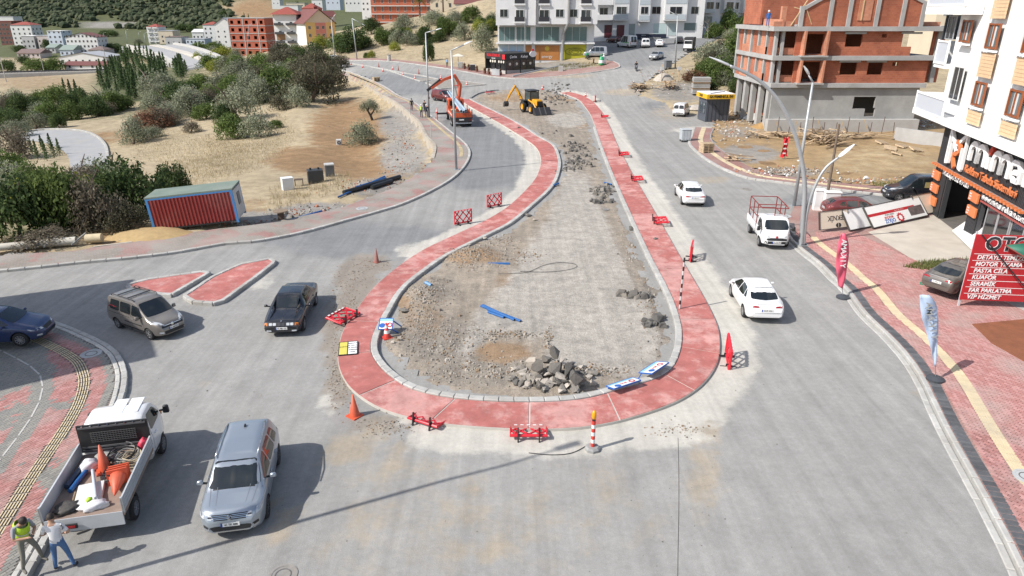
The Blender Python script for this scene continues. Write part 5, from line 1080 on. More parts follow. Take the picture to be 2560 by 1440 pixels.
def crown_con(seed,n=420):
 rs=np.random.RandomState(seed);z=rs.rand(n)**.8;r_=(1-z)*.30*(.75+.35*np.sin(z*38))+.02;a=rs.rand(n)*6.283;r_=r_*rs.uniform(.55,1.05,n)
 C=np.stack([r_*np.cos(a),r_*np.sin(a),.08+z*.95],1);Nn=np.stack([np.cos(a),np.sin(a),.5+0*a],1)+rs.normal(size=(n,3))*.4;Nn/=np.linalg.norm(Nn,axis=1,keepdims=True)
 return leafmesh('crown',C,Nn,.05,.4+rs.normal(size=n)*.25,LM['con'],rs,.5)
CROWN={}
for i,kd in enumerate(('olive','green','dark','dry','drydark','yellow','rust')):
 CROWN[kd]=[crown_round(kd,10*i+j,n=4200 if kd in('dark','green')else 3000,K=(24,32,40)[j],sz=.046 if kd in('olive','dry','drydark')else.052,flat=(.8,.85,.95)[j],low=True)for j in range(3)]
CROWN['con']=[crown_con(s)for s in(1,2,3)]
TRUNK=[trunk_mesh(s)for s in(1,2,3)];TRUNKC=[MB().cyl((0,0,-.1),(0,0,.3),.03,.02,6).mesh('trunk',M_bark)]
NAMES={'olive':('olive_tree','grey green olive tree','tree'),'green':('leafy_tree','mid green leafy tree','tree'),'dark':('evergreen_shrub','dense dark green shrub','shrub'),'dry':('thorn_bush','bare brownish thorn bush','bush'),'drydark':('thorn_bush','dark brown green thicket','bush'),'yellow':('leafy_tree','yellow green tree','tree'),'rust':('thorn_bush','rusty red bush','bush'),'con':('cypress','young dark cypress','tree')}
NT=[0]
def tree(kind,px,py,wpx,hpx,where,group,sink=.12):
 g=G(px,py);zc=proj(*g)[2];s_=F/zc;j=NT[0]%3;NT[0]+=1
 nm,adj,cat=NAMES[kind];t=thing(nm,adj+' '+where,cat,g-Vector((0,0,sink*hpx/s_*.3)),random.uniform(0,6.28),group)
 W,H=wpx/s_/2,hpx/s_/.93
 if kind=='con':t.scale=(W*4.0,W*4.0,H);link(bpy.data.objects.new('trunk',TRUNKC[0]),t)
 else:t.scale=(W*random.uniform(.95,1.3),W*random.uniform(.9,1.2),H/1.38*random.uniform(.9,1.1));t.rotation_euler.x=random.uniform(-.14,.14);t.rotation_euler.y=random.uniform(-.14,.14);link(bpy.data.objects.new('trunk',TRUNK[j]),t).scale=(.7,.7,.62)if kind in('dark','green','yellow')else(.95,.95,.85)
 link(bpy.data.objects.new('crown',CROWN[kind][j]),t);return t
gn='shrubs beside the red container'
for kd,x,y,w_,h_,wh in[('dark',50,590,190,200,'at the picture edge behind the fallen pole'),('green',150,575,180,190,'behind the lying concrete pole'),('dark',335,540,180,190,'left of the red container, tallest there'),('dark',430,495,90,115,'behind the corner of the red container'),('dry',245,575,140,160,'between the dark shrubs left of the container'),('yellow',150,500,110,90,'glowing among the dark shrubs'),('green',20,470,130,120,'at the edge beside the curved road'),('dry',25,395,110,90,'at the edge above the curved road'),('dry',110,612,160,60,'low along the lying concrete pole'),('drydark',320,575,130,80,'at the foot of the container end'),('dark',260,520,90,110,'in the middle of the shrub belt'),('dark',215,560,110,110,'in front of the shrub belt')]:tree(kd,x,y,w_,h_,wh,gn)
gn='trees and bushes across the dry field'
for kd,x,y,w_,h_,wh in[('green',585,345,85,75,'in the dry field above the container'),('olive',645,342,90,65,'low in the dry field'),('olive',335,360,85,80,'beside the curved road'),('rust',385,320,100,60,'among the olives'),('olive',425,305,70,60,'beside the rusty bush'),('olive',470,290,95,75,'pale and wide above the rusty bush'),('olive',400,250,115,85,'brightest below the cypress slope'),('dark',455,265,90,70,'behind the pale olives'),('dry',520,270,70,60,'at the upper field edge'),('olive',600,300,120,100,'large, standing above the green shrub'),('dark',560,310,60,60,'beside the large olive'),('olive',640,255,110,100,'in the thicket middle'),('olive',605,205,90,70,'high in the thicket'),('green',690,245,110,85,'within the thicket'),('olive',742,268,75,65,'silvery at the thicket foot'),('drydark',785,255,130,110,'at the road bend'),('drydark',835,230,80,85,'last before the road'),('drydark',720,185,110,70,'along the far field edge'),('drydark',800,195,120,80,'beside the far road'),('green',655,185,80,65,'behind the thicket'),('olive',570,180,70,50,'behind the thicket, farther'),('yellow',560,150,60,40,'below the brick shell'),('green',520,175,60,45,'at the viaduct end'),('olive',905,362,100,80,'low at the foot of the leaning olive'),('dark',150,320,50,55,'above the curved road'),('dark',212,270,60,60,'before the cypress slope'),('olive',90,322,80,45,'near the curved road'),('olive',35,345,90,60,'at the edge of the valley'),('dark',260,275,70,40,'at the slope foot'),('green',300,275,90,45,'at the slope foot, wider'),('dry',480,330,60,40,'low in the straw'),('olive',380,345,60,40,'low beside the pale olives'),('dark',30,310,90,50,'far along the edge'),('green',690,320,40,25,'tiny in the straw'),('green',500,225,70,50,'above the pale olive'),('olive',550,235,80,60,'in the upper thicket'),('drydark',660,215,90,60,'deep in the thicket'),('drydark',760,215,110,80,'beneath the far road'),('drydark',700,275,70,50,'low in front of the thicket'),('drydark',590,265,80,55,'between the olives')]:tree(kd,x,y,w_,h_,wh,gn)
gn='trees by the far road and the olive slope'
for kd,x,y,w_,h_,wh in[('olive',1020,112,50,42,'left on the slope'),('dark',1060,108,50,50,'on the slope'),('green',1115,92,60,60,'bright on the slope'),('olive',1160,100,55,50,'pale on the slope'),('olive',1205,128,75,75,'tall, left of the white block'),('dark',1075,152,34,62,'upright by the far pavement'),('green',955,112,55,50,'above the shed'),('dark',885,128,95,75,'before the painted house'),('green',845,132,60,60,'before the painted house, lighter'),('yellow',805,122,55,45,'beside the painted house'),('dark',780,150,60,50,'at the road end'),('dark',715,150,60,50,'below the white and brown house'),('green',745,150,45,40,'below the brown house'),('olive',1010,75,70,45,'high on the slope'),('green',1180,55,60,45,'under the long dark roof'),('olive',1090,60,80,45,'below the gable house'),('yellow',1195,85,50,40,'beside the white block'),('olive',1140,62,60,45,'under the dark roofs'),('dark',930,85,60,45,'under the terracotta block'),('yellow',930,145,22,22,'small by the far pavement'),('green',915,146,18,18,'tiny by the far pavement'),('olive',1230,70,40,50,'touching the white block'),('dark',985,100,50,40,'on the slope centre'),('olive',690,110,40,75,'tall bare looking, beside the brick shell'),('dark',755,60,20,70,'slim beside the brown house')]:tree(kd,x,y,w_,h_,wh,gn)
gn='trees between the street and the brick building'
for kd,x,y,w_,h_,wh in[('green',1800,205,95,75,'before the brick building'),('green',1838,150,90,85,'high beside the brick building'),('olive',1778,158,90,65,'by the uphill street'),('dark',1845,232,55,50,'low at the brick building corner'),('rust',1735,205,60,40,'beside the street corner'),('green',1815,90,60,75,'up the street'),('drydark',1755,190,50,40,'under the street trees'),('dark',1765,228,60,30,'low beside the timber stack'),('yellow',1835,200,50,40,'in the corner scrub'),('green',1855,110,50,70,'behind the brick building edge'),('dark',1880,70,60,60,'uphill behind the brick building')]:tree(kd,x,y,w_,h_,wh,gn)
gn='trees along the railway and the town'
for kd,x,y,w_,h_,wh in[('green',95,182,80,42,'beside the railway mast'),('green',140,180,60,40,'beside the railway'),('dark',20,178,40,40,'at the valley edge by the rails'),('green',220,172,26,20,'before the red roofed shed'),('dark',60,160,40,24,'behind the rails'),('dark',285,130,40,32,'between town and viaduct'),('dark',120,122,30,30,'between the valley houses'),('olive',345,108,30,14,'at the hill foot'),('dark',270,92,50,20,'above the wide white block'),('green',500,125,50,24,'behind the viaduct'),('green',540,128,50,28,'behind the viaduct, nearer the gable house'),('dark',470,80,60,24,'below the wooded hill'),('dark',560,40,30,16,'on the bare ridge'),('dark',205,125,20,22,'in town'),('dark',50,128,40,20,'left in the town')]:tree(kd,x,y,w_,h_,wh,gn)
rs=np.random.RandomState(31)
def fill(n,poly,kinds,wr,where,group):
 k=0;pl=np.array(poly)
 while k<n:
  x,y=rs.uniform(pl[:,0].min(),pl[:,0].max()),rs.uniform(pl[:,1].min(),pl[:,1].max())
  if pin([x],[y],poly)[0]:w_=rs.uniform(*wr)*(.6+y/500);tree(kinds[rs.randint(len(kinds))],x,y,w_,w_*rs.uniform(.65,.95),where,group);k+=1
fill(34,[(560,170),(700,150),(860,170),(850,240),(760,265),(640,262),(560,262)],['drydark','drydark','olive','green'],(55,85),'packed into the thicket below the far road','bushes of the roadside thicket')
fill(20,[(380,245),(480,220),(540,240),(520,300),(440,310),(370,325)],['olive','dark','olive','green','dry'],(50,75),'packed among the pale olives','bushes among the olives')
fill(26,[(0,270),(120,262),(300,262),(260,300),(150,312),(0,345)],['dark','olive','green','dry'],(40,70),'in the scrub belt above the curved road','scrub above the curved road')
fill(10,[(0,500),(120,450),(250,470),(350,520),(330,575),(120,590),(0,600)],['olive','green','dry','yellow'],(75,110),'packed into the shrub belt left of the red container','bushes of the shrub belt')
fill(22,[(860,120),(960,85),(1100,60),(1240,60),(1240,100),(1100,110),(960,135)],['olive','green','dark','olive','yellow'],(40,60),'covering the olive slope','bushes on the olive slope')
fill(14,[(1745,140),(1790,90),(1860,60),(1870,200),(1800,235),(1760,215)],['green','green','olive','drydark'],(45,70),'packed beside the brick building','bushes beside the brick building')
fill(12,[(470,150),(560,130),(600,145),(600,185),(520,180)],['green','yellow','olive'],(40,60),'between viaduct and brick shell','bushes at the viaduct end')
poly=[(268,168),(330,142),(400,162),(475,182),(450,205),(385,220),(335,255),(275,262),(245,205)]
k=0;rs=np.random.RandomState(4)
while k<120:
 x,y=rs.uniform(240,480),rs.uniform(140,262)
 if pin([x],[y],poly)[0]:tree('con',x,y,13+rs.rand()*7,24+rs.rand()*16+(y-140)*.12,'planted on the slope between railway and viaduct','young cypresses on the viaduct slope');k+=1
for x,y in[(345,143),(365,150),(385,156),(405,163),(425,170),(445,176)]:tree('con',x,y,9,12,'in the row along the viaduct edge','cypress row along the viaduct')
for x,y,h_ in[(95,398,46),(118,402,50),(136,396,44),(150,388,40),(108,378,38),(128,372,36),(82,385,34)]:tree('con',x,y,17,h_,'on the bank inside the curved road','cypresses beside the curved road')
for x,y,h_ in[(165,240,40),(178,238,36),(192,236,34),(205,250,30),(182,252,34)]:tree('con',x,y,16,h_,'in the small clump left of the slope','cypress clump in the valley')
for x,y,h_ in[(210,48,26),(228,46,22),(612,50,16),(622,50,14)]:tree('con',x,y,6,h_,'standing alone on the hill','lone cypresses on the hill')
g=G(932,300);s_=F/proj(*g)[2];t=thing('olive_tree','olive tree with open crown and dark leaning trunk on the bank','tree',g,.4)
MB().tube([(0,0,-.3),(-.25,0,.6),(-.55,.1,1.2),(-.4,.1,1.8)],[.2,.16,.13,.08],7).tube([(-.25,0,.6),(.3,.1,1.3),(.6,.2,2.0)],[.11,.08,.04],6).tube([(-.55,.1,1.2),(-1.0,-.1,1.9),(-1.1,0,2.4)],[.1,.06,.03],6).obj('trunk',M('bark_dark',(.05,.042,.036),.9,.2,6),t)
c=link(bpy.data.objects.new('crown',CROWN['olive'][0]),t);c.location=(-.3,0,1.0);c.scale=(1.6,1.6,1.75)
def bare(px,py,hpx,label):
 g=G(px,py);h_=hpx/(F/proj(*g)[2]);t=thing('bare_tree',label,'tree',g);rs=np.random.RandomState(3);mb=MB()
 def grow(p,d,L,r_,lv):
  e=p+d*L;mb.tube([p,p.lerp(e,.5)+Vector(rs.uniform(-.08,.08,3))*L,e],[r_,r_*.8,r_*.55],5)
  if lv:
   for _ in range(3):grow(e,(d+Vector(rs.uniform(-.75,.75,3))).normalized(),L*.7,r_*.5,lv-1)
 grow(Vector((0,0,-.2)),Vector((0,0,1)),h_*.32,h_*.022,4);mb.obj('branches',M_barkg,t)
bare(1768,98,62,'leafless pale tree by the uphill street');bare(693,158,82,'tall leafless tree below the white and brown house')
for px,py,hp,lab in[(1050,32,40,'palm tree before the terracotta block'),(1108,18,36,'palm tree between the two dark roofs')]:
 g=G(px,py+12);s_=F/proj(*g)[2];h_=hp/s_;t=thing('palm_tree',lab,'tree',g,0,'palms on the slope');MB().cyl((0,0,-1),(0,0,h_),.28,.2,8).obj('trunk',M_bark,t)
 rs=np.random.RandomState(px);C=[];Nn=[]
 for k in range(26):
  a=rs.rand()*6.283;el=rs.uniform(-.3,1.2)
  for q in range(14):
   u=q/13;r_=u*1.9*math.cos(el*.7);C.append((r_*math.cos(a)+rs.normal()*.08,r_*math.sin(a)+rs.normal()*.08,h_+u*1.6*math.sin(el)-1.5*u*u));Nn.append(rs.normal(size=3)*.4+np.array([0,0,1.]))
 Nn=np.array(Nn);Nn/=np.linalg.norm(Nn,axis=1,keepdims=True);link(bpy.data.objects.new('crown',leafmesh('crown',np.array(C),Nn,.3,.5+rs.normal(size=len(C))*.25,LM['palm'],rs,.3)),t)
rs=np.random.RandomState(8);V=[];Fc=[];tone=[]
ico=bmesh.new();bmesh.ops.create_icosphere(ico,subdivisions=1,radius=1);iv=np.array([v.co[:]for v in ico.verts]);ifc=[[v.index for v in f.verts]for f in ico.faces];ico.free()
n=0;X=rs.uniform(-760,40,20000);Y=rs.uniform(640,1150,20000);Z=hgt(X,Y);u,v,d=proj(X,Y,Z)
bare_=ell(X,Y,Z,[(640,22,90,34,1),(270,62,95,12,1),(262,48,30,10,.8),(120,80,90,10,.6),(330,80,200,8,.6),(350,4,30,8,.7)])
ok=(d>690)&(u>-30)&(u<600+(d-690)*.3)&(v>-60)&(v<88)&(rs.rand(20000)>bare_*1.3)
for x,y,z,t_ in zip(X[ok],Y[ok],Z[ok],rs.rand(ok.sum())):
 r_=min(1.2+rs.gamma(2.0,.8),4.6);q=iv*(1+rs.normal(size=(len(iv),1))*.18)*np.array([r_,r_,r_*.8])+np.array([x,y,z+r_*.45]);V.append(q);Fc+=[[a+n for a in f]for f in ifc];n+=len(iv);tone.append(np.clip(.35+.5*(t_-.5)+rs.normal(size=len(iv))*.25,0,1))
me=bpy.data.meshes.new('hillside_woods');me.from_pydata(np.concatenate(V).tolist(),[],Fc);a=me.attributes.new('tone','FLOAT','POINT');a.data.foreach_set('value',np.concatenate(tone).astype(np.float32));me.materials.append(LEAF('leaf_hill_hazed',(.045,.065,.035),(.15,.165,.095),0));tag(mobj('hillside_woods',me),'dark scrubby woods covering the far hillside','woods',kind='stuff')  # distance haze mixed into the leaf colour: paler and greyer than the near leaves
def grass(name,label,pts,hmin,hmax,mat,rs,w_=.02,lean=.35):
 n=len(pts);B=np.array(pts);H=rs.uniform(hmin,hmax,n)[:,None];a=rs.rand(n)*6.283;d=np.stack([np.cos(a),np.sin(a),0*a],1);e=np.stack([-np.sin(a),np.cos(a),0*a],1)
 T_=B+np.array([0,0,1])*H+e*H*rs.uniform(0,lean,(n,1));V=np.stack([B-d*w_,B+d*w_,T_],1).reshape(-1,3)
 me=bpy.data.meshes.new(name);me.from_pydata(V.tolist(),[],np.arange(3*n).reshape(-1,3).tolist());t_=me.attributes.new('tone','FLOAT','POINT');t_.data.foreach_set('value',np.repeat(rs.rand(n),3).astype(np.float32));me.materials.append(mat);return tag(mobj(name,me),label,'grass',kind='stuff')
STRAW=LEAF('straw',(.30,.235,.13),(.48,.40,.255),0)
def scatter(n,polys,rs,clump=0):
 o=[];
 for pl,frac in polys:
  pl=np.array(pl);k=int(n*frac);x=rs.uniform(pl[:,0].min(),pl[:,0].max(),k*4);y=rs.uniform(pl[:,1].min(),pl[:,1].max(),k*4);m_=pin(x,y,pl)
  w3=[P(a,b,-1.2)if False else(a,b)for a,b in zip(x[m_][:k],y[m_][:k])];o+=w3
 return o
def world_scatter(n,poly_px,rs,clump=.0):
 wp=np.array([G(a,b)[:2]for a,b in poly_px]);x=rs.uniform(wp[:,0].min(),wp[:,0].max(),n*3);y=rs.uniform(wp[:,1].min(),wp[:,1].max(),n*3);m_=pin(x,y,wp);x,y=x[m_][:n],y[m_][:n]
 k=pdist(x,y,wp,True)>rs.rand(len(x))**1.5*np.ptp(wp[:,1])*.22;x,y=x[k],y[k]
 if clump:
  k=vnoise(x,y,clump,17)>rs.uniform(-.7,.4,len(x));x,y=x[k],y[k]
 return np.stack([x,y,terr_z(x,y)],1)
rs=np.random.RandomState(12)
pts=np.concatenate([world_scatter(42000,[(440,480),(620,440),(700,400),(760,330),(700,270),(640,350),(540,330),(480,340),(430,400),(380,400)],rs),world_scatter(12000,[(300,320),(500,320),(470,420),(330,400)],rs),world_scatter(9000,[(950,110),(1240,130),(1230,150),(1070,155),(900,148)],rs,.5),world_scatter(5000,[(0,215),(150,210),(230,230),(150,260),(0,250)],rs,.5)])
grass('dry_grass','tall dry straw grass covering the field',pts,.08,.3,STRAW,rs,.016,.9)
pts=np.concatenate([world_scatter(5000,[(640,500),(700,450),(740,470),(800,450),(880,430),(900,470),(820,490),(740,530),(650,540)],rs,2.0)])
grass('dry_grass_tufts','tall straw tufts around the white box and black tanks',pts,.2,.55,STRAW,rs,.016,.8)
def flat_scatter(n,poly_px,z,rs):
 wp=np.array([P(a,b,z)[:2]for a,b in poly_px]);x=rs.uniform(wp[:,0].min(),wp[:,0].max(),n*3);y=rs.uniform(wp[:,1].min(),wp[:,1].max(),n*3);m_=pin(x,y,wp);x,y=x[m_][:n],y[m_][:n];return np.stack([x,y,0*x+z],1)
grass('weeds','green weeds growing along the forecourt edge',np.concatenate([flat_scatter(1600,[(2255,668),(2300,655),(2420,650),(2440,668),(2330,678)],.13,rs),flat_scatter(500,[(2180,455),(2330,455),(2330,466),(2180,466)],.13,rs)]),.08,.3,LEAF('weed_green',(.07,.09,.025),(.25,.27,.10),0),rs,.02)
grass('verge_grass','thin green brown grass on the corner verge by the restaurant',world_scatter(3500,[(1340,180),(1400,160),(1480,155),(1510,162),(1460,172),(1390,180)],rs,1.0),.1,.35,LEAF('verge',(.10,.11,.04),(.28,.23,.11),0),rs,.03)
# == VEHICLES
def PAINT(name,col,metal=0.0,rough=.28):
 return M('paint_'+name,col,rough,.02,1.0,metal=metal,coat=.6,spec=.5,dirt=(.32,.29,.25),dscale=1.2,damt=.10)
M_tyre=M('tyre_rubber',(.02,.02,.021),.85,.15,8);M_rim=M('rim_alloy',(.42,.42,.43),.3,.05,4,metal=.7);M_rimd=M('rim_dark',(.10,.10,.105),.4,.05,4,metal=.5);M_rims=M('rim_steel',(.22,.22,.23),.55,.1,4)
M_cg=GLASS('car_glass',(.012,.016,.018),.05);M_blk=M('black_plastic',(.018,.018,.02),.55,.08,5);M_lamp=M('headlamp_clear',(.50,.52,.54),.08,.1,20,spec=.8);M_red=M('tail_lamp',(.30,.012,.015),.15,.05,5,spec=.8);M_amb=M('amber_lamp',(.55,.16,.01),.2,.05,5);M_chr=M('chrome',(.6,.6,.6),.15,0,metal=1);M_plw=M('plate_white',(.72,.72,.70),.5,.02);M_plb=M('plate_blue',(.01,.06,.35),.5,0);M_pltx=M('plate_black',(.01,.01,.01),.5,0);M_shut=M('shut_line',(.012,.012,.013),.7,0)
def wheel_meshes(r_,wd,rimmat,style=5):
 prof=[(r_*.62,-wd/2),(r_*.9,-wd/2),(r_*.985,-wd*.38),(r_,-wd*.2),(r_,wd*.2),(r_*.985,wd*.38),(r_*.9,wd/2),(r_*.62,wd/2)]
 ty=MB().lathe(prof,28).mesh('tyre',M_tyre);ty.polygons.foreach_set('use_smooth',[True]*len(ty.polygons))
 rm=MB();rm.lathe([(r_*.62,wd*.46),(r_*.60,wd*.30),(r_*.57,wd*.10),(0,wd*.06)],24,mi=1);rm.lathe([(r_*.64,wd*.40),(r_*.64,wd*.5),(r_*.585,wd*.5),(r_*.585,wd*.3)],24)
 for k in range(style):
  a=k*2*math.pi/style;c,s_=math.cos(a),math.sin(a);rm.bar((c*r_*.06,s_*r_*.06,wd*.40),(c*r_*.61,s_*r_*.61,wd*.44),r_*(.16 if style<8 else.09),wd*.16)
 rm.lathe([(r_*.14,wd*.2),(r_*.14,wd*.5),(0,wd*.52)],12);rm.lathe([(r_*.62,-wd*.4),(0,-wd*.3)],16,mi=1)
 return ty,rm.mesh('rim',[rimmat,M_rimd])
def rnd_poly(p,it=2):
 p=[Vector(q)for q in p]
 for _ in range(it):
  o=[]
  for i in range(len(p)):a,b=p[i],p[(i+1)%len(p)];k=.09 if _==0 else.25;o+=[a.lerp(b,k),a.lerp(b,1-k)]
  p=o
 return p
class Car:
 def __init__(s,name,label,L,W,H,top,belt,plan,roofw,zb,wheels,r,paint,cat='car',rim=None,style=5,group=None,arch=True,wd=.21):
  """top, belt: side outlines (x, z) rear to front; plan: (x, half width); wheels: two x; origin at the middle of the wheelbase on the ground"""
  s.t=thing(name,label,cat,(0,0,0),0,group);s.L,s.W,s.H,s.wx,s.r=L,W,H,wheels,r;s.paint=paint
  x0,x1=top[0][0],top[-1][0];N=74;u=np.linspace(0,1,N);u=u+.10*np.sin(2*math.pi*u)/(2*math.pi)*-1.0
  X=x0+(x1-x0)*u
  def smooth(a,k=3):
   w_=np.exp(-.5*(np.arange(-k,k+1)/1.1)**2);w_/=w_.sum();return np.convolve(np.pad(a,k,mode='edge'),w_,'valid')
  zt=smooth(np.interp(X,*zip(*top)),2);zl=smooth(np.interp(X,*zip(*belt)));wv=smooth(np.interp(X,*zip(*plan)),2);zl=np.minimum(zl,zt-.02)
  zbv=np.interp(X,*zip(*zb))if hasattr(zb,'__len__')else np.full(N,zb)
  hb=max(H-np.interp(0,*zip(*belt)),.2);s.hb=hb
  V=[];Fq=[];K=14
  for i in range(N):
   w_,a,b,c=wv[i],zbv[i],zl[i],zt[i];k=np.clip((c-b)/hb,0,1);wr=(1-k)*w_*.90+k*min(roofw,w_*.98);k2=min(1,(c-b)/.12);e=.05*k2
   ring=[(0,a),(w_*.8,a),(w_*.945,a+.05),(w_*.985,a+(b-a)*.25),(w_,a+(b-a)*.55),(w_*.995,b-(b-a)*.12),(w_*.965,b)]
   for q in(.25,.5,.75):ring.append((w_*.965*(1-q)+wr*q+.012*math.sin(q*math.pi),b*(1-q)+(c-e)*q))
   ring+=[(wr,c-e),(wr*.94,c-e*.35),(wr*.6,c),(0,c+.012)]
   V+=[(X[i],y,z)for y,z in ring]+[(X[i],-y,z)for y,z in ring[1:-1]]
  M_=K+K-2
  def idx(i,j):return i*M_+j
  loop=list(range(K))+[K+q-1 for q in range(K-2,0,-1)]
  for i in range(N-1):
   for q in range(len(loop)):a,b=loop[q],loop[(q+1)%len(loop)];Fq.append((idx(i,a),idx(i+1,a),idx(i+1,b),idx(i,b)))
  for i,rev in((0,False),(N-1,True)):
   for j in range(K-1):
    l0,l1=idx(i,j),idx(i,j+1);r0=idx(i,K+j-1)if 0<j else l0;r1=idx(i,K+j)if j+1<K-1 else l1
    f=[l0,l1,r1,r0];f=[v for n_,v in enumerate(f)if v not in f[:n_]]
    if len(f)>2:Fq.append(tuple(f)if not rev else tuple(f[::-1]))
  me=bpy.data.meshes.new('body');me.from_pydata(V,[],Fq);me.materials.append(paint);me.materials.append(M_blk)
  bm=bmesh.new();bm.from_mesh(me);bmesh.ops.recalc_face_normals(bm,faces=bm.faces);bm.to_mesh(me)
  s.bvh=BVHTree.FromBMesh(bm);bm.free()
  s.body=link(bpy.data.objects.new('body',me),s.t)
  if arch:
   cut=MB()
   for wx in wheels:
    for sy in(-1,1):cut.cyl((wx,sy*(W/2-.30),r),(wx,sy*(W/2+.2),r),r*1.17,n=24)
   cm=cut.mesh('cut',[paint,M_blk]);cm.polygons.foreach_set('material_index',[1]*len(cm.polygons));co=bpy.data.objects.new('cut',cm);TMP.collection.objects.link(co)
   tmpo=bpy.data.objects.new('tmpbody',me);mo=tmpo.modifiers.new('b','BOOLEAN');mo.operation='DIFFERENCE';mo.object=co;mo.solver='EXACT'
   nm=to_mesh(tmpo);s.body.data=nm;nm.name='body';bpy.data.objects.remove(tmpo);bpy.data.objects.remove(co)
  d=s.body.data;d.polygons.foreach_set('use_smooth',[True]*len(d.polygons));d.set_sharp_from_angle(angle=R(38))
  ty,rm=wheel_meshes(r,wd,rim or M_rim,style)
  for wx in wheels:
   for sy in(-1,1):
    w_=link(bpy.data.objects.new('wheel',ty),s.t);w_.location=(wx,sy*(W/2-wd/2-.015),r);w_.rotation_euler=(R(-90)*sy,0,0);link(bpy.data.objects.new('rim',rm),w_)
 def patch(s,view,poly,name,mat,off=.006,rounded=0,parent=None,cell=.16,both=False):
  """a panel laid onto the body: outline in the plane seen from that side (F front, B back: y z; L R sides: x z; T top: x y)"""
  if both:
   s.patch({'L':'R','F':'F','B':'B','T':'T'}[view],[(-a,b)if view in 'FB' else((a,-b)if view=='T' else(a,b))for a,b in poly],name,mat,off,rounded,parent,cell)
  p=rnd_poly([(a,b,0)for a,b in poly],rounded)if rounded else[Vector((a,b,0))for a,b in poly]
  bm=bmesh.new();bm.faces.new([bm.verts.new(q)for q in p])
  lo=[min(q[k]for q in p)for k in(0,1)];hi=[max(q[k]for q in p)for k in(0,1)]
  for k in(0,1):
   n=int((hi[k]-lo[k])/cell)
   for q in range(1,n+1):
    c=lo[k]+(hi[k]-lo[k])*q/(n+1);no=[0,0,0];no[k]=1;pc=[0,0,0];pc[k]=c
    bmesh.ops.bisect_plane(bm,geom=bm.verts[:]+bm.edges[:]+bm.faces[:],plane_co=pc,plane_no=no)
  for v in bm.verts:
   a,b=v.co.x,v.co.y
   o,d={'F':((9,a,b),(-1,0,0)),'B':((-9,a,b),(1,0,0)),'L':((a,9,b),(0,-1,0)),'R':((a,-9,b),(0,1,0)),'T':((a,b,9),(0,0,-1))}[view]
   h_,n_,i_,t_=s.bvh.ray_cast(Vector(o),Vector(d))
   if h_ is None:h_,n_,i_,t_=s.bvh.find_nearest(Vector(o)+Vector(d)*(9-s.L/2 if view in 'FB' else 8.2))
   v.co=h_+n_*off
  ref=Vector({'F':(1,0,0),'B':(-1,0,0),'L':(0,1,0),'R':(0,-1,0),'T':(0,0,1)}[view])
  bm.normal_update()
  if sum((f.normal.dot(ref)for f in bm.faces))<0:bmesh.ops.reverse_faces(bm,faces=bm.faces)
  me=bpy.data.meshes.new(name);bm.to_mesh(me);bm.free();me.materials.append(mat);me.polygons.foreach_set('use_smooth',[True]*len(me.polygons))
  return link(bpy.data.objects.new(name,me),parent or s.t)
 def line(s,view,a,b,wd=.014,name='shut_line',mat=None,both=True,off=.004):
  d=Vector((b[0]-a[0],b[1]-a[1]));n_=Vector((-d.y,d.x)).normalized()*wd/2
  s.patch(view,[(a[0]+n_.x,a[1]+n_.y),(b[0]+n_.x,b[1]+n_.y),(b[0]-n_.x,b[1]-n_.y),(a[0]-n_.x,a[1]-n_.y)],name,mat or M_shut,off,cell=.25,both=both)
 def plate(s,view,z,text,w_=.52,h_=.115,y=0,country=True):
  x=s.bvh.ray_cast(Vector((9 if view=='F' else-9,y,z)),Vector((-1 if view=='F' else 1,0,0)))[0].x;sg=1 if view=='F' else-1
  pl=MB().box((x+sg*.012,y,z),(.02,w_,h_)).obj('number_plate',M_plw,s.t);MB().box((x+sg*.0135,y-sg*(w_/2-.025),z),(.021,.05,h_)).obj('country_band',M_plb,pl)
  lettering(text,h_*.82,M_pltx,pl,(x+sg*.0235,y+sg*.025,z),(R(90),0,R(90)*sg),ext=.001,bold=.002,sx=.9)
 def mirrors(s,x,z,mat=None,y=None,sz=(.13,.2,.14)):
  for sy in(-1,1):
   yy=(y or s.W/2-.02);m_=MB();m_.box((x,sy*(yy+.16),z),sz,taper=.82);o=m_.obj('mirror',mat or s.paint,s.t,bev=.03,smooth=30);MB().bar((x,sy*(yy-.05),z-.05),(x,sy*(yy+.1),z-.03),.05).obj('mirror_arm',M_blk,o)
 def handles(s,xs,z):
  for x in xs:
   for sy in(-1,1):
    h_=s.bvh.ray_cast(Vector((x,sy*9,z)),Vector((0,-sy,0)))[0]
    if h_:MB().box((x,h_.y+sy*.018,z),(.2,.035,.03)).obj('door_handle',s.paint,s.t,bev=.01)
 def finish(s,loc,rz,k=1.0):s.t.location=loc;s.t.rotation_euler=(0,0,rz);s.t.scale=(OS*k,OS*k,OS*k);return s.t
def by_wheels(front,rear,side,W,z=0,wb=None):
 """front / rear wheel contact pixels on one side ('L'/'R' of the car) -> location of the wheelbase middle and heading"""
 a=PW(front,z);b=PW(rear,z);d=(a-b);d.z=0;d.normalize();n=Vector((-d.y,d.x,0));m_=(a+b)/2
 return m_+n*(-1 if side=='L' else 1)*(W/2-.1)*OS,math.atan2(d.y,d.x)
def cabin_glass(c,ws,rw,side,seal=True):
 """ws: windscreen outline (y, z) from the front; rw: rear window(s) from the back; side: list of side panes (x, z)"""
 c.patch('F',ws,'windscreen',M_cg,rounded=2)
 for p in rw:c.patch('B',p,'rear_window',M_cg,rounded=2)
 for p in side:c.patch('L',p,'side_window',M_cg,rounded=1,both=True)
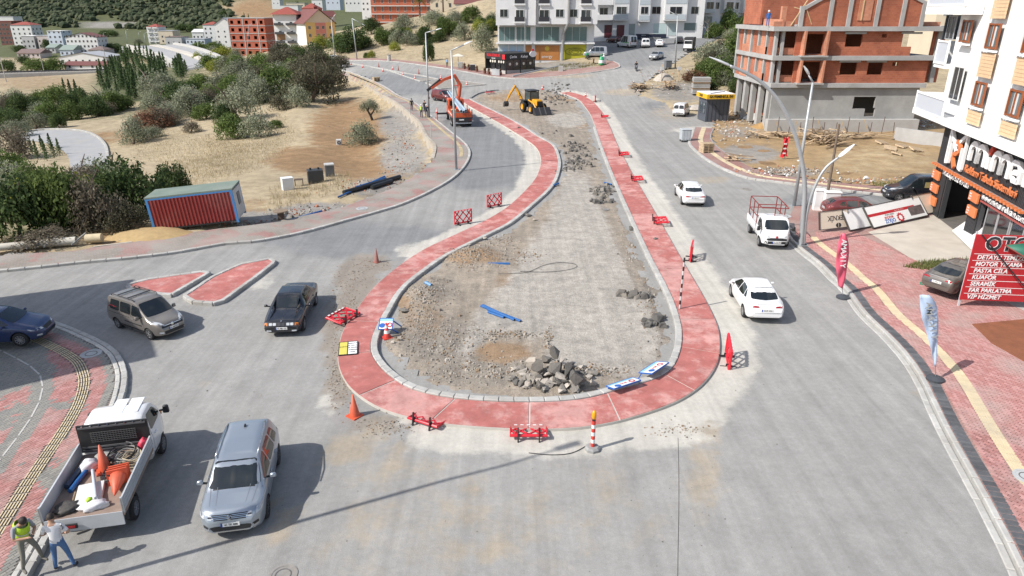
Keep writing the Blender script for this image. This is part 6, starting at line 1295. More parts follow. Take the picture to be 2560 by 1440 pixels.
 # ---- body types ==
def suv(name,label,paint,plate='41 TK 888',group=None):
 L,W,H=4.49,1.84,1.66;wx=(-1.34,1.34)
 top=[(-2.22,.62),(-2.21,.98),(-2.12,1.12),(-1.78,1.58),(-1.5,1.63),(-.5,1.66),(.25,1.62),(.52,1.54),(1.18,1.13),(1.32,1.06),(2.0,.98),(2.16,.90),(2.24,.74),(2.265,.6)]
 belt=[(-2.2,.95),(-1.5,1.02),(0,1.0),(1.1,.97),(1.9,.90),(2.26,.70)];plan=[(-2.22,.70),(-2.12,.84),(-1.8,.905),(-1,.92),(1,.92),(1.75,.90),(2.05,.83),(2.2,.70),(2.265,.56)]
 c=Car(name,label,L,W,H,top,belt,plan,.64,[(-2.25,.45),(-2.0,.27),(2.0,.24),(2.265,.34)],wx,.345,paint,rim=M_rimd,style=10,group=group)
 cabin_glass(c,[(-.79,1.10),(.79,1.10),(.62,1.56),(-.62,1.56)],[[(-.56,1.12),(.56,1.12),(.50,1.5),(-.5,1.5)]],[[(.05,1.04),(.98,1.08),(.45,1.46),(.05,1.53)],[(-.95,1.05),(-.03,1.04),(-.03,1.53),(-.85,1.52)],[(-1.6,1.09),(-1.03,1.06),(-.95,1.5),(-1.35,1.48)]])
 c.patch('F',[(.42,.75),(.84,.80),(.9,.95),(.52,.88)],'headlight',M_lamp,.008,1,both=True);c.patch('F',[(.48,.80),(.60,.805),(.60,.85),(.5,.84)],'headlight_lens',M('lens_dark',(.05,.05,.06),.1,0),.012,0,both=True)
 c.patch('F',[(-.44,.73),(.44,.73),(.50,.88),(-.50,.88)],'grille',M_blk,.006);
 for z in(.77,.81,.85):c.line('F',(-.5,z),(.5,z),.016,'grille_bar',M_chr,False,.012)
 c.patch('F',[(-.62,.40),(.62,.40),(.55,.56),(-.55,.56)],'lower_intake',M_blk,.006,1);c.patch('F',[(.56,.46),(.76,.48),(.76,.58),(.6,.56)],'fog_surround',M_blk,.006,1,both=True);c.line('F',(-.66,.37),(.66,.37),.03,'skid_trim',M_chr,False,.01)
 MB().lathe([(.06,0),(.06,.015),(.075,.015),(.075,0)],20,M=Matrix.Translation((c.bvh.ray_cast(Vector((9,0,.81)),Vector((-1,0,0)))[0].x+.012,0,.81))@Matrix.Rotation(R(90),4,'Y')).obj('badge_ring',M_chr,c.t);lettering('V',.075,M_chr,c.t,(2.29,0,.835),(R(90),0,R(90)),bold=.003);lettering('W',.075,M_chr,c.t,(2.29,0,.785),(R(90),0,R(90)),bold=.003)
 c.plate('F',.60,plate)
 for y in(.46,.66):c.line('T',(1.15,y*1.02),(2.02,y*.86),.012,'bonnet_crease',M('crease',(.25,.27,.29),.4,0,metal=.6))
 c.line('T',(1.24,-.8),(1.24,.8),.05,'scuttle',M_blk,False)
 for y in(.6,):
  for sy in(-1,1):MB().tube([(.35,sy*.62,1.63),(-.3,sy*.63,1.70),(-1.3,sy*.60,1.66),(-1.55,sy*.58,1.60)],.022,6).obj('roof_rail',M_chr,c.t,smooth=1)
 MB().box((-1.25,0,1.68),(.12,.05,.06)).obj('antenna',M_blk,c.t)
 for x in(1.02,.0,-1.0):c.line('L',(x+.04,.42),(x,1.03))
 c.patch('L',[(-.98,.32),(.98,.32),(.98,.40),(-.98,.40)],'sill',M_blk,.01,both=True);c.line('L',(-1.9,.66),(1.9,.64),.012,'body_crease',M('crease',(.25,.27,.29)))
 c.patch('B',[(.45,.92),(.84,.90),(.84,1.02),(.5,1.04)],'tail_light',M_red,.01,1,both=True);c.handles((.25,-.75),.92);c.mirrors(.78,1.08);return c
def sedan(name,label,paint,plate='',tail='wide',dims=(4.62,1.78,1.45),old=False,rim=None,style=5,plate_v='B',group=None,dark_glass=False):
 L,W,H=dims;h=L/2;k=W/2
 if old:
  top=[(-h,.55),(-h+.02,.86),(-h+.12,.93),(-1.42,.96),(-.85,1.34),(-.6,1.39),(.3,1.40),(.52,1.36),(1.08,.95),(1.2,.92),(h-.25,.80),(h-.08,.76),(h-.02,.66),(h,.5)]
  belt=[(-h,.84),(-1.3,.90),(1.0,.88),(h-.1,.72),(h,.55)];plan=[(-h,k*.80),(-h+.12,k*.92),(-h+.7,k*.98),(0,k),(h-.7,k*.97),(h-.14,k*.90),(h,k*.82)]
 else:
  top=[(-h,.55),(-h+.02,.92),(-h+.14,1.03),(-1.62,1.06),(-.95,1.36),(-.55,1.43),(.2,1.45),(.5,1.39),(1.22,.98),(1.34,.93),(h-.3,.78),(h-.1,.68),(h-.02,.56),(h,.45)]
  belt=[(-h,.88),(-1.5,.96),(-.3,.93),(1.1,.88),(h-.2,.70),(h,.5)];plan=[(-h,k*.72),(-h+.1,k*.88),(-h+.5,k*.97),(-.8,k),(.8,k),(h-.6,k*.96),(h-.2,k*.82),(h,k*.55)]
 wx=(-h+.95 if not old else-h+.98,h-.88 if not old else h-.80)
 c=Car(name,label,L,W,H,top,belt,plan,k*.64,[(-h,.40),(-h+.3,.25),(h-.3,.22),(h,.3)],wx,.31,paint,rim=rim,style=style,group=group)
 zt=H-.06
 if old:ws,rw,sd=[(-.74,.96),(.74,.96),(.60,1.35),(-.60,1.35)],[[(-.62,.98),(.62,.98),(.54,1.31),(-.54,1.31)]],[[(.0,.93),(.92,.94),(.45,1.28),(.0,1.32)],[(-.85,.93),(-.06,.93),(-.06,1.32),(-.72,1.29)],[(-1.18,.96),(-.9,.94),(-.78,1.26),(-.86,1.22)]]
 else:ws,rw,sd=[(-.74,.99),(.74,.99),(.58,1.39),(-.58,1.39)],[[(-.66,1.065),(.66,1.065),(.53,1.385),(-.53,1.385)]],[[(.02,.95),(1.02,.96),(.5,1.30),(.02,1.36)],[(-.92,.99),(-.05,.95),(-.05,1.36),(-.72,1.32)],[(-1.3,1.03),(-.98,1.0),(-.8,1.28),(-.92,1.25)]]
 cabin_glass(c,ws,rw,sd)
 for x in(1.0,-.02,-.92):c.line('L',(x+.03,.36),(x,.93))
 if old:
  c.patch('F',[(-.62,.60),(.62,.60),(.64,.72),(-.64,.72)],'grille',M_blk,.006)
  for y in(.10,):c.patch('F',[(.015,.59),(.15,.59),(.15,.72),(.015,.72)],'kidney_grille',M('kidney',(.05,.05,.055),.3,0),.02,1,both=True)
  for y in(.30,.47):c.patch('F',[(y-.07,.61),(y+.07,.61),(y+.07,.71),(y-.07,.71)],'headlight',M_lamp,.012,2,both=True)
  c.patch('F',[(.60,.60),(.74,.61),(.74,.70),(.60,.71)],'indicator',M_amb,.012,0,both=True);c.patch('F',[(-.75,.42),(.75,.42),(.75,.52),(-.75,.52)],'bumper_strip',M_blk,.02);c.patch('F',[(.45,.33),(.66,.34),(.66,.41),(.45,.40)],'fog_light',M_lamp,.012,1,both=True)
  MB().lathe([(0,.012),(.04,.012),(.042,0)],16,M=Matrix.Translation((h-.12,0,.785))@Matrix.Rotation(R(20),4,'Y')).obj('badge',M_chr,c.t)
  c.line('T',(1.1,0),(h-.15,0),.02,'bonnet_ridge',M('ridge_dark',(.03,.03,.035),.3,0),False)
  c.line('L',(-1.9,.52),(1.9,.52),.05,'side_trim',M_blk)
 else:
  c.patch('F',[(.38,.62),(.78,.66),(.80,.76),(.46,.70)],'headlight',M_lamp,.008,1,both=True);c.patch('F',[(-.36,.50),(.36,.50),(.40,.66),(-.40,.66)],'grille',M_blk,.006,1);c.patch('F',[(-.6,.32),(.6,.32),(.5,.42),(-.5,.42)],'lower_intake',M_blk,.006,1)
 if tail=='wide':
  c.patch('B',[(.30,.80),(.80,.78),(.82,.90),(.44,.87)],'tail_light',M_red,.01,1,both=True);c.line('B',(-.44,.84),(.44,.84),.025,'chrome_strip',M_chr,False,.012)
 elif tail=='slim':
  c.patch('B',[(.36,.86),(.80,.86),(.82,.96),(.40,.93)],'tail_light',M_red,.01,1,both=True);c.line('B',(-.7,1.0),(.7,1.0),.02,'boot_lip_shade',M('lip_shadow',(.3,.3,.3),.5,0),False)  # shade under the boot lip painted as a thin grey strip
 else:c.patch('B',[(.36,.72),(.76,.72),(.76,.84),(.36,.84)],'tail_light',M_red,.01,0,both=True)
 c.patch('B',[(-.60,.34),(.60,.34),(.52,.44),(-.52,.44)],'rear_valance',M_blk,.008,1);c.line('B',(-.78,.62),(.78,.62),.012,'bumper_joint',None,False)
 if plate:c.plate(plate_v,{'F':.48 if old else.52,'B':.74}[plate_v],plate)
 c.handles((.2,-.75),.84 if not old else.80);c.mirrors(.82 if not old else.76,.98 if not old else.94,sz=(.1,.18,.12));return c
def hatch(name,label,paint,group=None,rim=None,tail=True):
 L,W,H=4.25,1.81,1.45;h=L/2;k=W/2
 top=[(-h,.55),(-h+.03,.95),(-h+.2,1.1),(-1.45,1.34),(-.9,1.42),(.1,1.45),(.45,1.39),(1.15,1.0),(1.28,.95),(h-.3,.80),(h-.1,.70),(h-.02,.58),(h,.45)]
 belt=[(-h,.9),(-1.4,1.0),(-.3,.95),(1.1,.90),(h-.2,.72),(h,.5)];plan=[(-h,k*.74),(-h+.1,k*.88),(-h+.5,k*.97),(-.8,k),(.8,k),(h-.6,k*.96),(h-.2,k*.82),(h,k*.55)]
 c=Car(name,label,L,W,H,top,belt,plan,k*.65,[(-h,.40),(-h+.3,.24),(h-.3,.21),(h,.3)],(-h+.80,h-.86),.32,paint,rim=rim,style=10,group=group)
 cabin_glass(c,[(-.68,1.02),(.68,1.02),(.55,1.38),(-.55,1.38)],[[(-.56,1.06),(.56,1.06),(.46,1.32),(-.46,1.32)]],[[(.0,.97),(.98,.98),(.45,1.31),(.0,1.37)],[(-.88,1.0),(-.06,.97),(-.06,1.37),(-.8,1.34)],[(-1.35,1.08),(-.95,1.03),(-.88,1.32),(-1.15,1.28)]])
 for x in(.98,-.03,-.9):c.line('L',(x+.03,.36),(x,.94))
 c.patch('F',[(.36,.62),(.80,.66),(.83,.76),(.44,.70)],'headlight',M_lamp,.008,1,both=True);c.patch('F',[(-.30,.54),(.30,.54),(.36,.68),(-.36,.68)],'grille',M_blk,.006,1);c.patch('F',[(-.6,.32),(.6,.32),(.5,.42),(-.5,.42)],'lower_intake',M_blk,.006,1);c.patch('F',[(.58,.38),(.74,.40),(.72,.47),(.58,.46)],'fog_light',M_lamp,.01,0,both=True)
 c.patch('B',[(.46,.86),(.82,.84),(.82,1.0),(.5,1.0)],'tail_light',M_red,.01,1,both=True);c.plate('B',.72,'41 HR 204');c.handles((.2,-.72),.86);c.mirrors(.78,1.0,sz=(.1,.18,.12));return c
def van(name,label,paint,kind='combi',group=None,plate='',pv='F',rails=False,dims=(4.40,1.83,1.83),trim=True,rim=None,new=True):
 """small high-roof van seen from any side; kind combi or panel"""
 L,W,H=dims;h=L/2;k=W/2;q=H-1.83
 top=[(-h,.55),(-h+.02,1.2),(-h+.10,1.66+q),(-h+.22,1.78+q),(-.9,1.83+q),(.1,1.82+q),(.42,1.76+q),(1.22,1.18),(1.36,1.10),(h-.3,.96),(h-.1,.84),(h-.01,.66),(h,.5)]
 belt=[(-h,1.02),(-.5,1.05),(.9,1.04),(1.3,1.0),(h-.2,.84),(h,.56)];plan=[(-h,k*.93),(-h+.06,k*.97),(-h+.4,k),(.8,k),(h-.6,k*.97),(h-.2,k*.83),(h,k*.62)]
 c=Car(name,label,L,W,H,top,belt,plan,k*.80,[(-h,.42),(-h+.3,.26),(h-.3,.24),(h,.32)],(-h+.80,h-.86),.315,paint,rim=rim or M_rim,style=5 if new else 8,group=group)
 t_=1.66+q;sd=[[(.06,1.09),(1.02,1.12),(.62,t_-.06),(.12,t_)]]
 if kind=='combi':sd+=[[(-.92,1.1),(-.02,1.09),(.02,t_),(-.88,t_)],[(-1.85,1.12),(-1.0,1.1),(-.96,t_),(-1.72,t_-.02)]]
 cabin_glass(c,[(-.76,1.16),(.76,1.16),(.66,t_+.06),(-.66,t_+.06)],[[(.05,1.12),(.70,1.12),(.64,t_-.06),(.05,t_-.04)],[(-.70,1.12),(-.05,1.12),(-.05,t_-.04),(-.64,t_-.06)]],sd)
 for x in(1.02,.02,-.96):c.line('L',(x+.03,.4),(x,t_ if x<.9 else 1.05))
 c.line('B',(0,.5),(0,1.7),.016,both=False);c.line('L',(-1.95,.95),(-.1,.95),.02,'slide_rail',M_blk)
 c.patch('F',[(.40,.82),(.80,.92),(.84,1.06),(.52,.95)],'headlight',M_lamp,.01,1,both=True);c.patch('F',[(-.62,.70),(.62,.70),(.55,.82),(-.55,.82)]if new else[(-.4,.66),(.4,.66),(.38,.74),(-.38,.74)],'grille',M_blk,.008,1);c.patch('F',[(-.66,.36),(.66,.36),(.58,.54),(-.58,.54)],'lower_intake',M_blk,.008,1)
 c.line('F',(-.5,.80),(.5,.80),.03,'chrome_strip',M_chr,False,.014)if new else None
 xx=c.bvh.ray_cast(Vector((9,0,.79)),Vector((-1,0,0)))[0].x;MB().lathe([(0,.02),(.07,.018),(.085,0)],18,M=Matrix.Translation((xx+.01,0,.79))@Matrix.Rotation(R(75),4,'Y')).obj('badge',M_chr if new else M('badge_red',(.35,.02,.03),.3,0),c.t)
 c.patch('F',[(.56,.42),(.72,.43),(.72,.52),(.58,.52)],'fog_light',M_lamp,.012,1,both=True)
 c.patch('B',[(.70,.72),(.86,.72),(.84,1.34),(.72,1.30)],'tail_light',M_red,.01,1,both=True);c.patch('B',[(-.84,.38),(.84,.38),(.84,.56),(-.84,.56)],'rear_bumper',M_blk if not new else paint,.015)
 if trim:c.patch('L',[(-1.0,.34),(1.0,.34),(1.0,.44),(-1.0,.44)],'sill',M_blk,.01,both=True);c.line('L',(-.6,.68),(.9,.68),.06,'side_trim',M_blk)
 if rails:
  for sy in(-1,1):
   MB().tube([(.2,sy*.64,H-.04),(.1,sy*.66,H+.05),(-1.7,sy*.66,H+.05),(-1.85,sy*.64,H-.05)],.025,6).obj('roof_rail',M_blk,c.t)
  for x in(-.4,-1.25):MB().box((x,0,H+.05),(.07,1.34,.03)).obj('roof_bar',M_blk,c.t)
 for y in(-.42,-.14,.14,.42):c.line('T',(-1.9,y),(.1,y),.02,'roof_groove',M('groove',(.25,.24,.23),.5,0),False)
 if plate:c.plate(pv,.62 if pv=='F' else.66,plate)
 c.handles((.2,-.78),.93);c.mirrors(.82,1.14,sz=(.12,.22,.2));return c
 # ---- the cars near the camera ==
l,a=by_wheels((671,1288),(697,1160),'L',1.84)
suv('suv','silver SUV with roof rails driving towards the camera beside the loaded pickup',PAINT('silver_blue',(.33,.37,.42),.55)).finish(l,a,.96)
l,a=by_wheels((762,819),(788,764),'L',1.75)
sedan('sedan','old black sedan with twin headlights coming towards the camera',PAINT('black',(.012,.013,.018),0,.2),'41 ABL 127','old',(4.72,1.75,1.41),True,M_rim,7,'F').finish(l,a)
l,a=by_wheels((366,848),(303,825),'R',1.83)
van('passenger_van','beige grey passenger van with black roof rails at the paved corner',PAINT('beige_grey',(.22,.20,.18),.4),'combi',None,'41 ASM 810','F',True).finish(l,a,.87)
l,a=by_wheels((66,872),(-110,884),'R',1.81,.13)
hatch('hatchback','dark blue hatchback parked on the corner paving at the picture edge',PAINT('navy',(.012,.035,.12),.3)).finish(l+Vector((0,0,.13)),a)
l,a=by_wheels((1829,742),(1858,791),'L',1.79)
sedan('sedan','white sedan with slim tail lights driving away beside the ring path',PAINT('white',(.72,.72,.72)),'34 EP 3352','slim',(4.45,1.79,1.41),False,M_rim,10).finish(l,a)
l,a=by_wheels((1689,488),(1705,512),'L',1.77)
sedan('sedan','white sedan with wide chrome tail strip driving away, farther up the road',PAINT('white',(.72,.72,.72)),'41 AIM 173','wide',(4.62,1.77,1.46),False,M_rim,5).finish(l,a)
l,a=by_wheels((2470,722),(2392,750),'R',1.80,.13);
sedan('sedan','brown grey sedan parked beside the red price board',PAINT('brown_grey',(.155,.14,.125),.5),'41 AAN 56','slim',(4.57,1.80,1.46),False,M_rim,10).finish(l+Vector((0,0,.13)),a)
l,a=by_wheels((2228,503),(2372,507),'L',1.90)
tv=van('minivan','black minivan parked in the side street behind the leaning signs',PAINT('black',(.012,.013,.018),0,.2),'combi',None,'41 TR 905','F',False,(4.9,1.90,1.95));tv.finish(l,a)
for sy in(-1,1):MB().box((-.45,sy*.93,1.35),(.75,.03,.42)).obj('curtain',M('curtain_gold',(.28,.22,.09),.9,.3,30),tv.t)
c=hatch('hatchback','dark red hatchback half hidden behind the leaning signs',PAINT('dark_red',(.15,.025,.025),.3));c.finish(Vector((22.2,43.6,.0)),R(-6))
l,a=P(1703,288),R(65)
van('small_van','white van standing before the dark kiosk, rear doors to the camera',PAINT('white',(.72,.72,.72)),'combi',None,'41 FN 512','B',False,(4.16,1.72,1.82),True,M_rims,False).finish(l,a)
van('pickup_escort','dark red van with open bonnet before the crane truck',PAINT('dark_red',(.15,.025,.025)),'panel',None,'','F',False,(4.25,1.8,1.75)).finish(G(1108,252),R(-48))
# ---- parked along the far street ==
gp='cars parked up the far street'
W_=PAINT('white',(.72,.72,.72));DK=PAINT('charcoal',(.03,.03,.035),.3)
def repaint(t,old,new):
 for o in t.children_recursive:
  for sl_ in o.material_slots:
   if sl_.material==old:sl_.link='OBJECT';sl_.material=new
 return t
SED=[o for o in COL.objects if o.get('label','').startswith('white sedan with wide')][0];PH=hatch('parked_car','white hatchback right of the parked white van',W_,group=gp).finish(G(1648,116),R(80))
def park(src,label,px,py,rz,paint=None,name='parked_car',group=gp):
 c=copytree(src,None,G(px,py),R(rz),label,group);c.name=name
 for o in list(c.children):
  if o.name.startswith('number_plate'):
   for q in list(o.children):bpy.data.objects.remove(q)
   bpy.data.objects.remove(o)
 return repaint(c,W_,paint)if paint else c
park(SED,'white sedan first in the row between the white blocks',1487,88,158);park(SED,'dark grey sedan second in the row between the white blocks',1512,98,140,DK);park(PH,'dark red car behind the green striped minibus',1535,106,128,PAINT('maroon',(.06,.012,.018),.3))
van('parked_van','white van parked beside the green striped minibus',W_,'panel',gp,'','B',False,(4.3,1.8,1.85),True,M_rims,False).finish(G(1612,118),R(84))
park(PH,'black hatchback at the foot of the uphill row',1698,108,72,PAINT('black',(.012,.013,.018)));park(SED,'white sedan higher up the street in front of the long block',1728,92,24);park(PH,'silver compact car facing down the street by the corner scrub',1640,148,-122,PAINT('silver',(.42,.43,.45),.5))
park(SED,'white sedan highest on the uphill street',1822,28,30);park(SED,'dark sedan beside the highest white one',1852,30,30,DK)
ge='cars at the far road end'
park(PH,'white car at the far road end behind the thicket',830,152,200,group=ge);park(PH,'white car half hidden below the white and brown house',708,158,170,group=ge);park(PH,'white car beside the leafless tree below the brick shell',655,158,175,group=ge)
mbx=van('minibus','white minibus with green side stripe parked among the cars',PAINT('white',(.72,.72,.72)),'combi',gp,'','B',False,(5.9,1.99,2.5),False,M_rims,False);mbx.finish(G(1566,118),R(112));mbx.line('L',(-2.6,1.0),(1.0,1.0),.22,'green_stripe',M('stripe_green',(.05,.3,.06),.4,0))
van('minibus','silver minibus parked beside the centre block with posters',PAINT('silver',(.42,.43,.45),.5),'combi',gp,'','B',False,(5.0,1.9,2.1),False,M_rims,False).finish(G(1487,142),R(176))
# ---- pickups ==
def cab(name,label,paint,L,W,H,xb,xf,group=None,cat='pickup',r=.33,wx=(-1.5,1.6),zw=1.1):
 """short cab: body from xb (behind the seats) to xf (nose)"""
 k=W/2
 top=[(xb,.55),(xb+.01,H-.25),(xb+.10,H-.05),(xb+.3,H),(xb+.9,H),(xb+1.15,H-.08),(xb+1.75,zw+.12),(xb+1.95,zw),(xf-.28,zw-.2),(xf-.1,zw-.32),(xf-.02,.66),(xf,.5)]
 belt=[(xb,zw),(xb+1.6,zw),(xf-.2,zw-.28),(xf,.56)];plan=[(xb,k*.97),(xb+.5,k),(xf-.9,k),(xf-.4,k*.9),(xf-.1,k*.72),(xf,k*.6)]
 c=Car(name,label,L,W,H,top,belt,plan,k*.82,[(xb,.45),(xf-.4,.30),(xf,.36)],wx,r,paint,cat,M_rims,8,group)
 cabin_glass(c,[(-k*.82,zw+.12),(k*.82,zw+.12),(k*.70,H-.12),(-k*.70,H-.12)],[[(-k*.66,zw+.15),(k*.66,zw+.15),(k*.6,H-.18),(-k*.6,H-.18)]],[[(xb+.35,zw+.06),(xb+1.5,zw+.08),(xb+1.05,H-.2),(xb+.42,H-.15)]])
 for x in(xb+.28,xb+1.62):c.line('L',(x,.5),(x,zw if x>xb+1 else H-.2))
 c.patch('F',[(.42,zw-.34),(.80,zw-.26),(.82,zw-.12),(.5,zw-.2)],'headlight',M_lamp,.01,1,both=True);c.patch('F',[(-.45,.66),(.45,.66),(.42,.78),(-.42,.78)],'grille',M_blk,.01,1);c.patch('F',[(-.7,.42),(.7,.42),(.66,.58),(-.66,.58)],'lower_intake',M_blk,.012,1)
 c.patch('L',[(xb+.2,.5),(xf-1.3,.5),(xf-1.3,.62),(xb+.2,.62)],'side_trim',M_blk,.01,both=True);c.handles((xb+.55,),zw-.12);c.mirrors(xb+1.5,zw+.14,M_blk,sz=(.14,.2,.28));return c
M_alu=M('dropside_alu',(.55,.57,.59),.4,.08,4,metal=.2,dirt=(.35,.34,.32));M_ply=M('bed_plywood',(.23,.16,.125),.8,.25,3,dirt=(.33,.28,.24))
def bed(c,x0,x1,W,z,side_h,mat,floor):
 t=c.t;MB().box(((x0+x1)/2,0,z-.06),(x1-x0,W,.12)).obj('bed_floor',floor,t);MB().box(((x0+x1)/2,0,z-.22),(x1-x0-.2,.8,.2)).obj('chassis',M_blk,t)
 for sy in(-1,1):
  b=MB()
  b.box(((x0+x1)/2,sy*(W/2-.02),z+side_h/2),(x1-x0,.045,side_h))
  for q in(.2,.5,.8):b.box(((x0+x1)/2,sy*(W/2+.005),z+side_h*q),(x1-x0-.1,.02,side_h*.16))
  b.obj('drop_side',mat,t)
 b=MB();b.box((x0+.02,0,z+side_h/2),(.045,W-.1,side_h));
 for q in(.2,.5,.8):b.box((x0-.005,0,z+side_h*q),(.02,W-.2,side_h*.16))
 return b.obj('tailgate',mat,t)
BX0,BX1,BZ,BW=-2.55,.55,.98,2.05
l,a=by_wheels((411,1122),(332,1312),'R',1.98)
c=cab('dropside_pickup','white dropside pickup loaded with cones and pipes at the paved corner',PAINT('white',(.72,.72,.72)),5.6,1.98,2.02,.62,2.75,wx=(-1.6,1.72),r=.34,zw=1.28);PK_T=c.t
tg=bed(c,BX0,BX1,BW,BZ,.42,M_alu,M_ply);c.finish(l,a)
tg.location=(BX0+.02,0,BZ);tg.data.transform(Matrix.Translation((-BX0-.02,0,-BZ)));tg.rotation_euler=(0,R(-172)*1.0,0);tg.rotation_euler=(0,R(-178),0)
MB().box((BX0-.06,.35,BZ-.22),(.05,.36,.13)).obj('tail_light_box',M_blk,PK_T);MB().box((BX0-.09,.35,BZ-.22),(.03,.28,.07)).obj('lamp_lens',M_red,PK_T)
hb_=MB();hb_.box((.62,0,1.5),(.06,2.0,.95)).obj('headboard',M('headboard_black',(.02,.02,.021),.6,.1,5),PK_T)
for z in(1.1,1.2,1.9):MB().box((.575,0,z),(.04,1.9,.05)).obj('headboard_rail',M('headboard_edge',(.10,.10,.105),.5,.1),PK_T)
for k in range(17):MB().box((.57,-.62+k*.0775,1.55),(.02,.015,.36)).obj('guard_mesh_bar',M('guard',(.09,.09,.09),.5,0),PK_T)
for k in range(6):MB().box((.565,0,1.39+k*.065),(.02,1.3,.012)).obj('guard_mesh_bar',M('guard',(.09,.09,.09)),PK_T)
for k in range(8):MB().cyl((.585,-.85+k*.24,1.95),(.56,-.85+k*.24,1.95),.025,n=8).obj('rivet',M_chr,PK_T)
for sy in(-1,1):MB().tube([(-1.6+.45*math.cos(q),sy*.86,.34+.45*math.sin(q))for q in np.linspace(0,math.pi,9)],.06,6).obj('mudguard',M_blk,PK_T);MB().box((BX0+.03,sy*(BW/2-.02),BZ+.2),(.06,.06,.5)).obj('corner_post',M_alu,PK_T)
for y in(-.45,0):MB().box((1.5,y,2.026),(.9,.4,.02)).obj('roof_panel',PAINT('white',(.72,.72,.72)),PK_T,bev=.01)
MB().box((1.9,-1.03,1.42),(.03,.03,.1)).obj('indicator',M_amb,PK_T)
BL_,BA_=l.copy(),a
def bedpt(x,y,z,l=BL_,a=BA_):return Matrix.Translation(l)@Matrix.Rotation(a,4,'Z')@(Vector((x,y,BZ+z))*OS)
BED_A=a;BED=bedpt
l2,a2=by_wheels((1898,616),(1872,580),'R',1.83)
c=cab('rack_pickup','small white pickup with red tube rack parked at the kerb',PAINT('white',(.72,.72,.72)),4.9,1.83,1.85,.25,2.28,wx=(-1.35,1.42),r=.315,zw=1.12)
bed(c,-2.1,.2,1.85,.78,.40,PAINT('white',(.72,.72,.72)),M_alu);c.plate('F',.52,'41 AUE 990');c.patch('F',[(-.62,.62),(.62,.62),(.58,.76),(-.58,.76)],'front_trim',M_blk,.016,1);MB().lathe([(0,.02),(.07,.018),(.085,0)],18,M=Matrix.Translation((2.2,0,.83))@Matrix.Rotation(R(75),4,'Y')).obj('badge',M('badge_red',(.35,.02,.03)),c.t)
M_rk=M('rack_red',(.22,.03,.025),.5,.1,5)
for x in(-2.0,-.9,.15):
 for sy in(-1,1):MB().bar((x,sy*.84,.8),(x,sy*.84,2.35),.05).obj('rack_post',M_rk,c.t)
for z in(2.35,1.6):
 for sy in(-1,1):MB().bar((-2.0,sy*.84,z),(.15,sy*.84,z),.045).obj('rack_rail',M_rk,c.t)
 for x in(-2.0,.15):MB().bar((x,-.82,z),(x,.82,z),.045).obj('rack_rail',M_rk,c.t)
for sy in(-1,1):MB().bar((.15,sy*.84,2.35),(1.0,sy*.80,2.35),.045).obj('rack_rail',M_rk,c.t)
MB().bar((1.0,-.8,2.35),(1.0,.8,2.35),.045).obj('rack_rail',M_rk,c.t);MB().bar((1.0,0,2.35),(1.0,0,1.85),.04).obj('rack_post',M_rk,c.t)
c.finish(l2,a2)
# == SITE FURNITURE AND LOOSE THINGS
M_bred=M('barrier_red',(.60,.02,.035),.4,.06,6);M_bwh=M('reflect_white',(.72,.72,.7),.4,.05,6);M_cor=M('cone_orange',(.62,.085,.03),.5,.1,5,dirt=(.3,.2,.15),damt=.3);M_crd=M('cone_red',(.55,.05,.035),.5,.08,5)
# ---- barriers
def barrier_mesh():
 w,h,z0=1.24,.78,.1;fr=MB().tube([(-w/2,0,z0),(w/2,0,z0),(w/2,0,z0+h),(-w/2,0,z0+h)],.055,6,closed=True)
 la=MB()
 for a,b in[((-.6,.1),(.1,.88)),((-.1,.1),(.6,.88)),((.6,.1),(-.1,.88)),((.1,.1),(-.6,.88)),((-.6,.5),(-.25,.88)),((.6,.5),(.25,.88)),((-.6,.5),(-.25,.1)),((.6,.5),(.25,.1))]:la.bar((a[0],0,a[1]),(b[0],0,b[1]),.04,.062)
 st=MB()
 for k in range(5):st.box((-.44+k*.22,-.06,.88),(.11,.012,.07))
 ft=MB().box((0,0,.03),(.05,.62,.06)).box((0,0,.1),(.05,.2,.12))
 return fr.mesh('frame',M_bred),la.mesh('lattice',M_bred),st.mesh('reflector_stripe',M_bwh),ft.mesh('foot',M_blk)
BM=barrier_mesh()
def barrier(px,py,rz,label,lie=0,z=0,s=1.0,tilt=0):
 g=PW((px,py),z)
 t=thing('barrier',label,'barrier',g+Vector((0,0,.06 if lie else 0)),rz,'red plastic barriers around the ring');t.scale=(s,s,s)
 t.rotation_euler=Euler((lie,tilt,0)).to_matrix().to_euler()if not lie else(lie,tilt,rz)
 if not lie:t.rotation_euler=(0,tilt,rz)
 for m in BM[:3]:link(bpy.data.objects.new(m.name.split('.')[0],m),t)
 for x in(-.36,.36):o=link(bpy.data.objects.new('foot',BM[3]),t);o.location=(x,0,0)
barrier(1158,560,R(34),'red barrier standing on the road side of the ring, nearer one');barrier(1236,517,R(40),'red barrier standing on the road side of the ring, farther one')
barrier(1727,648,R(72),'red barrier standing edge-on beside the striped pole');barrier(1818,905,R(80),'red barrier standing edge-on at the wide bend of the ring',tilt=R(-8));barrier(1488,254,R(80),'red barrier standing at the far end of the ring path')
barrier(880,800,R(62),'red barrier lying across the ring path edge near the black sedan',R(-84),.14);barrier(1052,1062,R(-28),'fallen red barrier with striped rail beside the orange cone',R(-100),.12,.9);barrier(1322,1096,R(0),'fallen red barrier on its dark legs at the front of the ring',R(-100),.14,.92)
barrier(1632,553,R(86),'red barrier lying flat on the ring path, nearest of the four',R(86),.2);barrier(1578,448,R(86),'red barrier lying flat on the ring path, second of the four',R(86),.2);barrier(1547,386,R(86),'red barrier lying flat on the ring path, third of the four',R(86),.2);barrier(1503,292,R(80),'red barrier lying flat on the ring path, farthest of the four',R(86),.14);barrier(1222,231,R(20),'red barrier lying behind the island kerb',R(86),.2);barrier(1138,214,R(5),'red barrier lying on the grey median',R(86),.2)
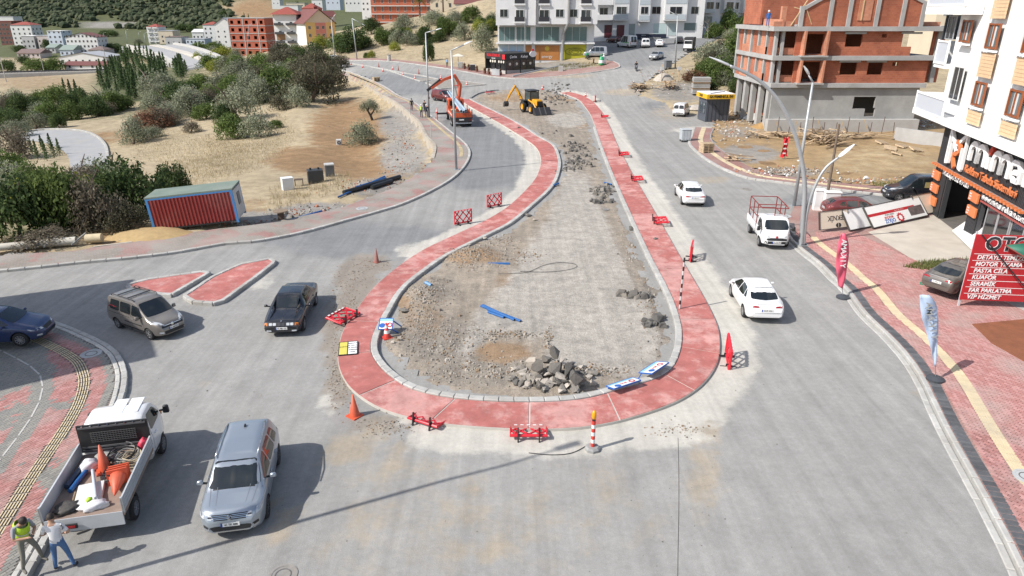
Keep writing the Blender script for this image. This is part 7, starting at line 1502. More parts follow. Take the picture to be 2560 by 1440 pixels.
# ---- cones
def cone_meshes(h,r,col,bands):
 prof=lambda a,b:[(r*(1-a)*.92+.02,.04+h*a),(r*(1-b)*.92+.02,.04+h*b)]
 segs=[MB().lathe(prof(0,1)+[(0,.04+h)],16).mesh('cone_body',col)];bd=[MB().lathe([(q[0]+.004,q[1])for q in prof(a,b)],16).mesh('white_band',M_bwh)for a,b in bands]
 return segs[0],bd,MB().box((0,0,.02),(r*2.5,r*2.5,.045)).mesh('cone_base',col)
CN={'big':cone_meshes(.78,.17,M_cor,[]),'band':cone_meshes(.66,.15,M_crd,[(.3,.5),(.66,.82)]),'dull':cone_meshes(.8,.12,M('cone_dull',(.30,.12,.10),.7,.15,5),[])}
def cone(kind,loc,label,group=None,rot=None,s=1.0):
 b,bd,ba=CN[kind];t=thing('traffic_cone',label,'traffic cone',loc,random.uniform(0,1),group,s)
 if rot is not None:t.rotation_euler=rot
 for n_,m in[('cone_body',b),('cone_base',ba)]+[('white_band',q)for q in bd]:o=link(bpy.data.objects.new(n_,m),t);[setattr(p,'use_smooth',n_!='cone_base')for p in m.polygons]
 return t
cone('big',P(887,1040),'tall plain orange cone at the near bend of the ring');cone('band',P(968,845,0),'red and white cone against the inner kerb of the ring');cone('dull',P(942,656),'slim faded cone beside the left stretch of the ring')
for i,(x,y)in enumerate([(849,160),(879,162),(907,169),(947,168),(958,179),(982,174),(996,176),(1007,189),(1037,199),(1047,185),(1102,198),(1167,214)]):cone('band' if i%3 else 'dull',G(x,y),'small cone in the row along the far medians','cones along the far medians',s=1.1)
cone('band',G(1092,283,.13),'red and white cone behind the crane truck');cone('band',G(1356,224),'red and white cone behind the backhoe');cone('band',G(1464,241),'red and white cone at the far right of the ring')
def shortlist(a):return a
t=thing('delineator_post','red and white delineator post with amber lamp in a concrete foot','post',P(1481,1124));MB().lathe([(0,0),(.24,0),(.24,.08),(.18,.13),(0,.13)],8).obj('foot',M_concd,t)
for k in range(7):MB().cyl((0,0,.13+k*.13),(0,0,.26+k*.13),.062,n=14).obj('white_ring' if k%2 else 'red_ring',M_bwh if k%2 else M_crd,t,smooth=40)
MB().cyl((0,0,1.04),(0,0,1.1),.055,n=12).obj('cap',M_blk,t);MB().lathe([(0,1.1),(.055,1.1),(.075,1.16),(.07,1.3),(.04,1.38),(0,1.39)],12).obj('amber_lamp',M('amber_lens',(.75,.32,.01),.25,0),t,smooth=1)
t=thing('striped_pole','thin black and white striped pole standing on the ring path','pole',P(1699,771,.13))
for k in range(12):MB().cyl((0,0,k*.2),(0,0,.2+k*.2),.042,n=10).obj('black_ring' if k%2 else 'white_ring',M_blk if k%2 else M('ring_grey',(.5,.5,.5),.5,.1),t,smooth=40)
# ---- boards lying about
def board(label,quad,z,face,name='site_sign',cat='sign',th=.03,group=None,edge=None):
 """a board by its four pixel corners (tl, tr, br, bl) with heights; returns empty with axes: x along the bottom, y up the board"""
 zz=z if hasattr(z,'__len__')else[z]*4;q=[P(p[0],p[1],h_)for p,h_ in zip(quad,zz)];o=q[3];ex=(q[2]-q[3]);W=ex.length;ex.normalize();ey=(q[0]-q[3]);H=ey.length;n_=ex.cross(ey).normalized();ey=n_.cross(ex)
 t=thing(name,label,cat,o,0,group);t.rotation_euler=Matrix((ex,ey,n_)).transposed().to_euler()
 MB().box((W/2,H/2,-th/2),(W,H,th)).obj('panel',face,t);e=edge or M_blk
 for a,b,c,d in((W/2,0,W,.03),(W/2,H,W,.03)):MB().box((a,b,-th*.4),(c,d,th*1.5)).obj('edge_frame',e,t)
 for a in(0,W):MB().box((a,H/2,-th*.4),(.03,H-.03,th*1.5)).obj('edge_frame',e,t)
 return t,W,H
def bt(t,s,size,x,y,mat,rz=0,bold=.004,sx=1,mir=False,align='CENTER'):return lettering(s,size,mat,t,(x,y,.004),(0,0,rz),ext=.002,bold=bold,sx=-sx if mir else sx,align=align)
def bx(t,x,y,w_,h_,mat,name='print_field',z=.003):return MB().box((x,y,z),(w_,h_,.006)).obj(name,mat,t)
M_yel=M('sign_yellow_soft',(.60,.52,.10),.5,.05,4);M_ink=M('ink_dark',(.03,.03,.035),.6,0);M_blue=M('sign_blue',(.02,.11,.40),.5,.05);M_bwood=M('board_white',(.75,.75,.74),.45,.02,3);M_tred=M('text_red',(.45,.02,.03),.5,0)
t,W,H=board('yellow and white notice board lying flat on the ring path',[(852,856),(896,852),(893,884),(846,888)],.16,M_bwood);bx(t,W*.23,H/2,W*.44,H*.96,M_yel);bx(t,W*.47,H/2,W*.05,H*.96,M_ink)
for k in range(5):bt(t,'DIKKAT YOL CALISMASI'[k*4:k*4+9],.08,W*.75,H*(.85-k*.17),M_ink)
bt(t,'BELEDIYE',.09,W*.23,H*.6,M_ink)
def siteboard(label,quad,z,legs):
 t,W,H=board(label,quad,z,M_bwood,edge=M_blue);bx(t,W*.5,H*.86,W*.9,H*.2,M('sign_lightblue',(.25,.5,.65),.5,.05))
 MB().lathe([(0,0),(.12,0),(.12,.008),(0,.008)],16,M=Matrix.Translation((W*.24,H*.34,.002))).obj('blue_disc',M_blue,t);MB().lathe([(.07,0),(.12,0),(.12,.009),(.07,.009),(.07,0)],16,M=Matrix.Translation((W*.78,H*.4,.002))).obj('red_ring',M_tred,t);bt(t,'DUR',.14,W*.5,H*.45,M_tred)
 for a in legs:MB().bar((W*a[0],H*a[1],-.04),(W*a[2],H*a[3],-.5),.04).obj('trestle_leg',M_blue,t)
siteboard('white site board with blue legs tipped over the inner kerb by the cone',[(962,798),(992,798),(980,823),(946,823)],[.55,.55,.3,.3],[(.9,.9,1.5,.9),(.9,.1,1.5,.2)]);siteboard('white site board resting on the kerb beside the rubble, nearer one',[(1512,966),(1586,946),(1602,950),(1535,972)],[.3,.3,.4,.4],[(.1,.9,.0,1.5),(.9,.9,.9,1.6)]);siteboard('white site board resting on the kerb, right of the other one',[(1603,928),(1640,906),(1672,906),(1630,934)],[.3,.3,.45,.45],[(.1,.9,.0,1.5),(.9,.9,.9,1.6)])
# ---- leaning shop signs: boards propped on edge, printed side up, lettering upside down
M_crm=M('sign_cream',(.72,.64,.52),.5,.02);M_drk=M('frame_dark',(.05,.045,.04),.5,0);gs='dismantled shop signs leaning by the sign shop'
def lean(label,quad,z,face,**k):return board(label,quad,z,face,'shop_sign_panel','sign',.08,gs,M_drk)
t,W,H=lean('cream sign panel reading TEKNIK upside down',[(2038,533),(2103,521),(2120,567),(2050,575)],[1.3,1.3,.3,.3],M_crm);bt(t,'TEKNİK',.42,W*.60,H*.58,M_ink,R(180),.006,sx=.9);MB().lathe([(0,0),(.2,0),(.2,.008),(0,.008)],18,M=Matrix.Translation((W*.66,H*.16,.002))@Matrix.Scale(.7,4,(0,1,0))).obj('emblem',M_ink,t);bx(t,W*.66,H*.16,.03,.26,M_crm,z=.01)
t,W,H=lean('blank white sign panel between the TEKNIK and red striped panels',[(2104,526),(2160,518),(2180,565),(2125,576)],[1.3,1.3,.22,.25],M_bwood)
t,W,H=lean('long white sign panel with red band and gear logo, upside down',[(2160,518),(2270,497),(2320,538),(2184,570)],[1.3,1.3,.3,.22],M_bwood);bx(t,W*.42,H*.56,W*.84,H*.13,M_tred);bt(t,'0 262 341 57 59',.13,W*.55,H*.56,M_bwood,R(180),z if False else.002);bt(t,'OĞUZ',.34,W*.33,H*.16,M_blue,R(180),.01);bt(t,'MAKİNE',.22,W*.33,H*.32,M_tred,R(180),.006);bt(t,'YEDEK PARÇA',.14,W*.36,H*.44,M_ink,R(180),.001);bx(t,W*.84,H*.36,W*.26,H*.42,M('photo_grey',(.12,.10,.10),.5,.6,3),'picture_print',.005)
gm=MB().lathe([(.17,0),(.27,0),(.27,.01),(.17,.01),(.17,0)],20,M=Matrix.Translation((W*.52,H*.2,.004)))
for k in range(12):gm.box((W*.52+.29*math.cos(k*.5236),H*.2+.29*math.sin(k*.5236),.008),(.08,.06,.01),k*.5236)
gm.obj('gear_logo',M_tred,t)
t,W,H=lean('cream sign panel behind the long panel beside the shop wall',[(2265,499),(2322,492),(2338,530),(2290,540)],[1.3,1.3,.25,.25],M_crm)
def board2(label,quad,z):return board(label,quad,z,M_bwood,'shop_sign_panel','sign',.05,gs,M('edge_pale',(.6,.6,.6),.5,0))
t,W,H=board2('white sign panel with a row of blue letters leaning at the shop front',[(2411,537),(2500,588),(2440,634),(2380,577)],[1.0,1.0,.2,.2])
for k in range(4):bt(t,'em',.2,W*(.2+k*.22),H*(.62),M('letter_blue',(.05,.15,.3),.5,0),R(90),.003);bx(t,W*(.2+k*.22),H*.86,.14,.1,M('mark_pink',(.5,.05,.1),.5,0))
t,W,H=board2('smaller white sign panel with grey script in front of the shop glass',[(2488,575),(2515,590),(2500,620),(2470,600)],[.9,.9,.2,.2]);bt(t,'cleaning',.2,W*.5,H*.6,M('script_grey',(.3,.32,.35),.5,0),0,.001)
# ---- cabinets
for x,y,w_,lab in[(2043,524,.62,'white electrical cabinet, the narrow one behind'),(2074,530,.95,'white electrical cabinet, the wide one in front')]:
 t=thing('electrical_cabinet',lab,'cabinet',P(x,y,.13),R(-8),'white cabinets at the side street');m=M('cabinet_white',(.70,.70,.69),.5,.04,2);MB().box((0,0,.12),(w_,.45,.24)).obj('plinth',m,t);MB().box((0,0,.78),(w_,.45,1.1)).obj('housing',m,t,bev=.01);MB().box((0,0,1.36),(w_+.1,.56,.08)).obj('lid',m,t,bev=.02);MB().box((0,-.232,.78),(w_*.9,.01,1.0)).obj('door',M('cabinet_door',(.62,.62,.62),.5,.04),t);MB().box((w_*.35,-.245,.8),(.03,.03,.14)).obj('handle',M_blk,t)
 # ---- feather flags
def flag(label,base,pts,col,text,tcol,z=0):
 g=P(*base,z);t=thing('feather_flag',label,'flag',g,0,'feather flags along the right pavement')
 MB().lathe([(0,0),(.30,0),(.30,.08),(.12,.16),(0,.16)],14).obj('water_base',M('base_rubber',(.05,.055,.065),.6,.1),t);
 def up(px,py):r_=ray(px,py);q=g.y/r_[1];return Vector((q*r_[0],q*r_[1],CAMH+q*r_[2]))-g
 L=[up(*p)for p in pts[0]];Rr=[up(*p)for p in pts[1]];L,Rr=strip_lines(spl(L,4),spl(Rr,4),22);mb=MB();rows=[]
 for i,(a,b)in enumerate(zip(L,Rr)):rows+=[a.lerp(b,k/5)+Vector((0,.05*math.sin(i*.7+k)*(1 if 0<k<5 else.2),0))for k in range(6)]
 mb.add(rows,[(i*6+k,i*6+k+1,i*6+k+7,i*6+k+6)for i in range(21)for k in range(5)]);me=mb.mesh('cloth',col);o=mobj('cloth',me,t,smooth=1);so_=o.modifiers.new('s','SOLIDIFY');so_.thickness=.012
 MB().tube([(0,0,.1)]+[p+Vector((0,.03,0))for p in Rr[::-1][::3]]+[Rr[0]],.014,6).obj('rod',M('rod_grey',(.2,.2,.22),.4,0),t)
 top,bot=(L[2]+Rr[2])/2,(L[13]+Rr[13])/2;d=bot-top
 for i,ch in enumerate(text):p=top+d*(i+.5)/len(text);lettering(ch,.34,tcol,t,p+Vector((0,-.10,0)),(R(90),R(90)+0,0),ext=.003,bold=.006,sx=-1)
 return t
flag('pink feather flag leaning over the right kerb',(2107,745),[[(2102,586),(2093,620),(2090,660),(2092,690),(2096,715)],[(2112,583),(2122,610),(2120,650),(2114,690),(2106,722)]],M('flag_pink',(.62,.10,.16),.6,.08,3),'AMAKIY',M_sw,0);flag('pale blue feather flag on the right pavement',(2338,950),[[(2299,738),(2303,790),(2316,830),(2326,870),(2336,915)],[(2322,737),(2342,765),(2345,830),(2343,870),(2339,915)]],M('flag_blue',(.42,.52,.68),.6,.04,3),'AMAKIY',M('flag_grey',(.35,.37,.38),.5,0),.13)
g=P(1962,398,.1);t=thing('site_banner','crumpled red cloth banner with white print at the building site','banner',g);MB().cyl((0,.05,0),(0,.05,2.0),.03,n=6).obj('stake',M_conc,t);mb=MB();rs=np.random.RandomState(2);n=8;vs=[(-.3+(.3+.22*j/n)*i/5*1.1-.12*j/n+rs.normal()*.03,.12*math.sin(i*1.9+j),1.95-1.75*j/n+rs.normal()*.03)for j in range(n+1)for i in range(6)];mb.add(vs,[(j*6+i,j*6+i+1,(j+1)*6+i+1,(j+1)*6+i)for j in range(n)for i in range(5)]);mb.obj('cloth',M_bred,t,smooth=1)
for k in range(3):MB().box((-.2,-.16,1.4-k*.42),(.26,.02,.12)).obj('print_stripe',M_bwh,t)
# ---- price board and awning of the car wash
BO=[P(2396,762,.2)]
def vplane(px,py,y0,sl=0):r_=ray(px,py);q=y0/r_[1];return Vector((q*r_[0],q*r_[1],CAMH+q*r_[2]))
g=P(2394,766,.13);t=thing('price_board','large red car wash price board in white letters','sign',g,R(-6));W,H=3.9,3.05
MB().box((W/2,0,.35+H/2),(W,.06,H)).obj('panel',M('board_red',(.42,.018,.025),.5,.05,2),t)
for i,s_ in enumerate(['OTO','DETAYLI TEMİZLİK','MOTOR YIKAMA','PASTA CİLA','KUAFÖR','SERAMİK','FAR PARLATMA','VİP HİZMET']):
 z=.35+H-.42 if i==0 else.35+H-.72-i*.31
 lettering(s_,.85 if i==0 else.27,M_ink if i==0 else M_sw,t,(.45 if i==0 else.25,-.045,z),ext=.006,bold=.02 if i==0 else.006,align='LEFT',sx=.95,shear=.15 if i else 0)
 if i==0:lettering(s_,.85,M_sw,t,(.45,-.036,z),ext=.003,bold=.05,align='LEFT',sx=.95)
 if i:MB().box((1.6,-.036,z+.155),(3.0,.012,.02)).obj('white_rule',M_sw,t)
for x in(.05,W-.05):MB().box((x,.06,1.75),(.08,.08,3.5)).obj('post',M_alu,t)
MB().bar((.2,-.06,3.4),(2.9,-.4,.6),.05).obj('brace',M_blk,t)
aw=thing('awning','green tarpaulin awning above the price board','awning',g+Vector((1.0,-.1,0)));q=[Vector((.15,-.2,3.0)),Vector((4.6,.2,3.3)),Vector((5.4,-2.6,2.3)),Vector((2.3,-1.5,1.75))];mb=MB();gr=[[q[0].lerp(q[1],i/6).lerp(q[3].lerp(q[2],i/6),j/5)-Vector((0,0,.12*math.sin(i/6*3.14)*math.sin(j/5*3.14)))for i in range(7)]for j in range(6)];mb.add([p for r in gr for p in r],[(j*7+i,j*7+i+1,j*7+i+8,j*7+i+7)for j in range(5)for i in range(6)]);o=mb.obj('tarpaulin',M('tarp_green',(.02,.12,.08),.6,.1,2),aw,smooth=1);o.modifiers.new('s','SOLIDIFY').thickness=.02
for a,b in((q[0],q[3]),(q[3],q[2]),(q[0],q[1])):MB().bar(a,b,.04).obj('awning_tube',M('tube_red',(.25,.06,.05),.5,.1),aw)
for p in(q[2],q[1]):MB().bar(p,(p.x,p.y,0),.05).obj('awning_post',M_alu,aw)
plate([P(p[0],p[1],.13)for p in[(2430,812),(2560,800),(2640,830),(2640,920),(2560,905),(2480,860)]],.12,.175,'earth_bed',M('earth_red',(.21,.075,.035),.95,.2,2,bump=.4));
g=P(2320,712,.14);t=thing('doormat','small green mat behind the parked brown sedan','mat',g,R(-30));MB().box((0,0,.012),(.7,.4,.024)).obj('mat_pad',M('mat_green',(.02,.2,.12),.8,.2,8),t)
# ---- container
C0=P(385,580);t=thing('site_container','red corrugated site container with green roof and blue corner posts','container',C0,R(9));t.rotation_euler=(0,R(-4.6),R(9));W=5.05;D,H=2.2,2.05
M_cr=M('container_red',(.27,.035,.03),.55,.12,2,dirt=(.35,.2,.17),damt=.35);M_cb=M('container_blue',(.06,.22,.48),.5,.1,3);M_cw=M('container_white',(.52,.53,.53),.55,.1,2,dirt=(.4,.36,.3))
mb=MB();corr(mb,.14,W-.14,.15,H-.1,.03,.21,.06);mb.obj('corrugated_side',M_cr,t);MB().box((W/2,D/2+.06,.15+(H-.25)/2),(W-.05,D-.1,H-.25)).obj('inner_wall',M_cw,t)
for x in(.07,W-.07):
 for y in(.03,D-.03):MB().box((x,y,H/2),(.14,.12,H)).obj('corner_post',M_cb,t)
for z in(.12,H-.06):MB().box((W/2,.02,z),(W-.28,.1,.1)).obj('side_rail',M_blk if z<1 else M_cb,t)
MB().box((W/2,D/2,H+.03),(W+.06,D+.06,.1)).obj('roof',M('container_roof',(.155,.20,.165),.7,.12,.8,dirt=(.26,.27,.24)),t);MB().box((W-.015,D/2,.15+(H-.25)/2),(.03,D-.2,H-.25)).obj('end_panel',M_cw,t);wn=MB().box((W+.01,D*.55,1.25),(.04,.62,.75)).obj('window',M_dark,t)
for k in range(5):MB().box((W+.035,D*.55-.26+k*.13,1.25),(.015,.02,.75)).obj('window_bar',M_alu,wn)
MB().box((.5,.2,.04),(.7,.4,.1)).obj('footing',M_conc,t);MB().box((W-.3,.3,.05),(.4,.4,.12)).obj('footing',M_conc,t)
# ---- pipes, reel, tanks, boxes, pole
M_pb=M('pipe_black',(.015,.015,.017),.45,.1,4);M_pbl=M('pipe_blue',(.015,.10,.30),.4,.1,4)
def pipe(label,a,b,r,mat,za=0,zb=0,name='pipe',group=None,hollow=True):
 A,B=P(*a,za),P(*b,zb);t=thing(name,label,'pipe',A,0,group);d=B-A;MB().tube([(0,0,r),d+Vector((0,0,r))],r,12).obj('tube',mat,t,smooth=40);u=d.normalized()
 if hollow:
  for e,s_ in((Vector((0,0,r)),-1),(d+Vector((0,0,r)),1)):MB().cyl(e,e+u*s_*.012,r*.8,n=12).obj('mouth',M_dark,t)
gb='pipes at the edge of the field'
pipe('longest black drain pipe lying beside the pavement',(860,487),(1000,447),.17,M_pb,0,0,group=gb);pipe('short black drain pipe in front of the long one',(930,474),(980,458),.17,M_pb,0,0,group=gb);pipe('blue pipe behind the black pipes',(846,495),(962,443),.07,M_pbl,.05,.1,group=gb);pipe('second blue pipe resting on the black pipes',(890,470),(965,447),.07,M_pbl,.25,.25,group=gb);pipe('long blue pipe behind the cable reel',(728,552),(805,530),.07,M_pbl,group=gb)
gi='blue pipes inside the ring'
pipe('single blue pipe lying across the upper ring ground',(1220,663),(1274,663),.075,M_pbl,group=gi)
for k,(a,b)in enumerate([((1203,768),(1302,806)),((1207,766),(1286,803)),((1221,783),(1260,797)),((1219,776),(1280,800))]):pipe(['longest blue pipe of the bundle in the ring','second blue pipe of the bundle in the ring','shortest blue pipe of the bundle in the ring','blue pipe under the bundle in the ring'][k],a,b,.06,M_pbl,.02+.05*(k==1),.02,group=gi)
pipe('short blue pipe stub beside the inner kerb',(1063,710),(1078,718),.09,M('pipe_pale',(.15,.3,.5),.4,.1),.2,.1,group=gi);pipe('blue pipe stub by the left kerb of the ring',(1384,466),(1396,461),.08,M_pbl,.05,.05,group=gi);pipe('blue pipe stub near the broken asphalt',(1511,458),(1529,463),.06,M_pbl,.05,.05,group=gi)
for k in range(7):pipe('blue pipe in the pile on the far corner',(1632+k*2.5,232+k*1.3),(1652+k*2,246-k*.3),.09,M_pbl,.2+.06*(k%3),.15+.05*(k%2),group='blue pipes on the far corner',hollow=False)
def reel(px,py,s=1):
 t=thing('cable_reel','weathered wooden cable reel standing beside the pavement','cable reel',P(px,py,.02),0,None,s);m=M('reel_wood',(.22,.165,.12),.9,.2,5)
 MB().cyl((0,0,.0),(0,0,.05),.42,n=20).obj('lower_flange',m,t);MB().cyl((0,0,.05),(0,0,.62),.2,.2,12).obj('core',M('reel_dark',(.09,.06,.045),.9,.2,6),t);MB().cyl((0,0,.62),(0,0,.68),.46,n=20).obj('upper_flange',m,t)
reel(704,552)
g=G(720,473);t=thing('equipment_box','white box cabinet standing in the straw','cabinet',g,R(28));MB().box((0,0,.42),(.85,.7,.95)).obj('housing',M('box_white',(.66,.68,.69),.5,.05),t,bev=.02);MB().box((0,0,.91),(.88,.73,.04)).obj('lid',M('box_white',(.66,.68,.69)),t)
g=G(790,455);t=thing('tank','black water tank with two filler caps in the straw','tank',g,R(20));MB().box((0,0,.5),(1.25,.9,1.1)).obj('vessel',M('tank_black',(.03,.033,.037),.5,.15,3),t,bev=.05);[MB().cyl((x,0,1.05),(x,0,1.2),.09,n=10).obj('cap',M_blk,t)for x in(-.35,.3)]
g=G(825,440);t=thing('tank','grey crate beside the black tank','crate',g,R(20));MB().box((0,0,.5),(.75,.8,1.0)).obj('vessel',M('crate_grey',(.12,.125,.13),.7,.2,6),t);MB().box((0,0,1.03),(.8,.85,.1)).obj('lid',M('crate_lid',(.42,.42,.41),.8,.2,5),t)
g=G(748,462);t=thing('broken_table','small broken table between the white box and the tank','table',g,R(15));MB().box((0,0,.45),(.7,.5,.05)).obj('top',M('wood_dark',(.1,.07,.05),.9,.2),t);[MB().box((x,y,.2),(.05,.05,.5)).obj('leg',M('wood_dark',(.1,.07,.05)),t)for x in(-.3,.3)for y in(-.2,.2)]
g=G(848,362);t=thing('washing_machine','small white appliance lying in the field','appliance',g,R(10));MB().box((0,0,.3),(.6,.55,.65)).obj('housing',M_cw,t,bev=.03);MB().lathe([(.13,0),(.2,0),(.2,.03),(.13,.03),(.13,0)],16,M=Matrix.Translation((.02,-.29,.3))@Matrix.Rotation(R(90),4,'X')).obj('door_ring',M_blk,t)
A,B=P(-60,632,.1),P(192,610,.1);t=thing('fallen_pole','pale concrete utility pole lying along the pavement','pole',A);d=B-A;mp=M('pole_concrete',(.52,.49,.42),.85,.1,3,dirt=(.36,.32,.27));MB().tube([(0,0,.2),d+Vector((0,0,.2))],[.19,.24],12).obj('shaft',mp,t,smooth=40);e=P(218,606,.1)-A;MB().tube([e+Vector((0,0,.22)),e+Vector((.85,.12,.25))],.26,12).obj('stub',M('pole_yellowed',(.5,.42,.28),.85,.12,3),t,smooth=40);[MB().bar(d*k+Vector((-.15,-.5,.1)),d*k+Vector((.2,.45,.5)),.07).obj('bracket',M_concd,t)for k in(.58,.66,.75,1.03)]
for x0,y0,x1,y1,lab in[(235,618,330,606,'long pale plank lying beside the fallen pole'),(240,622,320,610,'second plank lying beside the fallen pole'),(300,603,328,582,'grey plank leaning near the container')]:A,B=P(x0,y0,.03),P(x1,y1,.03);t=thing('plank',lab,'plank',A,0,'planks by the fallen pole');MB().bar((0,0,.03),B-A+Vector((0,0,.03)),.16,.05).obj('board',M('plank_pale',(.45,.41,.34),.9,.15,5),t)
# ---- rubble, debris, timber
def rockmesh(seed,flat=1.0,mat=None):
 rs=np.random.RandomState(seed);bm=bmesh.new()
 for p in rs.normal(size=(11,3)):p=p/np.linalg.norm(p);bm.verts.new((p[0]*.5*rs.uniform(.8,1.1),p[1]*.42*rs.uniform(.8,1.1),p[2]*.4*flat))
 r=bmesh.ops.convex_hull(bm,input=bm.verts);bmesh.ops.delete(bm,geom=list({v for v in r.get('geom_interior',[])if isinstance(v,bmesh.types.BMVert)}),context='VERTS');me=bpy.data.meshes.new('rubble_chunk');bm.to_mesh(me);bm.free();me.materials.append(mat);return me
M_asl=M('asphalt_broken',(.10,.095,.088),.95,.3,4,bump=.6,dirt=(.2,.17,.14),damt=.5);M_ccl=M('concrete_broken',(.40,.365,.32),.95,.2,4,bump=.5,dirt=(.25,.2,.16));M_grl=M('slab_broken',(.19,.175,.155),.95,.25,4,bump=.5,dirt=(.3,.26,.2));M_brl2=M('brick_broken',(.36,.15,.09),.95,.2,4)
CH=[rockmesh(i,(1,.9,.45,.4,.5,.35)[i%6],(M_asl,M_asl,M_ccl,M_grl,M_ccl,M_grl)[i%6])for i in range(18)];rs=np.random.RandomState(5)
for k in range(110):
 if k<12:px,py,s_,z=[(1387,884,.75,.62),(1352,920,.95,.3),(1408,905,.7,.5),(1440,948,.95,.35),(1365,902,.6,.55),(1415,930,.85,.4),(1330,905,.8,.1),(1300,930,.9,.05),(1390,925,.8,.4),(1425,920,.6,.45),(1480,958,.6,.1),(1400,942,.7,.3)][k];m=CH[(0,0,4,6,1,7,2,2,12,13,4,4)[k]]
 else:a=rs.rand()*6.28;q=rs.rand()**.6;px,py=1375+q*120*math.cos(a),943+q*36*math.sin(a);s_=rs.uniform(.22,.7);z=max(0,.22*(1-q));m=CH[rs.randint(18)]
 o=link(bpy.data.objects.new('rubble_chunk',m));o.location=P(px,py,z+.08)+Vector((0,0,.05));o.rotation_euler=(rs.uniform(-.5,.5),rs.uniform(-.5,.5),rs.uniform(0,6));o.scale=(s_*OS,)*3
 tag(o,('large ' if s_>.9 else '')+('black asphalt lump' if m.materials[0]==M_asl else 'pale concrete lump' if m.materials[0]==M_ccl else 'flat grey slab piece')+' in the rubble heap at the near end of the ring','rubble','rubble heap inside the ring')
for px,py,s_,mi,lab in[(1210,594,.55,2,'grey stone against the left inner kerb'),(1320,536,.7,3,'pale kerb offcut leaning on the inner kerb'),(1335,548,.5,2,'yellowish block below the kerb offcut'),(1170,612,.4,8,'pale stone by the left inner kerb'),(1575,572,.55,0,'dark stone against the right inner kerb'),(1035,752,.4,2,'pale stone under the left kerb'),(1020,740,.35,8,'small stone under the left kerb'),(1008,775,.6,17,'broken brick block beside the site board'),(982,855,.3,2,'stone at the foot of the inner kerb'),(998,845,.25,14,'small stone near the cone')]:o=link(bpy.data.objects.new('stone',CH[mi]));o.location=P(px,py,.12);o.scale=(s_*OS,)*3;o.rotation_euler=(0,.2,px*.1);tag(o,lab,'stone','loose stones along the kerbs')
def debris(name,label,spots,n,smin,smax,mats,flat=.6,zf=None,kind='stuff',seed=1):
 """many small broken bits joined into one mass; spots: (px, py, rx, ry, weight)"""
 rs=np.random.RandomState(seed);w=np.array([q[4]for q in spots],float);w/=w.sum();ii=rs.choice(len(spots),n,p=w);S=np.array([q[:4]for q in spots])[ii];px=S[:,0]+rs.normal(size=n)*S[:,2]*.5;py=S[:,1]+rs.normal(size=n)*S[:,3]*.5;mb=MB();base=[(-.5,-.4,0),(.5,-.45,0),(.45,.4,0),(-.4,.5,0),(-.3,-.25,1),(.3,-.3,1),(.32,.25,1),(-.25,.3,1)];fc=[(4,5,6,7),(0,1,5,4),(1,2,6,5),(2,3,7,6),(3,0,4,7)]
 gs_=[P(x,y,0)if y>230 else G(x,y)for x,y in zip(px,py)];zz=zf(np.array([g.x for g in gs_]),np.array([g.y for g in gs_]))if zf else np.zeros(n)
 for g,z in zip(gs_,zz):
  s_=rs.uniform(smin,smax)*(1 if rs.rand()>.1 else 1.6);a=rs.rand()*6.28;c,d=math.cos(a)*s_,math.sin(a)*s_;j=rs.uniform(.7,1.3,(8,3))
  mb.add([(g.x+(v[0]*c-v[1]*d)*q[0],g.y+(v[0]*d+v[1]*c)*q[1],z+v[2]*s_*flat*q[2]-.01)for v,q in zip(base,j)],fc,rs.randint(len(mats)))
 return tag(mb.obj(name,mats),label,'debris',kind=kind)
debris('asphalt_debris','broken black asphalt pieces strewn over the torn up ring ground',[(1440,372,36,20,3),(1450,408,40,18,3),(1412,428,26,8,1),(1505,478,30,12,3),(1500,505,30,6,1),(1600,742,30,5,1),(1640,812,30,14,1),(1590,745,20,5,.5),(1560,740,12,3,.4),(1385,252,40,14,4),(1400,250,50,10,2),(1340,330,60,10,.4),(1640,600,6,6,.1)],430,.12,.38,[M_asl,M_asl,M_grl],.5,isl_z,seed=3)
debris('gravel','grey stones and gravel lying inside the ring',[(1100,850,130,60,4),(1200,930,180,36,4),(1640,760,50,120,3),(1180,650,90,26,4),(1070,740,60,40,3),(1590,620,36,60,2),(1330,330,80,30,2),(1560,480,20,90,1),(1300,640,60,20,1),(1270,838,60,10,2),(1370,850,12,30,1),(1500,930,90,16,2),(1050,800,50,60,2),(1240,600,60,24,2)],4200,.025,.085,[M_grl,M_ccl,M('pebble',(.30,.27,.23),.95,.2,6),M('pebble_brown',(.25,.18,.12),.95,.2,6)],.7,isl_z,seed=4)
debris('roadside_gravel','loose stones and soil crumbs along the outer side of the ring',[(880,700,50,40,2),(845,850,30,130,3),(850,960,40,60,3),(960,1070,80,30,2),(930,660,60,20,2),(1700,1075,80,20,1),(880,770,24,50,2)],1500,.02,.06,[M_grl,M('pebble',(.3,.27,.23)),M('pebble_brown',(.25,.18,.12))],.6,None,seed=6)
debris('bank_rubble','stones and rubble scattered on the bank beside the left pavement',[(1000,330,50,50,3),(1010,400,60,40,3),(930,460,90,20,2),(800,530,120,14,3),(640,560,90,10,2),(440,600,90,8,1),(900,300,60,40,1),(990,410,10,6,.5)],1300,.04,.16,[M_grl,M_ccl,M_brl2,M('pebble',(.3,.27,.23))],.6,terr_z,seed=7)
debris('site_rubble','rubble and litter scattered over the building site edge',[(1960,432,120,12,4),(2150,455,130,8,2),(1870,300,60,20,3),(1830,320,50,20,2),(1850,345,60,16,1),(2290,312,50,10,3),(1690,240,60,20,2),(1620,240,40,10,1),(2000,330,60,12,1),(1600,222,20,10,2)],1500,.05,.2,[M_grl,M_ccl,M_ccl,M_brl2,M_grl,M('pebble_brown',(.25,.18,.12)),M('litter_white',(.6,.6,.6),.7,.1)],.5,lambda x,y:.14+hgt(x,y),seed=8)
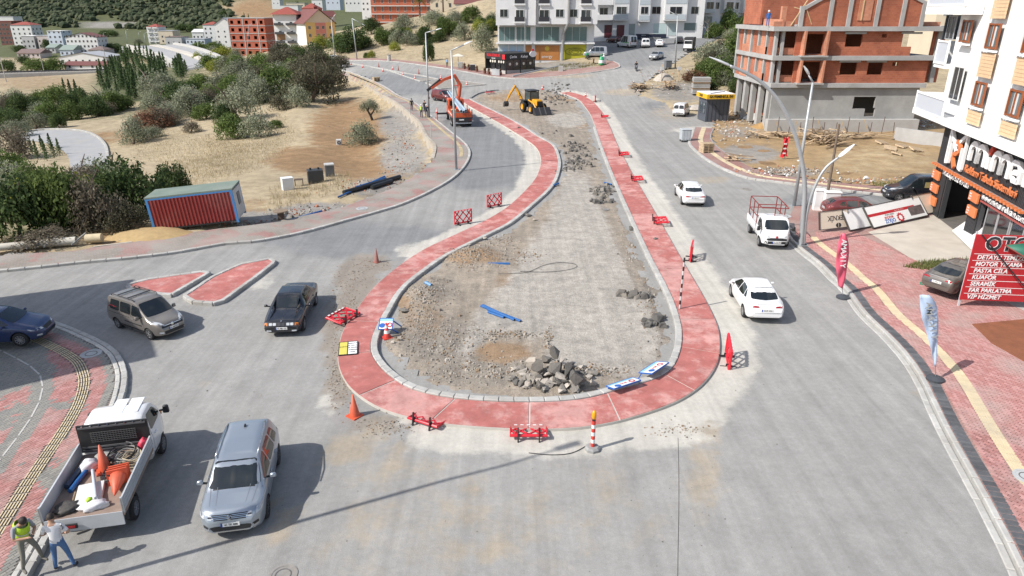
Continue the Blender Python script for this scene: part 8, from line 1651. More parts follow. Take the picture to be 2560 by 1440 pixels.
TM=[M('timber_a',(.40,.29,.18),.9,.2,4),M('timber_b',(.50,.38,.25),.9,.2,4),M('timber_c',(.24,.17,.11),.9,.2,4)];pm=[MB().box((0,0,0),(1,.12,.04)).mesh('timber_plank',m)for m in TM]
def timber(label,px,py,n,rx,ry,zt,L=(1.2,2.6),z0=.15,ang=None,seed=0,name='timber_heap'):
 rs=np.random.RandomState(seed+px);g=PW((px,py),0);t=thing(name,label,'timber',g+Vector((0,0,z0)))
 for k in range(n):o=link(bpy.data.objects.new('timber_plank',pm[rs.randint(3)]),t);q=k/n;o.location=(rs.normal()*rx*.5*(1-q*.5),rs.normal()*ry*.5*(1-q*.5),zt*q+.05);o.scale=(rs.uniform(*L),1.2,1.3);o.rotation_euler=(rs.normal()*.12,rs.normal()*.16,rs.rand()*3.1 if ang is None else ang+rs.normal()*.25)
timber('heap of planks and pallets left of the lamp posts on the site',2040,352,46,3.0,1.4,1.0);timber('heap of dark boards beside the pallet heap',2070,366,34,2.2,1.0,.8,ang=.5);timber('loose planks scattered before the concrete wall',1930,345,26,4.0,1.2,.4);timber('row of boards lying below the building plinth',2150,350,26,4.4,1.0,.4,ang=.2);timber('heap of rusty sticks on the far corner',1598,222,34,1.8,1.6,.6,z0=.1);timber('bundle of brown branches beside the timber stack',1672,222,40,1.6,1.6,.9,(1,1.8),.2);timber('planks at the pavement edge by the pallet stack',1835,402,12,1.2,.8,.3);timber('scaffold boards heaped by the kiosk',1850,290,20,2.4,1.2,.4)
def pallet_mesh():
 mb=MB();[mb.box((0,-.4+k*.16,.13),(1.1,.1,.025))for k in range(6)];[mb.box((x,0,.07),(.1,.85,.09))for x in(-.5,0,.5)];[mb.box((0,y,.012),(1.1,.1,.022))for y in(-.38,0,.38)];return mb.mesh('pallet_slats',TM[1])
PM_=pallet_mesh()
def pallets(label,px,py,n,rz,z=.13,s=1,group='stacked pallets'):
 for k in range(n):
  g=PW((px,py),0);t=thing('pallet',label if n==1 else label+(', topmost' if k==n-1 else ', lowest' if k==0 else ', '+['','second','third','fourth','fifth'][k]+' from the ground'),'pallet',g+Vector((0,0,z+k*.148*s)),R(rz)+random.uniform(-.06,.06),group,s);link(bpy.data.objects.new('slats',PM_),t)
pallets('pallet in the stack on the site pavement',1765,384,6,12);pallets('pallet in the stack on the far left road',941,204,5,30,.02)
for x,y,r,l_ in[(2205,358,20,'tilted pallet behind the cypress poles of the site'),(2225,372,-25,'pallet lying flat on the yellow earth'),(2255,366,35,'pallet leaning on the others on the yellow earth'),(2290,375,5,'pallet nearest to the sign shop'),(2240,385,60,'pallet dropped in front of the others')]:
 t=thing('pallet',l_,'pallet',P(x,y,.2),R(r),'loose pallets on the site');t.rotation_euler=(R(x%17),R(y%13),R(r));link(bpy.data.objects.new('slats',PM_),t)
g=G(1750,236);t=thing('panel_stack','tall stack of grey formwork panels by the scrub','stack',g+Vector((0,0,.1)),R(-5));[MB().box((random.uniform(-.04,.04),random.uniform(-.04,.04),.12+k*.21),(2.4,1.5,.17)).obj('formwork_panel',[M_cc,TM[2]][k%4==3],t)for k in range(11)]
w0_,w1_=P(1935,345,.1),P(2355,372,.1);t=thing('site_wall','low concrete wall of the building site below the plinth','wall',P(2235,350,.1));q=P(2385,372)-P(2235,350);MB().bar((0,0,.5),q+Vector((0,0,.5)),.3,1.6).obj('wall_panel',M_cc,t)
for k in range(11):
 a=P(1942+k*29,336,0);tt=thing('rebar_post','rusty steel post in the row along the site plinth','post',a,0,'steel posts along the plinth');MB().cyl((0,0,0),(random.uniform(-.1,.1),0,1.3+.6*(k%3==0)),.035,n=6).obj('bar',M('rust',(.10,.06,.045),.9,.2),tt)
for px in(1935,1985,2040,2098,2155):a=P(px,330,.1);tt=thing('timber_prop','slanting timber prop against the building plinth','prop',a,0,'timber props along the plinth');MB().bar((.5,-.4,0),(-.2,(76.9-a.y),1.4),.1,.06).obj('beam',TIM,tt)
mnd=MB();rs=np.random.RandomState(9)
for(px,py,r,h_,lab,m)in[(1925,322,2.4,.8,'mound of ochre earth at the building corner',M('earth_ochre',(.33,.2,.08),.95,.2,2,bump=.6)),(380,590,2.4,.35,'spilled yellow sand below the container',M('sand_yellow',(.38,.27,.13),.95,.15,3,bump=.5)),(1740,272,1.6,.5,'pile of stone blocks behind the white van',M_ccl),(1660,200,1.6,1.0,'pale boulder heap at the street corner',M_ccl),(1880,300,1.4,.8,'white sacks and rubble beside the building columns',M('sack_white',(.6,.6,.58),.8,.15,3))]:
 g=PW((px,py),0);n=14;vs=[(0,0,h_)];fs=[]
 for q,(rr,hh)in enumerate(((.45,.75),(.75,.35),(1.05,-.25))):vs+=[(r*rr*math.cos(i*6.283/n)*rs.uniform(.85,1.15),r*rr*math.sin(i*6.283/n)*rs.uniform(.8,1.1)*.7,h_*hh*rs.uniform(.8,1.2))for i in range(n)]
 fs=[(0,1+i,1+(i+1)%n)for i in range(n)]+[(1+q*n+i,1+(q+1)*n+i,1+(q+1)*n+(i+1)%n,1+q*n+(i+1)%n)for q in range(2)for i in range(n)];o=MB().add(vs,fs).obj('earth_mound',m,smooth=1);o.location=g+Vector((0,0,.08));tag(o,lab,'mound')
def bin_(label,px,py,rz,m):
 t=thing('waste_container',label,'bin',PW((px,py),0),R(rz),'steel waste containers');b=MB().box((0,0,.72),(1.0,.85,1.0),taper=1.0);b.obj('tub',m,t,bev=.03);MB().box((0,0,1.26),(1.08,.92,.1)).obj('lid',m,t,bev=.03);[MB().box((x,-.43,.75),(.05,.03,.9)).obj('rib',m,t)for x in(-.3,0,.3)];[MB().cyl((x-.03,y,.1),(x+.03,y,.1),.1,n=10).obj('castor',M_tyre,t)for x in(-.4,.4)for y in(-.3,.3)]
bin_('grey steel waste container at the road edge by the site',1712,354,4,M('bin_steel',(.40,.43,.45),.5,.1,4));bin_('dark waste container at the corner of the uphill street',1669,172,10,M('bin_dark',(.12,.13,.14),.6,.15,4))
debris('road_grit','tiny stones and crumbs scattered over the road',[(1150,1250,900,260,4),(2050,1150,500,330,3),(700,800,200,200,2),(1900,700,120,200,1),(1200,480,120,90,1),(600,1000,200,200,2),(1700,1200,160,300,2)],900,.012,.035,[M_asl,M_grl,M('pebble',(.3,.27,.23)),M_ccl],.5,None,seed=11)
# == MACHINES, BIKES, CARGO
M_jy=M('machine_yellow',(.62,.30,.012),.4,.06,4,dirt=(.3,.22,.12),damt=.3);M_or2=M('truck_orange',(.55,.085,.03),.4,.08,3,dirt=(.3,.18,.12),damt=.3)
def bigwheel(t,x,y,r,wd,rim):
 ty=MB().lathe([(r*.55,-wd/2),(r*.92,-wd/2),(r,-wd*.35),(r,wd*.35),(r*.92,wd/2),(r*.55,wd/2)],22);[ty.bar((r*math.cos(a),r*math.sin(a),-wd*.4),(r*math.cos(a+.12),r*math.sin(a+.12),wd*.4),.06,.05)for a in np.linspace(0,6.28,18)[:-1]]
 w_=ty.obj('wheel',M_tyre,t);w_.location=(x,y,r);w_.rotation_euler=(R(90),0,0);MB().lathe([(r*.56,-wd*.48),(r*.4,-wd*.3),(0,-wd*.3)],18).lathe([(r*.56,wd*.48),(r*.4,wd*.3),(0,wd*.3)],18).obj('rim',rim,w_)
j=thing('backhoe_loader','yellow backhoe loader with black bucket standing in the ring','excavator',P(1333,281,.02),R(-66),None,OS*1.1)
for x,y,r in((-1.1,.95,.72),(-1.1,-.95,.72),(1.25,.9,.62),(1.25,-.9,.62)):bigwheel(j,x,y,r,.42,M_jy)
MB().box((.1,0,.85),(3.6,.9,.5)).obj('chassis',M_blk,j);MB().box((1.1,0,1.4),(1.7,.95,.75),taper=.86).obj('bonnet',M_jy,j,bev=.06);MB().box((1.98,0,1.3),(.08,.8,.6)).obj('radiator_grille',M_blk,j)
for sy in(-1,1):
 MB().box((-1.1,sy*.95,1.5),(1.5,.46,.1)).obj('mudguard',M_blk,j);MB().tube([(-.2,sy*.62,1.6),(1.3,sy*.62,1.35),(2.4,sy*.62,.55)],.1,6).obj('loader_arm',M_jy,j);MB().cyl((.3,sy*.62,1.0),(1.7,sy*.62,1.0),.06,n=8).obj('ram',M_chr,j);MB().box((-1.75,sy*.7,.8),(.2,.2,1.4)).obj('stabiliser',M_jy,j)
 for x in(-1.25,.25):MB().bar((x,sy*.62,1.1),(x+.1*(x>0),sy*.56,2.72),.1).obj('cab_post',M_blk,j)
 MB().box((-.5,sy*.60,2.05),(1.4,.03,1.15)).obj('cab_window',GLASS('cab_glass',(.05,.07,.07),.05),j)
MB().box((.3,0,2.1),(.03,1.1,1.1)).obj('cab_window',GLASS('cab_glass',(.05,.07,.07)),j);MB().box((-1.26,0,2.1),(.03,1.1,1.1)).obj('cab_window',GLASS('cab_glass',(.05,.07,.07)),j);MB().box((-.5,0,1.3),(1.6,1.2,.5)).obj('cab_base',M_blk,j);MB().box((-.5,0,2.8),(1.8,1.4,.16)).obj('cab_roof',M('roof_navy',(.03,.035,.045),.5,.1),j,bev=.05);MB().box((-.6,0,1.65),(.5,.5,.7)).obj('seat',M_blk,j)
bk=MB();bk.prism([(2.3,.05),(3.15,0),(3.2,.06),(2.5,.95),(2.3,.9)],-1.15,1.15,M=Matrix(((1,0,0,0),(0,0,1,0),(0,1,0,0),(0,0,0,1))));bk.obj('front_bucket',M('bucket_black',(.03,.03,.032),.5,.2,4),j);[MB().bar((2.45,y,.98),(3.2,y,.08),.14,.04).obj('bucket_rib',M('rib_grey',(.10,.095,.09),.5,.1),j)for y in(-.4,.35)]
MB().box((-1.95,-.5,.95),(.35,.5,.9)).obj('king_post',M_jy,j);MB().tube([(-2.05,-.6,1.3),(-2.5,-1.1,2.5),(-2.75,-1.5,3.25)],[.17,.2,.15],6).obj('boom',M_jy,j);MB().tube([(-2.6,-1.4,3.3),(-3.0,-2.0,2.2),(-3.25,-2.4,1.25)],[.16,.15,.1],6).obj('dipper',M_jy,j);MB().cyl((-2.2,-.7,2.3),(-2.75,-1.55,3.45),.05,n=8).obj('ram',M_chr,j);MB().prism([(-.35,0),(.1,.1),(.25,.5),(-.05,.75),(-.3,.5)],-.3,.3,M=Matrix.Translation((-3.3,-2.45,.45))@Matrix(((1,0,0,0),(0,0,1,0),(0,1,0,0),(0,0,0,1)))).obj('rear_bucket',M('bucket_black',(.03,.03,.032)),j);lettering('JCB',.35,M_blk,j,(-2.2,-1.02,2.1),(R(90),R(-60),0),bold=.01)
c=thing('crane_truck','orange crane truck with folded boom carrying three long pale poles','truck',P(1146,306),R(101),None,OS*1.08)
for x in(-2.9,-1.8,2.7):
 for sy in(-1,1):bigwheel(c,x,sy*(.98 if x<0 else 1.02),.46,.42 if x<0 else.3,M('rim_pale',(.4,.4,.4),.5,.1))
MB().box((-.3,0,.75),(7.4,.9,.3)).obj('chassis',M_blk,c);MB().box((-1.9,0,1.12),(4.4,2.35,.16)).obj('bed_floor',M('bed_dark',(.09,.08,.075),.8,.2,3),c)
for sy in(-1,1):
 for x in(-3.05,-.9):MB().box((x,sy*1.16,1.42),(2.1,.06,.5)).obj('drop_side',M_or2,c);MB().box((x,sy*1.195,1.42),(2.0,.02,.1)).obj('white_stripe',M_bwh,c)
 for x in(-4.05,-1.95,.2):MB().box((x,sy*1.15,1.55),(.1,.1,1.0 if x!=-1.95 else.7)).obj('stake',M_blk if x<-4 else M_or2,c)
MB().box((-4.1,0,1.42),(.07,2.3,.5)).obj('tailgate',M_or2,c);[MB().bar((-4.15,-1.0+k*.33,1.24),(-4.15,-.82+k*.33,1.52),.09,.01).obj('chevron',M('chevron_yellow',(.6,.35,.02),.5,0),c)for k in range(6)];MB().box((-4.12,0,.85),(.1,2.2,.4)).obj('rear_bumper',M_blk,c);MB().box((-4.18,.1,.9),(.02,.55,.13)).obj('number_plate',M_plw,c);[MB().box((-4.18,sy*.9,.9),(.03,.25,.14)).obj('tail_light',M_red,c)for sy in(-1,1)];MB().box((-4.05,0,.5),(.1,2.2,.1)).obj('underrun_bar',M_alu,c)
cb=MB();cb.box((2.85,0,1.65),(1.6,2.1,1.9),taper=.92).obj('truck_cab',M_or2,c,bev=.08);MB().box((2.03,0,2.05),(.03,1.5,.6)).obj('rear_window',M_cg,c);[MB().box((2.9,sy*1.02,2.05),(.9,.04,.6)).obj('side_window',M_cg,c)for sy in(-1,1)];MB().box((3.63,0,2.05),(.04,1.7,.7)).obj('windscreen',M_cg,c)
MB().box((1.3,0,1.25),(.7,2.2,.5)).obj('crane_base',M_or2,c);MB().cyl((1.3,-.2,1.4),(1.3,-.2,3.0),.28,.22,10).obj('crane_column',M_or2,c);MB().tube([(1.3,-.35,2.9),(1.2,-.5,4.3),(1.1,.2,5.5)],[.2,.24,.18],6).obj('inner_boom',M_or2,c);MB().tube([(1.1,.1,5.45),(1.0,1.5,5.0),(.9,3.1,4.0)],[.24,.22,.2],4).obj('outer_boom',M_or2,c);MB().bar((.98,1.9,5.0),(.88,3.6,3.75),.3).obj('extension',M_blk,c);MB().cyl((1.25,-.1,3.0),(1.1,.3,5.0),.07,n=8).obj('ram',M_chr,c);MB().cyl((.9,3.4,3.9),(.9,3.4,3.0),.03,n=6).obj('hook_line',M_blk,c);MB().box((.9,3.4,2.9),(.15,.15,.25)).obj('hook',M_blk,c)
for sy in(1,-1):o=MB().box((1.3,sy*(1.75 if sy>0 else 1.3),.95),(.22,1.5 if sy>0 else.4,.2)).obj('outrigger_beam',M_blk,c)
MB().cyl((1.3,2.45,1.0),(1.3,2.45,.12),.06,n=8).obj('outrigger_leg',M_or2,c);MB().box((1.3,2.45,.08),(.35,.35,.08)).obj('outrigger_pad',M_blk,c)
mp=M('pole_galv_blue',(.42,.53,.62),.35,.06,2,metal=.3);Mt=Matrix.Translation(c.location)@Matrix.Rotation(R(101),4,'Z')@Matrix.Scale(OS*1.08,4)
for k,(y,z)in enumerate([(.28,1.95),(0,1.85),(-.26,1.98)]):
 A=Mt@Vector((-4.6,y-.1,z));B=Mt@Vector((5.6,y*.5+.5,z+1.15));t=thing('steel_pole',['pale steel pole on the crane truck, outer one','pale steel pole on the crane truck, middle one','pale steel pole on the crane truck, inner one'][k],'pole',A,0,'poles on the crane truck');MB().tube([(0,0,0),B-A],[.15,.085],12).obj('shaft',mp,t,smooth=40);d=(A-B).normalized();MB().cyl(d*.0,d*.012,.12,n=12).obj('mouth',M_dark,t)
bs_=Mt@Vector((-1.0,.7,1.2));t=thing('wooden_crate','pale wooden crate on the crane truck bed','crate',bs_,R(101));MB().box((0,0,.25),(.9,.6,.5)).obj('crate_box',TIM,t,bev=.02)
def bike(label,loc,rz,col,name='motorcycle',scooter=False):
 t=thing(name,label,'motorcycle',loc,rz,None,OS)
 for x in(-.65,.68):w_=MB().lathe([(.2,-.05),(.27,-.06),(.3,0),(.27,.06),(.2,.05)],18).obj('wheel',M_tyre,t);w_.location=(x,0,.3);w_.rotation_euler=(R(90),0,0);MB().lathe([(.2,.03),(.03,.04),(.03,-.04),(.2,-.03)],14).obj('rim',M_rim,w_)
 MB().tube([(.68,0,.3),(.5,0,.8),(.42,0,1.0)],.035,6).obj('fork',M_chr,t);MB().tube([(.4,-.35,1.02),(.42,0,1.0),(.4,.35,1.02)],.02,6).obj('handlebar',M_blk,t);MB().box((.15,0,.78),(.5,.28,.26),taper=.75).obj('fuel_tank',col,t,bev=.05);MB().box((-.35,0,.8),(.65,.26,.12)).obj('seat',M_blk,t,bev=.04);MB().box((.05,0,.45),(.5,.26,.38)).obj('engine',M('engine_grey',(.12,.12,.125),.4,.1,8),t);MB().bar((-.65,.12,.3),(.1,.12,.4),.06).obj('swing_arm',M_blk,t);MB().cyl((-.8,-.14,.42),(.0,-.14,.3),.05,n=8).obj('exhaust',M_chr,t);MB().cyl((.56,0,.86),(.66,0,.86),.09,n=12).obj('headlight',M_lamp,t);MB().bar((-.3,0,.7),(-.95,0,.72),.14,.05).obj('rear_mudguard',col,t)
 if scooter:MB().box((.4,0,.6),(.12,.4,.6)).obj('leg_shield',col,t,bev=.04);MB().box((-.75,0,1.0),(.4,.42,.4)).obj('top_box',col,t,bev=.04)
 return t
MC=G(1590,177);MCR=R(-100);bike('dark motorcycle with rider crossing the far street',MC,MCR,M_blk);bike('green delivery scooter parked by the centre block corner',G(1466,147,.12),R(100),M('scooter_green',(.02,.25,.12),.4,.05),scooter=True);bike('red motorcycle parked on the corner verge',G(1484,159,.12),R(80),M('bike_red',(.35,.03,.04),.4,.05));bike('dark motorcycle parked under the long block',G(1708,78),R(100),M_blk)
for k,(px,py,m,lab)in enumerate([(1503,162,M('bottle_green',(.02,.32,.13),.45,.05),'big green bottle figure on the corner verge'),(1509,160,M('bottle_white',(.65,.65,.65),.45,.05),'big white bottle figure behind the green one')]):t=thing('bottle_figure',lab,'advertising figure',G(px,py,.1));MB().lathe([(0,0),(.42,0),(.45,.1),(.45,.9),(.3,1.25),(.15,1.4),(.15,1.62),(.2,1.64),(.2,1.75),(0,1.76)],18).obj('bottle_body',m,t,smooth=1);MB().lathe([(.455,.3),(.46,.35),(.46,.75),(.455,.8)],18).obj('label_band',M_sw,t)
A,B=G(1282,190,.3),G(1400,164,.6);t=thing('fallen_lamp_post','grey lamp post lying across the corner verge','street lamp',A);MB().tube([(0,0,0),B-A],[.14,.09],8).obj('pole',mg,t);MB().box(tuple(G(1402,172,.5)-A),(.7,.7,.9)).obj('concrete_foot',M_conc,t)
for i,(px,py)in enumerate([(1161,172),(1172,175),(1192,179),(1212,184),(1222,186),(1251,188)]):t=thing('planter','brown pot with withered cypress before the restaurant','planter',G(px,py,.12),0,'withered planters before the restaurant');MB().lathe([(0,0),(.22,0),(.3,.5),(.26,.5),(.24,.42),(0,.42)],12).obj('pot',M('pot_brown',(.16,.07,.05),.8,.15,5),t);o=link(bpy.data.objects.new('crown',CROWN['rust'][i%3]),t);o.scale=(.28,.28,.6);o.location=(0,0,.45)
for px,py,lab,m in[(1151,170,'glass balustrade panel with poster before the restaurant',M('panel_mixed',(.3,.3,.28),.3,.5,4)),(1182,176,'dark balustrade panel before the restaurant',M_bk),(1236,188,'white steel counter beside the restaurant',M_cw),(1243,189,'grey steel cooler beside the white counter',M_alu)]:t=thing('terrace_panel',lab,'panel',G(px,py,.12),R(-10));MB().box((0,0,.5),(.9,.3,1.0)).obj('panel_body',m,t,bev=.03);MB().box((0,0,1.02),(.95,.34,.06)).obj('panel_cap',M_alu,t)
g=G(1146,168,.12);t=thing('parasol','cream square parasol left of the restaurant','parasol',g);MB().cyl((0,0,0),(0,0,2.3),.04,n=8).obj('pole',M_blk,t);MB().add([(-1.1,-1.1,2.0),(1.1,-1.1,2.0),(1.1,1.1,2.0),(-1.1,1.1,2.0),(0,0,2.45),(-1.1,-1.1,1.9),(1.1,-1.1,1.9),(1.1,1.1,1.9),(-1.1,1.1,1.9)],[(0,1,4),(1,2,4),(2,3,4),(3,0,4),(0,5,6,1),(1,6,7,2),(2,7,8,3),(3,8,5,0)]).obj('canopy',M('parasol_cream',(.55,.5,.42),.8,.05),t)
t=thing('litter_bin','grey bin at the far pavement edge','bin',G(973,152,.1));MB().cyl((0,0,0),(0,0,1.1),.35,.38,10).obj('drum_body',M_conc,t);MB().cyl((0,0,1.1),(0,0,1.18),.42,n=10).obj('drum_rim',M_concd,t)
for px,py,lab in[(1655,205,'white electric meter box on a pole at the street corner'),(1697,205,'second meter box on a pole near the scrub')]:t=thing('meter_box',lab,'meter box',G(px-2,py),0);MB().cyl((0,0,0),(0,0,2.6),.07,n=6).obj('post',TM[1],t);MB().box((0,-.12,2.0),(.55,.2,.5)).obj('box',M_cw,t)
t=thing('uphill_truck','small truck with dark tarpaulin coming down the far street','truck',G(1722,126),R(-110),None,OS);MB().box((1.7,0,1.25),(1.4,1.75,1.5),taper=.88).obj('truck_cab',W_,t,bev=.08);MB().box((2.38,0,1.65),(.06,1.45,.55)).obj('windscreen',M_cg,t);MB().box((-.9,0,1.6),(3.6,1.9,1.9)).obj('tarpaulin',M('tarp_black',(.03,.03,.033),.7,.15),t,bev=.05);MB().box((-.6,0,.6),(4.4,1.0,.25)).obj('chassis',M_blk,t);[bigwheel(t,x,y,.36,.24,M_rims)for x in(-1.6,1.7)for y in(-.8,.8)]
t=thing('box_truck','grey box truck parked under the bare tree uphill','truck',G(1772,72),R(40),None,OS);MB().box((0,0,1.9),(4.5,2.2,2.6)).obj('box_body',M_alu,t);MB().box((2.9,0,1.4),(1.3,2.0,1.8),taper=.9).obj('truck_cab',W_,t,bev=.06);[bigwheel(t,x,y,.4,.26,M_rims)for x in(-1.4,2.7)for y in(-.9,.9)]
def wire(label,px,r,m,z=.02,name='wire'):p=[P(a,b,z)for a,b in px];t=thing(name,label,'wire',p[0]);MB().tube(spl([q-p[0]for q in p],5),r,5).obj('strand',m,t)
wire('black wire loop lying on the torn road in the ring',[(1246,683),(1280,683),(1320,680),(1360,663),(1400,656),(1436,660),(1440,668),(1410,676),(1360,680),(1300,678)],.012,M_blk,.07);wire('dark cable from the front barrier to the delineator post',[(1322,1132),(1380,1137),(1430,1132),(1470,1112)],.012,M_blk);wire('thin dark joint line across the near road',[(1695,1095),(1697,1180),(1697,1280),(1695,1380),(1694,1480)],.009,M('joint_dark',(.06,.055,.05),.9,0),.0,'road_joint')
# ---- cargo in the big pickup
def cargo(label,cat,name,x,y,z,rz=0):return thing(name,label,cat,BED(x,y,z),BED_A+rz,'load on the big pickup')
cone('big',BED(-.45,.05,.0),'orange cone standing on the pickup bed','load on the big pickup')
for k in range(3):q=cone('big',BED(-.95-.11*k,-.52,.2),['orange cone lying on the pickup bed, innermost of the nest','orange cone lying on the pickup bed, middle of the nest','orange cone lying on the pickup bed, outermost of the nest'][k],'load on the big pickup',s=1.15);q.rotation_euler=Euler((0,R(-84),BED_A+R(12))).to_matrix().to_euler()
t=cargo('white concrete slab lying on the pickup bed','slab','slab',-1.65,.1,0,R(10));MB().box((0,0,.05),(.95,.62,.1)).obj('slab_body',M('slab_white',(.6,.6,.58),.8,.08,3),t,bev=.02)
for x,y,L,r,m,rz,z,lab in[(-.9,.62,.9,.07,M_pbl,-8,.08,'blue pipe along the left side of the bed'),(-.75,.8,.8,.08,M('pipe_navy',(.03,.05,.09),.5,.1),-5,.09,'dark pipe beside the blue one in the bed'),(-1.35,.05,1.35,.045,M('pipe_silver',(.45,.5,.54),.4,.1),20,.2,'thin pale pipe laid over the slab'),(-1.7,.5,.5,.03,TM[2],10,.04,'short wooden handle on the bed floor')]:t=cargo(lab,'pipe','pipe',x,y,z,R(rz));MB().cyl((-L/2,0,0),(L/2,0,0),r*OS,n=12).obj('tube',m,t,smooth=40)
rs=np.random.RandomState(6)
for x,y,r,m,lab in[(-.05,-.35,.42,M_pb,'coil of black cable at the front of the bed'),(-.2,-.55,.34,M('cable_grey',(.25,.24,.22),.6,.1),'coil of grey cable on the black coil'),(-.3,-.7,.28,M('rope_tan',(.4,.33,.22),.8,.1),'coil of tan rope by the right side of the bed'),(-1.0,-.35,.26,M_pb,'small black cable coil behind the cone')]:
 t=cargo(lab,'cable','cable_coil',x,y,.03);p=[(r*(1+.12*math.sin(a*2.3))*math.cos(a)*OS,r*(1+.1*math.cos(a*1.7))*math.sin(a)*OS,.02+.012*a+.02*math.sin(a*3))for a in np.linspace(0,6.28*4,90)];MB().tube(p,.018,5).obj('strand',m,t)
def sack(label,x,y,z,s,m,name='sack'):
 t=cargo(label,'bag',name,x,y,z);rs=np.random.RandomState(int(abs(x*100)));bm=bmesh.new();bmesh.ops.create_icosphere(bm,subdivisions=3,radius=1)
 for v in bm.verts:n_=v.co.normalized();k=1+.16*math.sin(n_.x*7+n_.y*5)+.1*math.sin(n_.z*9+n_.y*8);v.co=Vector((n_.x*s[0],n_.y*s[1],max(n_.z,-.6)*s[2]))*k
 me=bpy.data.meshes.new('sack_body');bm.to_mesh(me);bm.free();me.materials.append(m);o=mobj('sack_body',me,t,smooth=1);o.location=(0,0,s[2]*.6)
M_ck=M('cloth_white',(.68,.67,.68),.85,.08,6)
sack('crumpled white cloth at the left front of the bed',-.25,.55,0,(.26,.22,.16),M_ck,'cloth');sack('white plastic bag at the tail of the bed',-2.2,-.15,0,(.2,.34,.11),M_ck,'plastic_bag');sack('bright green glove on the white bag',-2.1,-.05,.17,(.09,.07,.05),M('glove_green',(.35,.55,.03),.7,.1),'work_glove');sack('red plastic bag at the right front corner of the bed',.35,-.85,.1,(.16,.14,.2),M('bag_red',(.55,.04,.08),.5,.1),'plastic_bag');sack('heap of dark tools at the left tail of the bed',-2.15,.5,0,(.26,.3,.09),M('tools_dark',(.06,.055,.05),.7,.4,14),'tool_heap');sack('pale bucket lid and rags at the headboard',.2,.2,0,(.2,.3,.1),M('rag_grey',(.3,.3,.29),.9,.3,8),'rags')
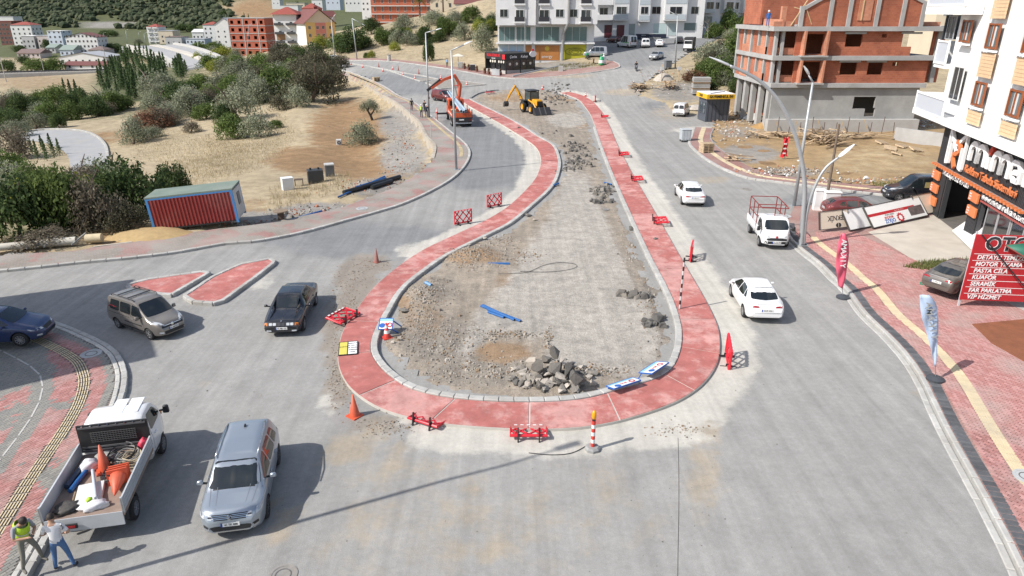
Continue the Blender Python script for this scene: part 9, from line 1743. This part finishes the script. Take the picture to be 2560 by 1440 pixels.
# == PEOPLE
SK={'skin':M('skin',(.42,.24,.16),.6,.06,8),'hair':M('hair_dark',(.025,.018,.014),.7,.2,20)}
def person(label,loc,rz,top,legs,shoes,J=None,name='person',hat=None,vest=None,fingers=False,sleeve=True,s=1.0,group=None,beard=False):
 """one continuous skinned body; J moves joints of a standing figure (metres, facing +x, left = +y)"""
 j=dict(pel=(0,0,.95),sp=(0,0,1.15),ch=(.01,0,1.36),nk=(.01,0,1.50),h1=(.03,0,1.58),h2=(.04,0,1.70))
 for k,y in(('l',1),('r',-1)):j.update({k+'sh':(0,y*.19,1.42),k+'el':(-.02,y*.25,1.14),k+'wr':(.05,y*.26,.90),k+'ha':(.07,y*.26,.81),k+'hp':(0,y*.10,.90),k+'kn':(.02,y*.11,.50),k+'an':(-.02,y*.12,.09),k+'to':(.16,y*.13,.04)})
 j.update(J or{});rad=dict(pel=(.15,.12),sp=(.135,.11),ch=(.16,.12),nk=(.058,.058),h1=(.078,.082),h2=(.085,.09))
 for k in 'lr':rad.update({k+'sh':(.065,)*2,k+'el':(.046,)*2,k+'wr':(.032,)*2,k+'ha':(.036,.022),k+'hp':(.09,)*2,k+'kn':(.062,)*2,k+'an':(.045,)*2,k+'to':(.04,.03)})
 E=[('pel','sp'),('sp','ch'),('ch','nk'),('nk','h1'),('h1','h2')]
 for k in 'lr':E+=[('ch',k+'sh'),(k+'sh',k+'el'),(k+'el',k+'wr'),(k+'wr',k+'ha'),('pel',k+'hp'),(k+'hp',k+'kn'),(k+'kn',k+'an'),(k+'an',k+'to')]
 if fingers:
  for k in 'lr':
   w_,h_=Vector(j[k+'wr']),Vector(j[k+'ha']);d=(h_-w_).normalized();sd=d.cross(Vector((0,0,1)));sd=(sd if sd.length>.1 else Vector((1,0,0))).normalized();cu=d.cross(sd)
   for q,(o_,L)in enumerate(((-.03,.07),(-.01,.085),(.01,.08),(.03,.065))):
    a=h_+sd*o_+d*L*.6;b=a+d*L*.35+cu*.025;j['%sf%d'%(k,q)]=tuple(a);j['%sg%d'%(k,q)]=tuple(b);rad['%sf%d'%(k,q)]=rad['%sg%d'%(k,q)]=(.010,.010);E+=[(k+'ha','%sf%d'%(k,q)),('%sf%d'%(k,q),'%sg%d'%(k,q))]
   a=w_.lerp(h_,.55)+sd*.05+d*.02;j[k+'th']=tuple(a);rad[k+'th']=(.011,.011);E.append((k+'ha',k+'th'))
 nm=list(j);me=bpy.data.meshes.new('sk');me.from_pydata([j[n_]for n_ in nm],[(nm.index(a),nm.index(b))for a,b in E],[]);ob=bpy.data.objects.new('sk',me);ob.modifiers.new('k','SKIN')
 for v,n_ in zip(me.skin_vertices[0].data,nm):v.radius=rad[n_];v.use_root=n_=='pel'
 u=ob.modifiers.new('u','SUBSURF');u.levels=u.render_levels=2;bm_=to_mesh(ob);bpy.data.objects.remove(ob)
 bm_.materials.clear();[bm_.materials.append(m)for m in(SK['skin'],top,legs,shoes)]
 A_=np.array([j[a]for a,b in E]);B_=np.array([j[b]for a,b in E]);n=len(bm_.polygons);Cc=np.empty(3*n);bm_.polygons.foreach_get('center',Cc);Cc=Cc.reshape(-1,1,3);AB=B_-A_
 tt=np.clip(((Cc-A_)*AB).sum(-1)/np.maximum((AB*AB).sum(-1),1e-9),0,1);bi=np.linalg.norm(Cc-A_-tt[...,None]*AB,axis=-1).argmin(1);mi=[]
 for q,k in enumerate(bi):
  b=E[k][1];t_=tt[q,k];m=0
  if b in('sp','ch')or b[1:]=='sh' or(b=='nk' and t_<.6):m=1
  elif b[1:]=='el':m=1 if(sleeve or t_<.75)else 0
  elif b[1:]=='wr':m=1 if sleeve else 0
  elif b[1:]in('hp','kn','an'):m=2 if b[1:]!='an' or t_<.88 else 3
  elif b[1:]=='to':m=3
  mi.append(m)
 bm_.polygons.foreach_set('material_index',mi);t=thing(name,label,'person',loc,rz,group,s*OS);o=mobj('body',bm_,t,smooth=1)
 hc=Vector(j['h1']).lerp(Vector(j['h2']),.62);up=(Vector(j['h2'])-Vector(j['nk'])).normalized();fw=(Vector((1,0,0))-up*up.x).normalized();lf=up.cross(fw);B=Matrix((fw,lf,up)).transposed().to_4x4()
 def hm(nm_,prof,m,off=(0,0,0),sc=(1,1,1)):MB().lathe(prof,14,M=Matrix.Translation(hc)@B@Matrix.Translation(off)@Matrix.Diagonal((*sc,1))).obj(nm_,m,t,smooth=1)
 if hat:hm('helmet',[(0,.13),(.07,.115),(.11,.05),(.12,-.01),(.15,-.02),(.12,-.03)],hat)
 else:hm('hair',[(0,.118),(.05,.105),(.085,.065),(.098,.01),(.092,-.03)],SK['hair'],(-.018,0,.012),(1.08,.98,1))
 hm('nose',[(0,.03),(.012,.0),(.016,-.02),(0,-.025)],SK['skin'],(.096,0,-.015));[hm('ear',[(0,.03),(.012,.015),(.012,-.015),(0,-.03)],SK['skin'],(-.005,sy*.092,-.01))for sy in(-1,1)];[hm('eye',[(0,.008),(.008,0),(0,-.008)],SK['hair'],(.088,sy*.032,.015))for sy in(-1,1)];hm('mouth',[(0,.004),(.02,0),(0,-.004)],M('lip',(.3,.12,.1),.6,0),(.08,0,-.055))
 if vest:
  c,p=Vector(j['ch']),Vector(j['sp']);d=(c-p);mb=MB();prof=[(.19,-.12),(.205,.05),(.21,.25),(.17,.33)];M4=Matrix.Translation(p)@d.to_track_quat('Z','Y').to_matrix().to_4x4()@Matrix.Diagonal((.82,1,1,1));MB().lathe(prof,16,M=M4).obj('vest',vest,t,smooth=1)
  MB().lathe([(.212,.06),(.214,.10)],16,M=M4).obj('reflective_band',M_bwh,t)
 return t
C=lambda n_,c:M('cloth_'+n_,c,.9,.12,12)
blk,wht,den,kha,nav,hv=C('black',(.018,.018,.02)),C('white',(.68,.68,.68)),C('denim',(.075,.15,.30)),C('khaki',(.20,.19,.155)),C('navy',(.025,.03,.05)),M('vest_lime',(.42,.62,.03),.7,.06,6);shoe=C('shoe',(.04,.04,.045));sh2=C('shoe_grey',(.15,.14,.12));grey=C('grey',(.28,.30,.32))
person('man in hi-vis vest and khaki trousers looking at his phone by the pickup',P(84,1424,.1)+Vector((0,0,.1)),R(-25),grey,kha,sh2,dict(sp=(.0,0,1.14),ch=(.08,0,1.33),nk=(.14,0,1.45),h1=(.20,0,1.50),h2=(.27,0,1.59),lsh=(.08,.19,1.39),rsh=(.08,-.19,1.39),lel=(.12,.27,1.12),rel=(.12,-.27,1.12),lwr=(.33,.09,1.12),rwr=(.33,-.09,1.12),lha=(.40,.04,1.14),rha=(.40,-.04,1.14),lkn=(.10,.20,.50),lan=(.02,.27,.09),lto=(.2,.30,.04),rkn=(.08,-.17,.50),ran=(.0,-.22,.09),rto=(.18,-.25,.04)),vest=hv,fingers=True,sleeve=False)
ph=BED(0,0,0);t=thing('phone','dark phone in the hands of the man in the vest','phone',P(84,1424,.1)+Matrix.Rotation(R(-25),3,'Z')@Vector((.43,0,1.17))*OS+Vector((0,0,.1)),R(-25));MB().box((0,0,0),(.13,.07,.012)).obj('phone_body',M_blk,t,bev=.004)
person('man in white shirt and blue jeans seen from behind at the pickup tail',P(163,1424),R(112),wht,den,shoe,dict(lel=(.10,.30,1.16),lwr=(.28,.14,1.12),lha=(.34,.06,1.12),rel=(.02,-.32,1.15),rwr=(.17,-.22,1.02),rha=(.22,-.15,1.0),nk=(.03,0,1.50),h1=(.07,0,1.57),h2=(.10,0,1.68),lkn=(.06,.15,.5),lan=(.02,.2,.09),lto=(.2,.22,.04),rkn=(.03,-.17,.5),ran=(-.03,-.24,.09),rto=(.15,-.28,.04)),fingers=True,sleeve=False)
walk_=dict(lkn=(.14,.1,.5),lan=(.12,.1,.09),lto=(.3,.1,.04),rkn=(-.02,-.1,.5),ran=(-.22,-.1,.12),rto=(-.06,-.1,.04))
gw='workers by the crane truck'
person('man in dark clothes walking along the pavement',PW((1030,277),.13),R(-80),blk,nav,shoe,walk_,group=gw,sleeve=True);person('man in black shirt standing behind the lamp post',PW((1062,282),0),R(60),blk,nav,shoe,group=gw,sleeve=False);person('worker in lime vest and white helmet beside the lamp post',PW((1054,294),.13),R(80),grey,nav,shoe,hat=wht,vest=hv,group=gw);person('worker in dark clothes and white helmet next to the lime vest',PW((1067,294),.13),R(95),nav,blk,shoe,hat=wht,group=gw);person('man in light blue shirt on the far pavement',G(1118,168,.12),R(-90),C('skyblue',(.25,.42,.65)),blk,shoe)
q=FX(1929,45);person('worker in blue on top of the brick building',Vector((28.4+q[0],79.0,L3+.22)),R(-100),C('workblue',(.03,.12,.35)),C('workblue',(.03,.12,.35)),shoe,hat=wht)
person('motorcycle rider in dark jacket',MC+Vector((0,0,-.07)),MCR,blk,nav,shoe,dict(pel=(-.25,0,.92),sp=(-.22,0,1.1),ch=(-.14,0,1.3),nk=(-.1,0,1.45),h1=(-.07,0,1.52),h2=(-.05,0,1.64),lsh=(-.13,.19,1.36),rsh=(-.13,-.19,1.36),lel=(.08,.3,1.15),rel=(.08,-.3,1.15),lwr=(.3,.32,1.08),rwr=(.3,-.32,1.08),lha=(.38,.32,1.07),rha=(.38,-.32,1.07),lhp=(-.2,.12,.88),rhp=(-.2,-.12,.88),lkn=(.2,.2,.75),rkn=(.2,-.2,.75),lan=(.05,.2,.38),ran=(.05,-.2,.38),lto=(.2,.2,.32),rto=(.2,-.2,.32)))
bpy.data.scenes.remove(TMP)
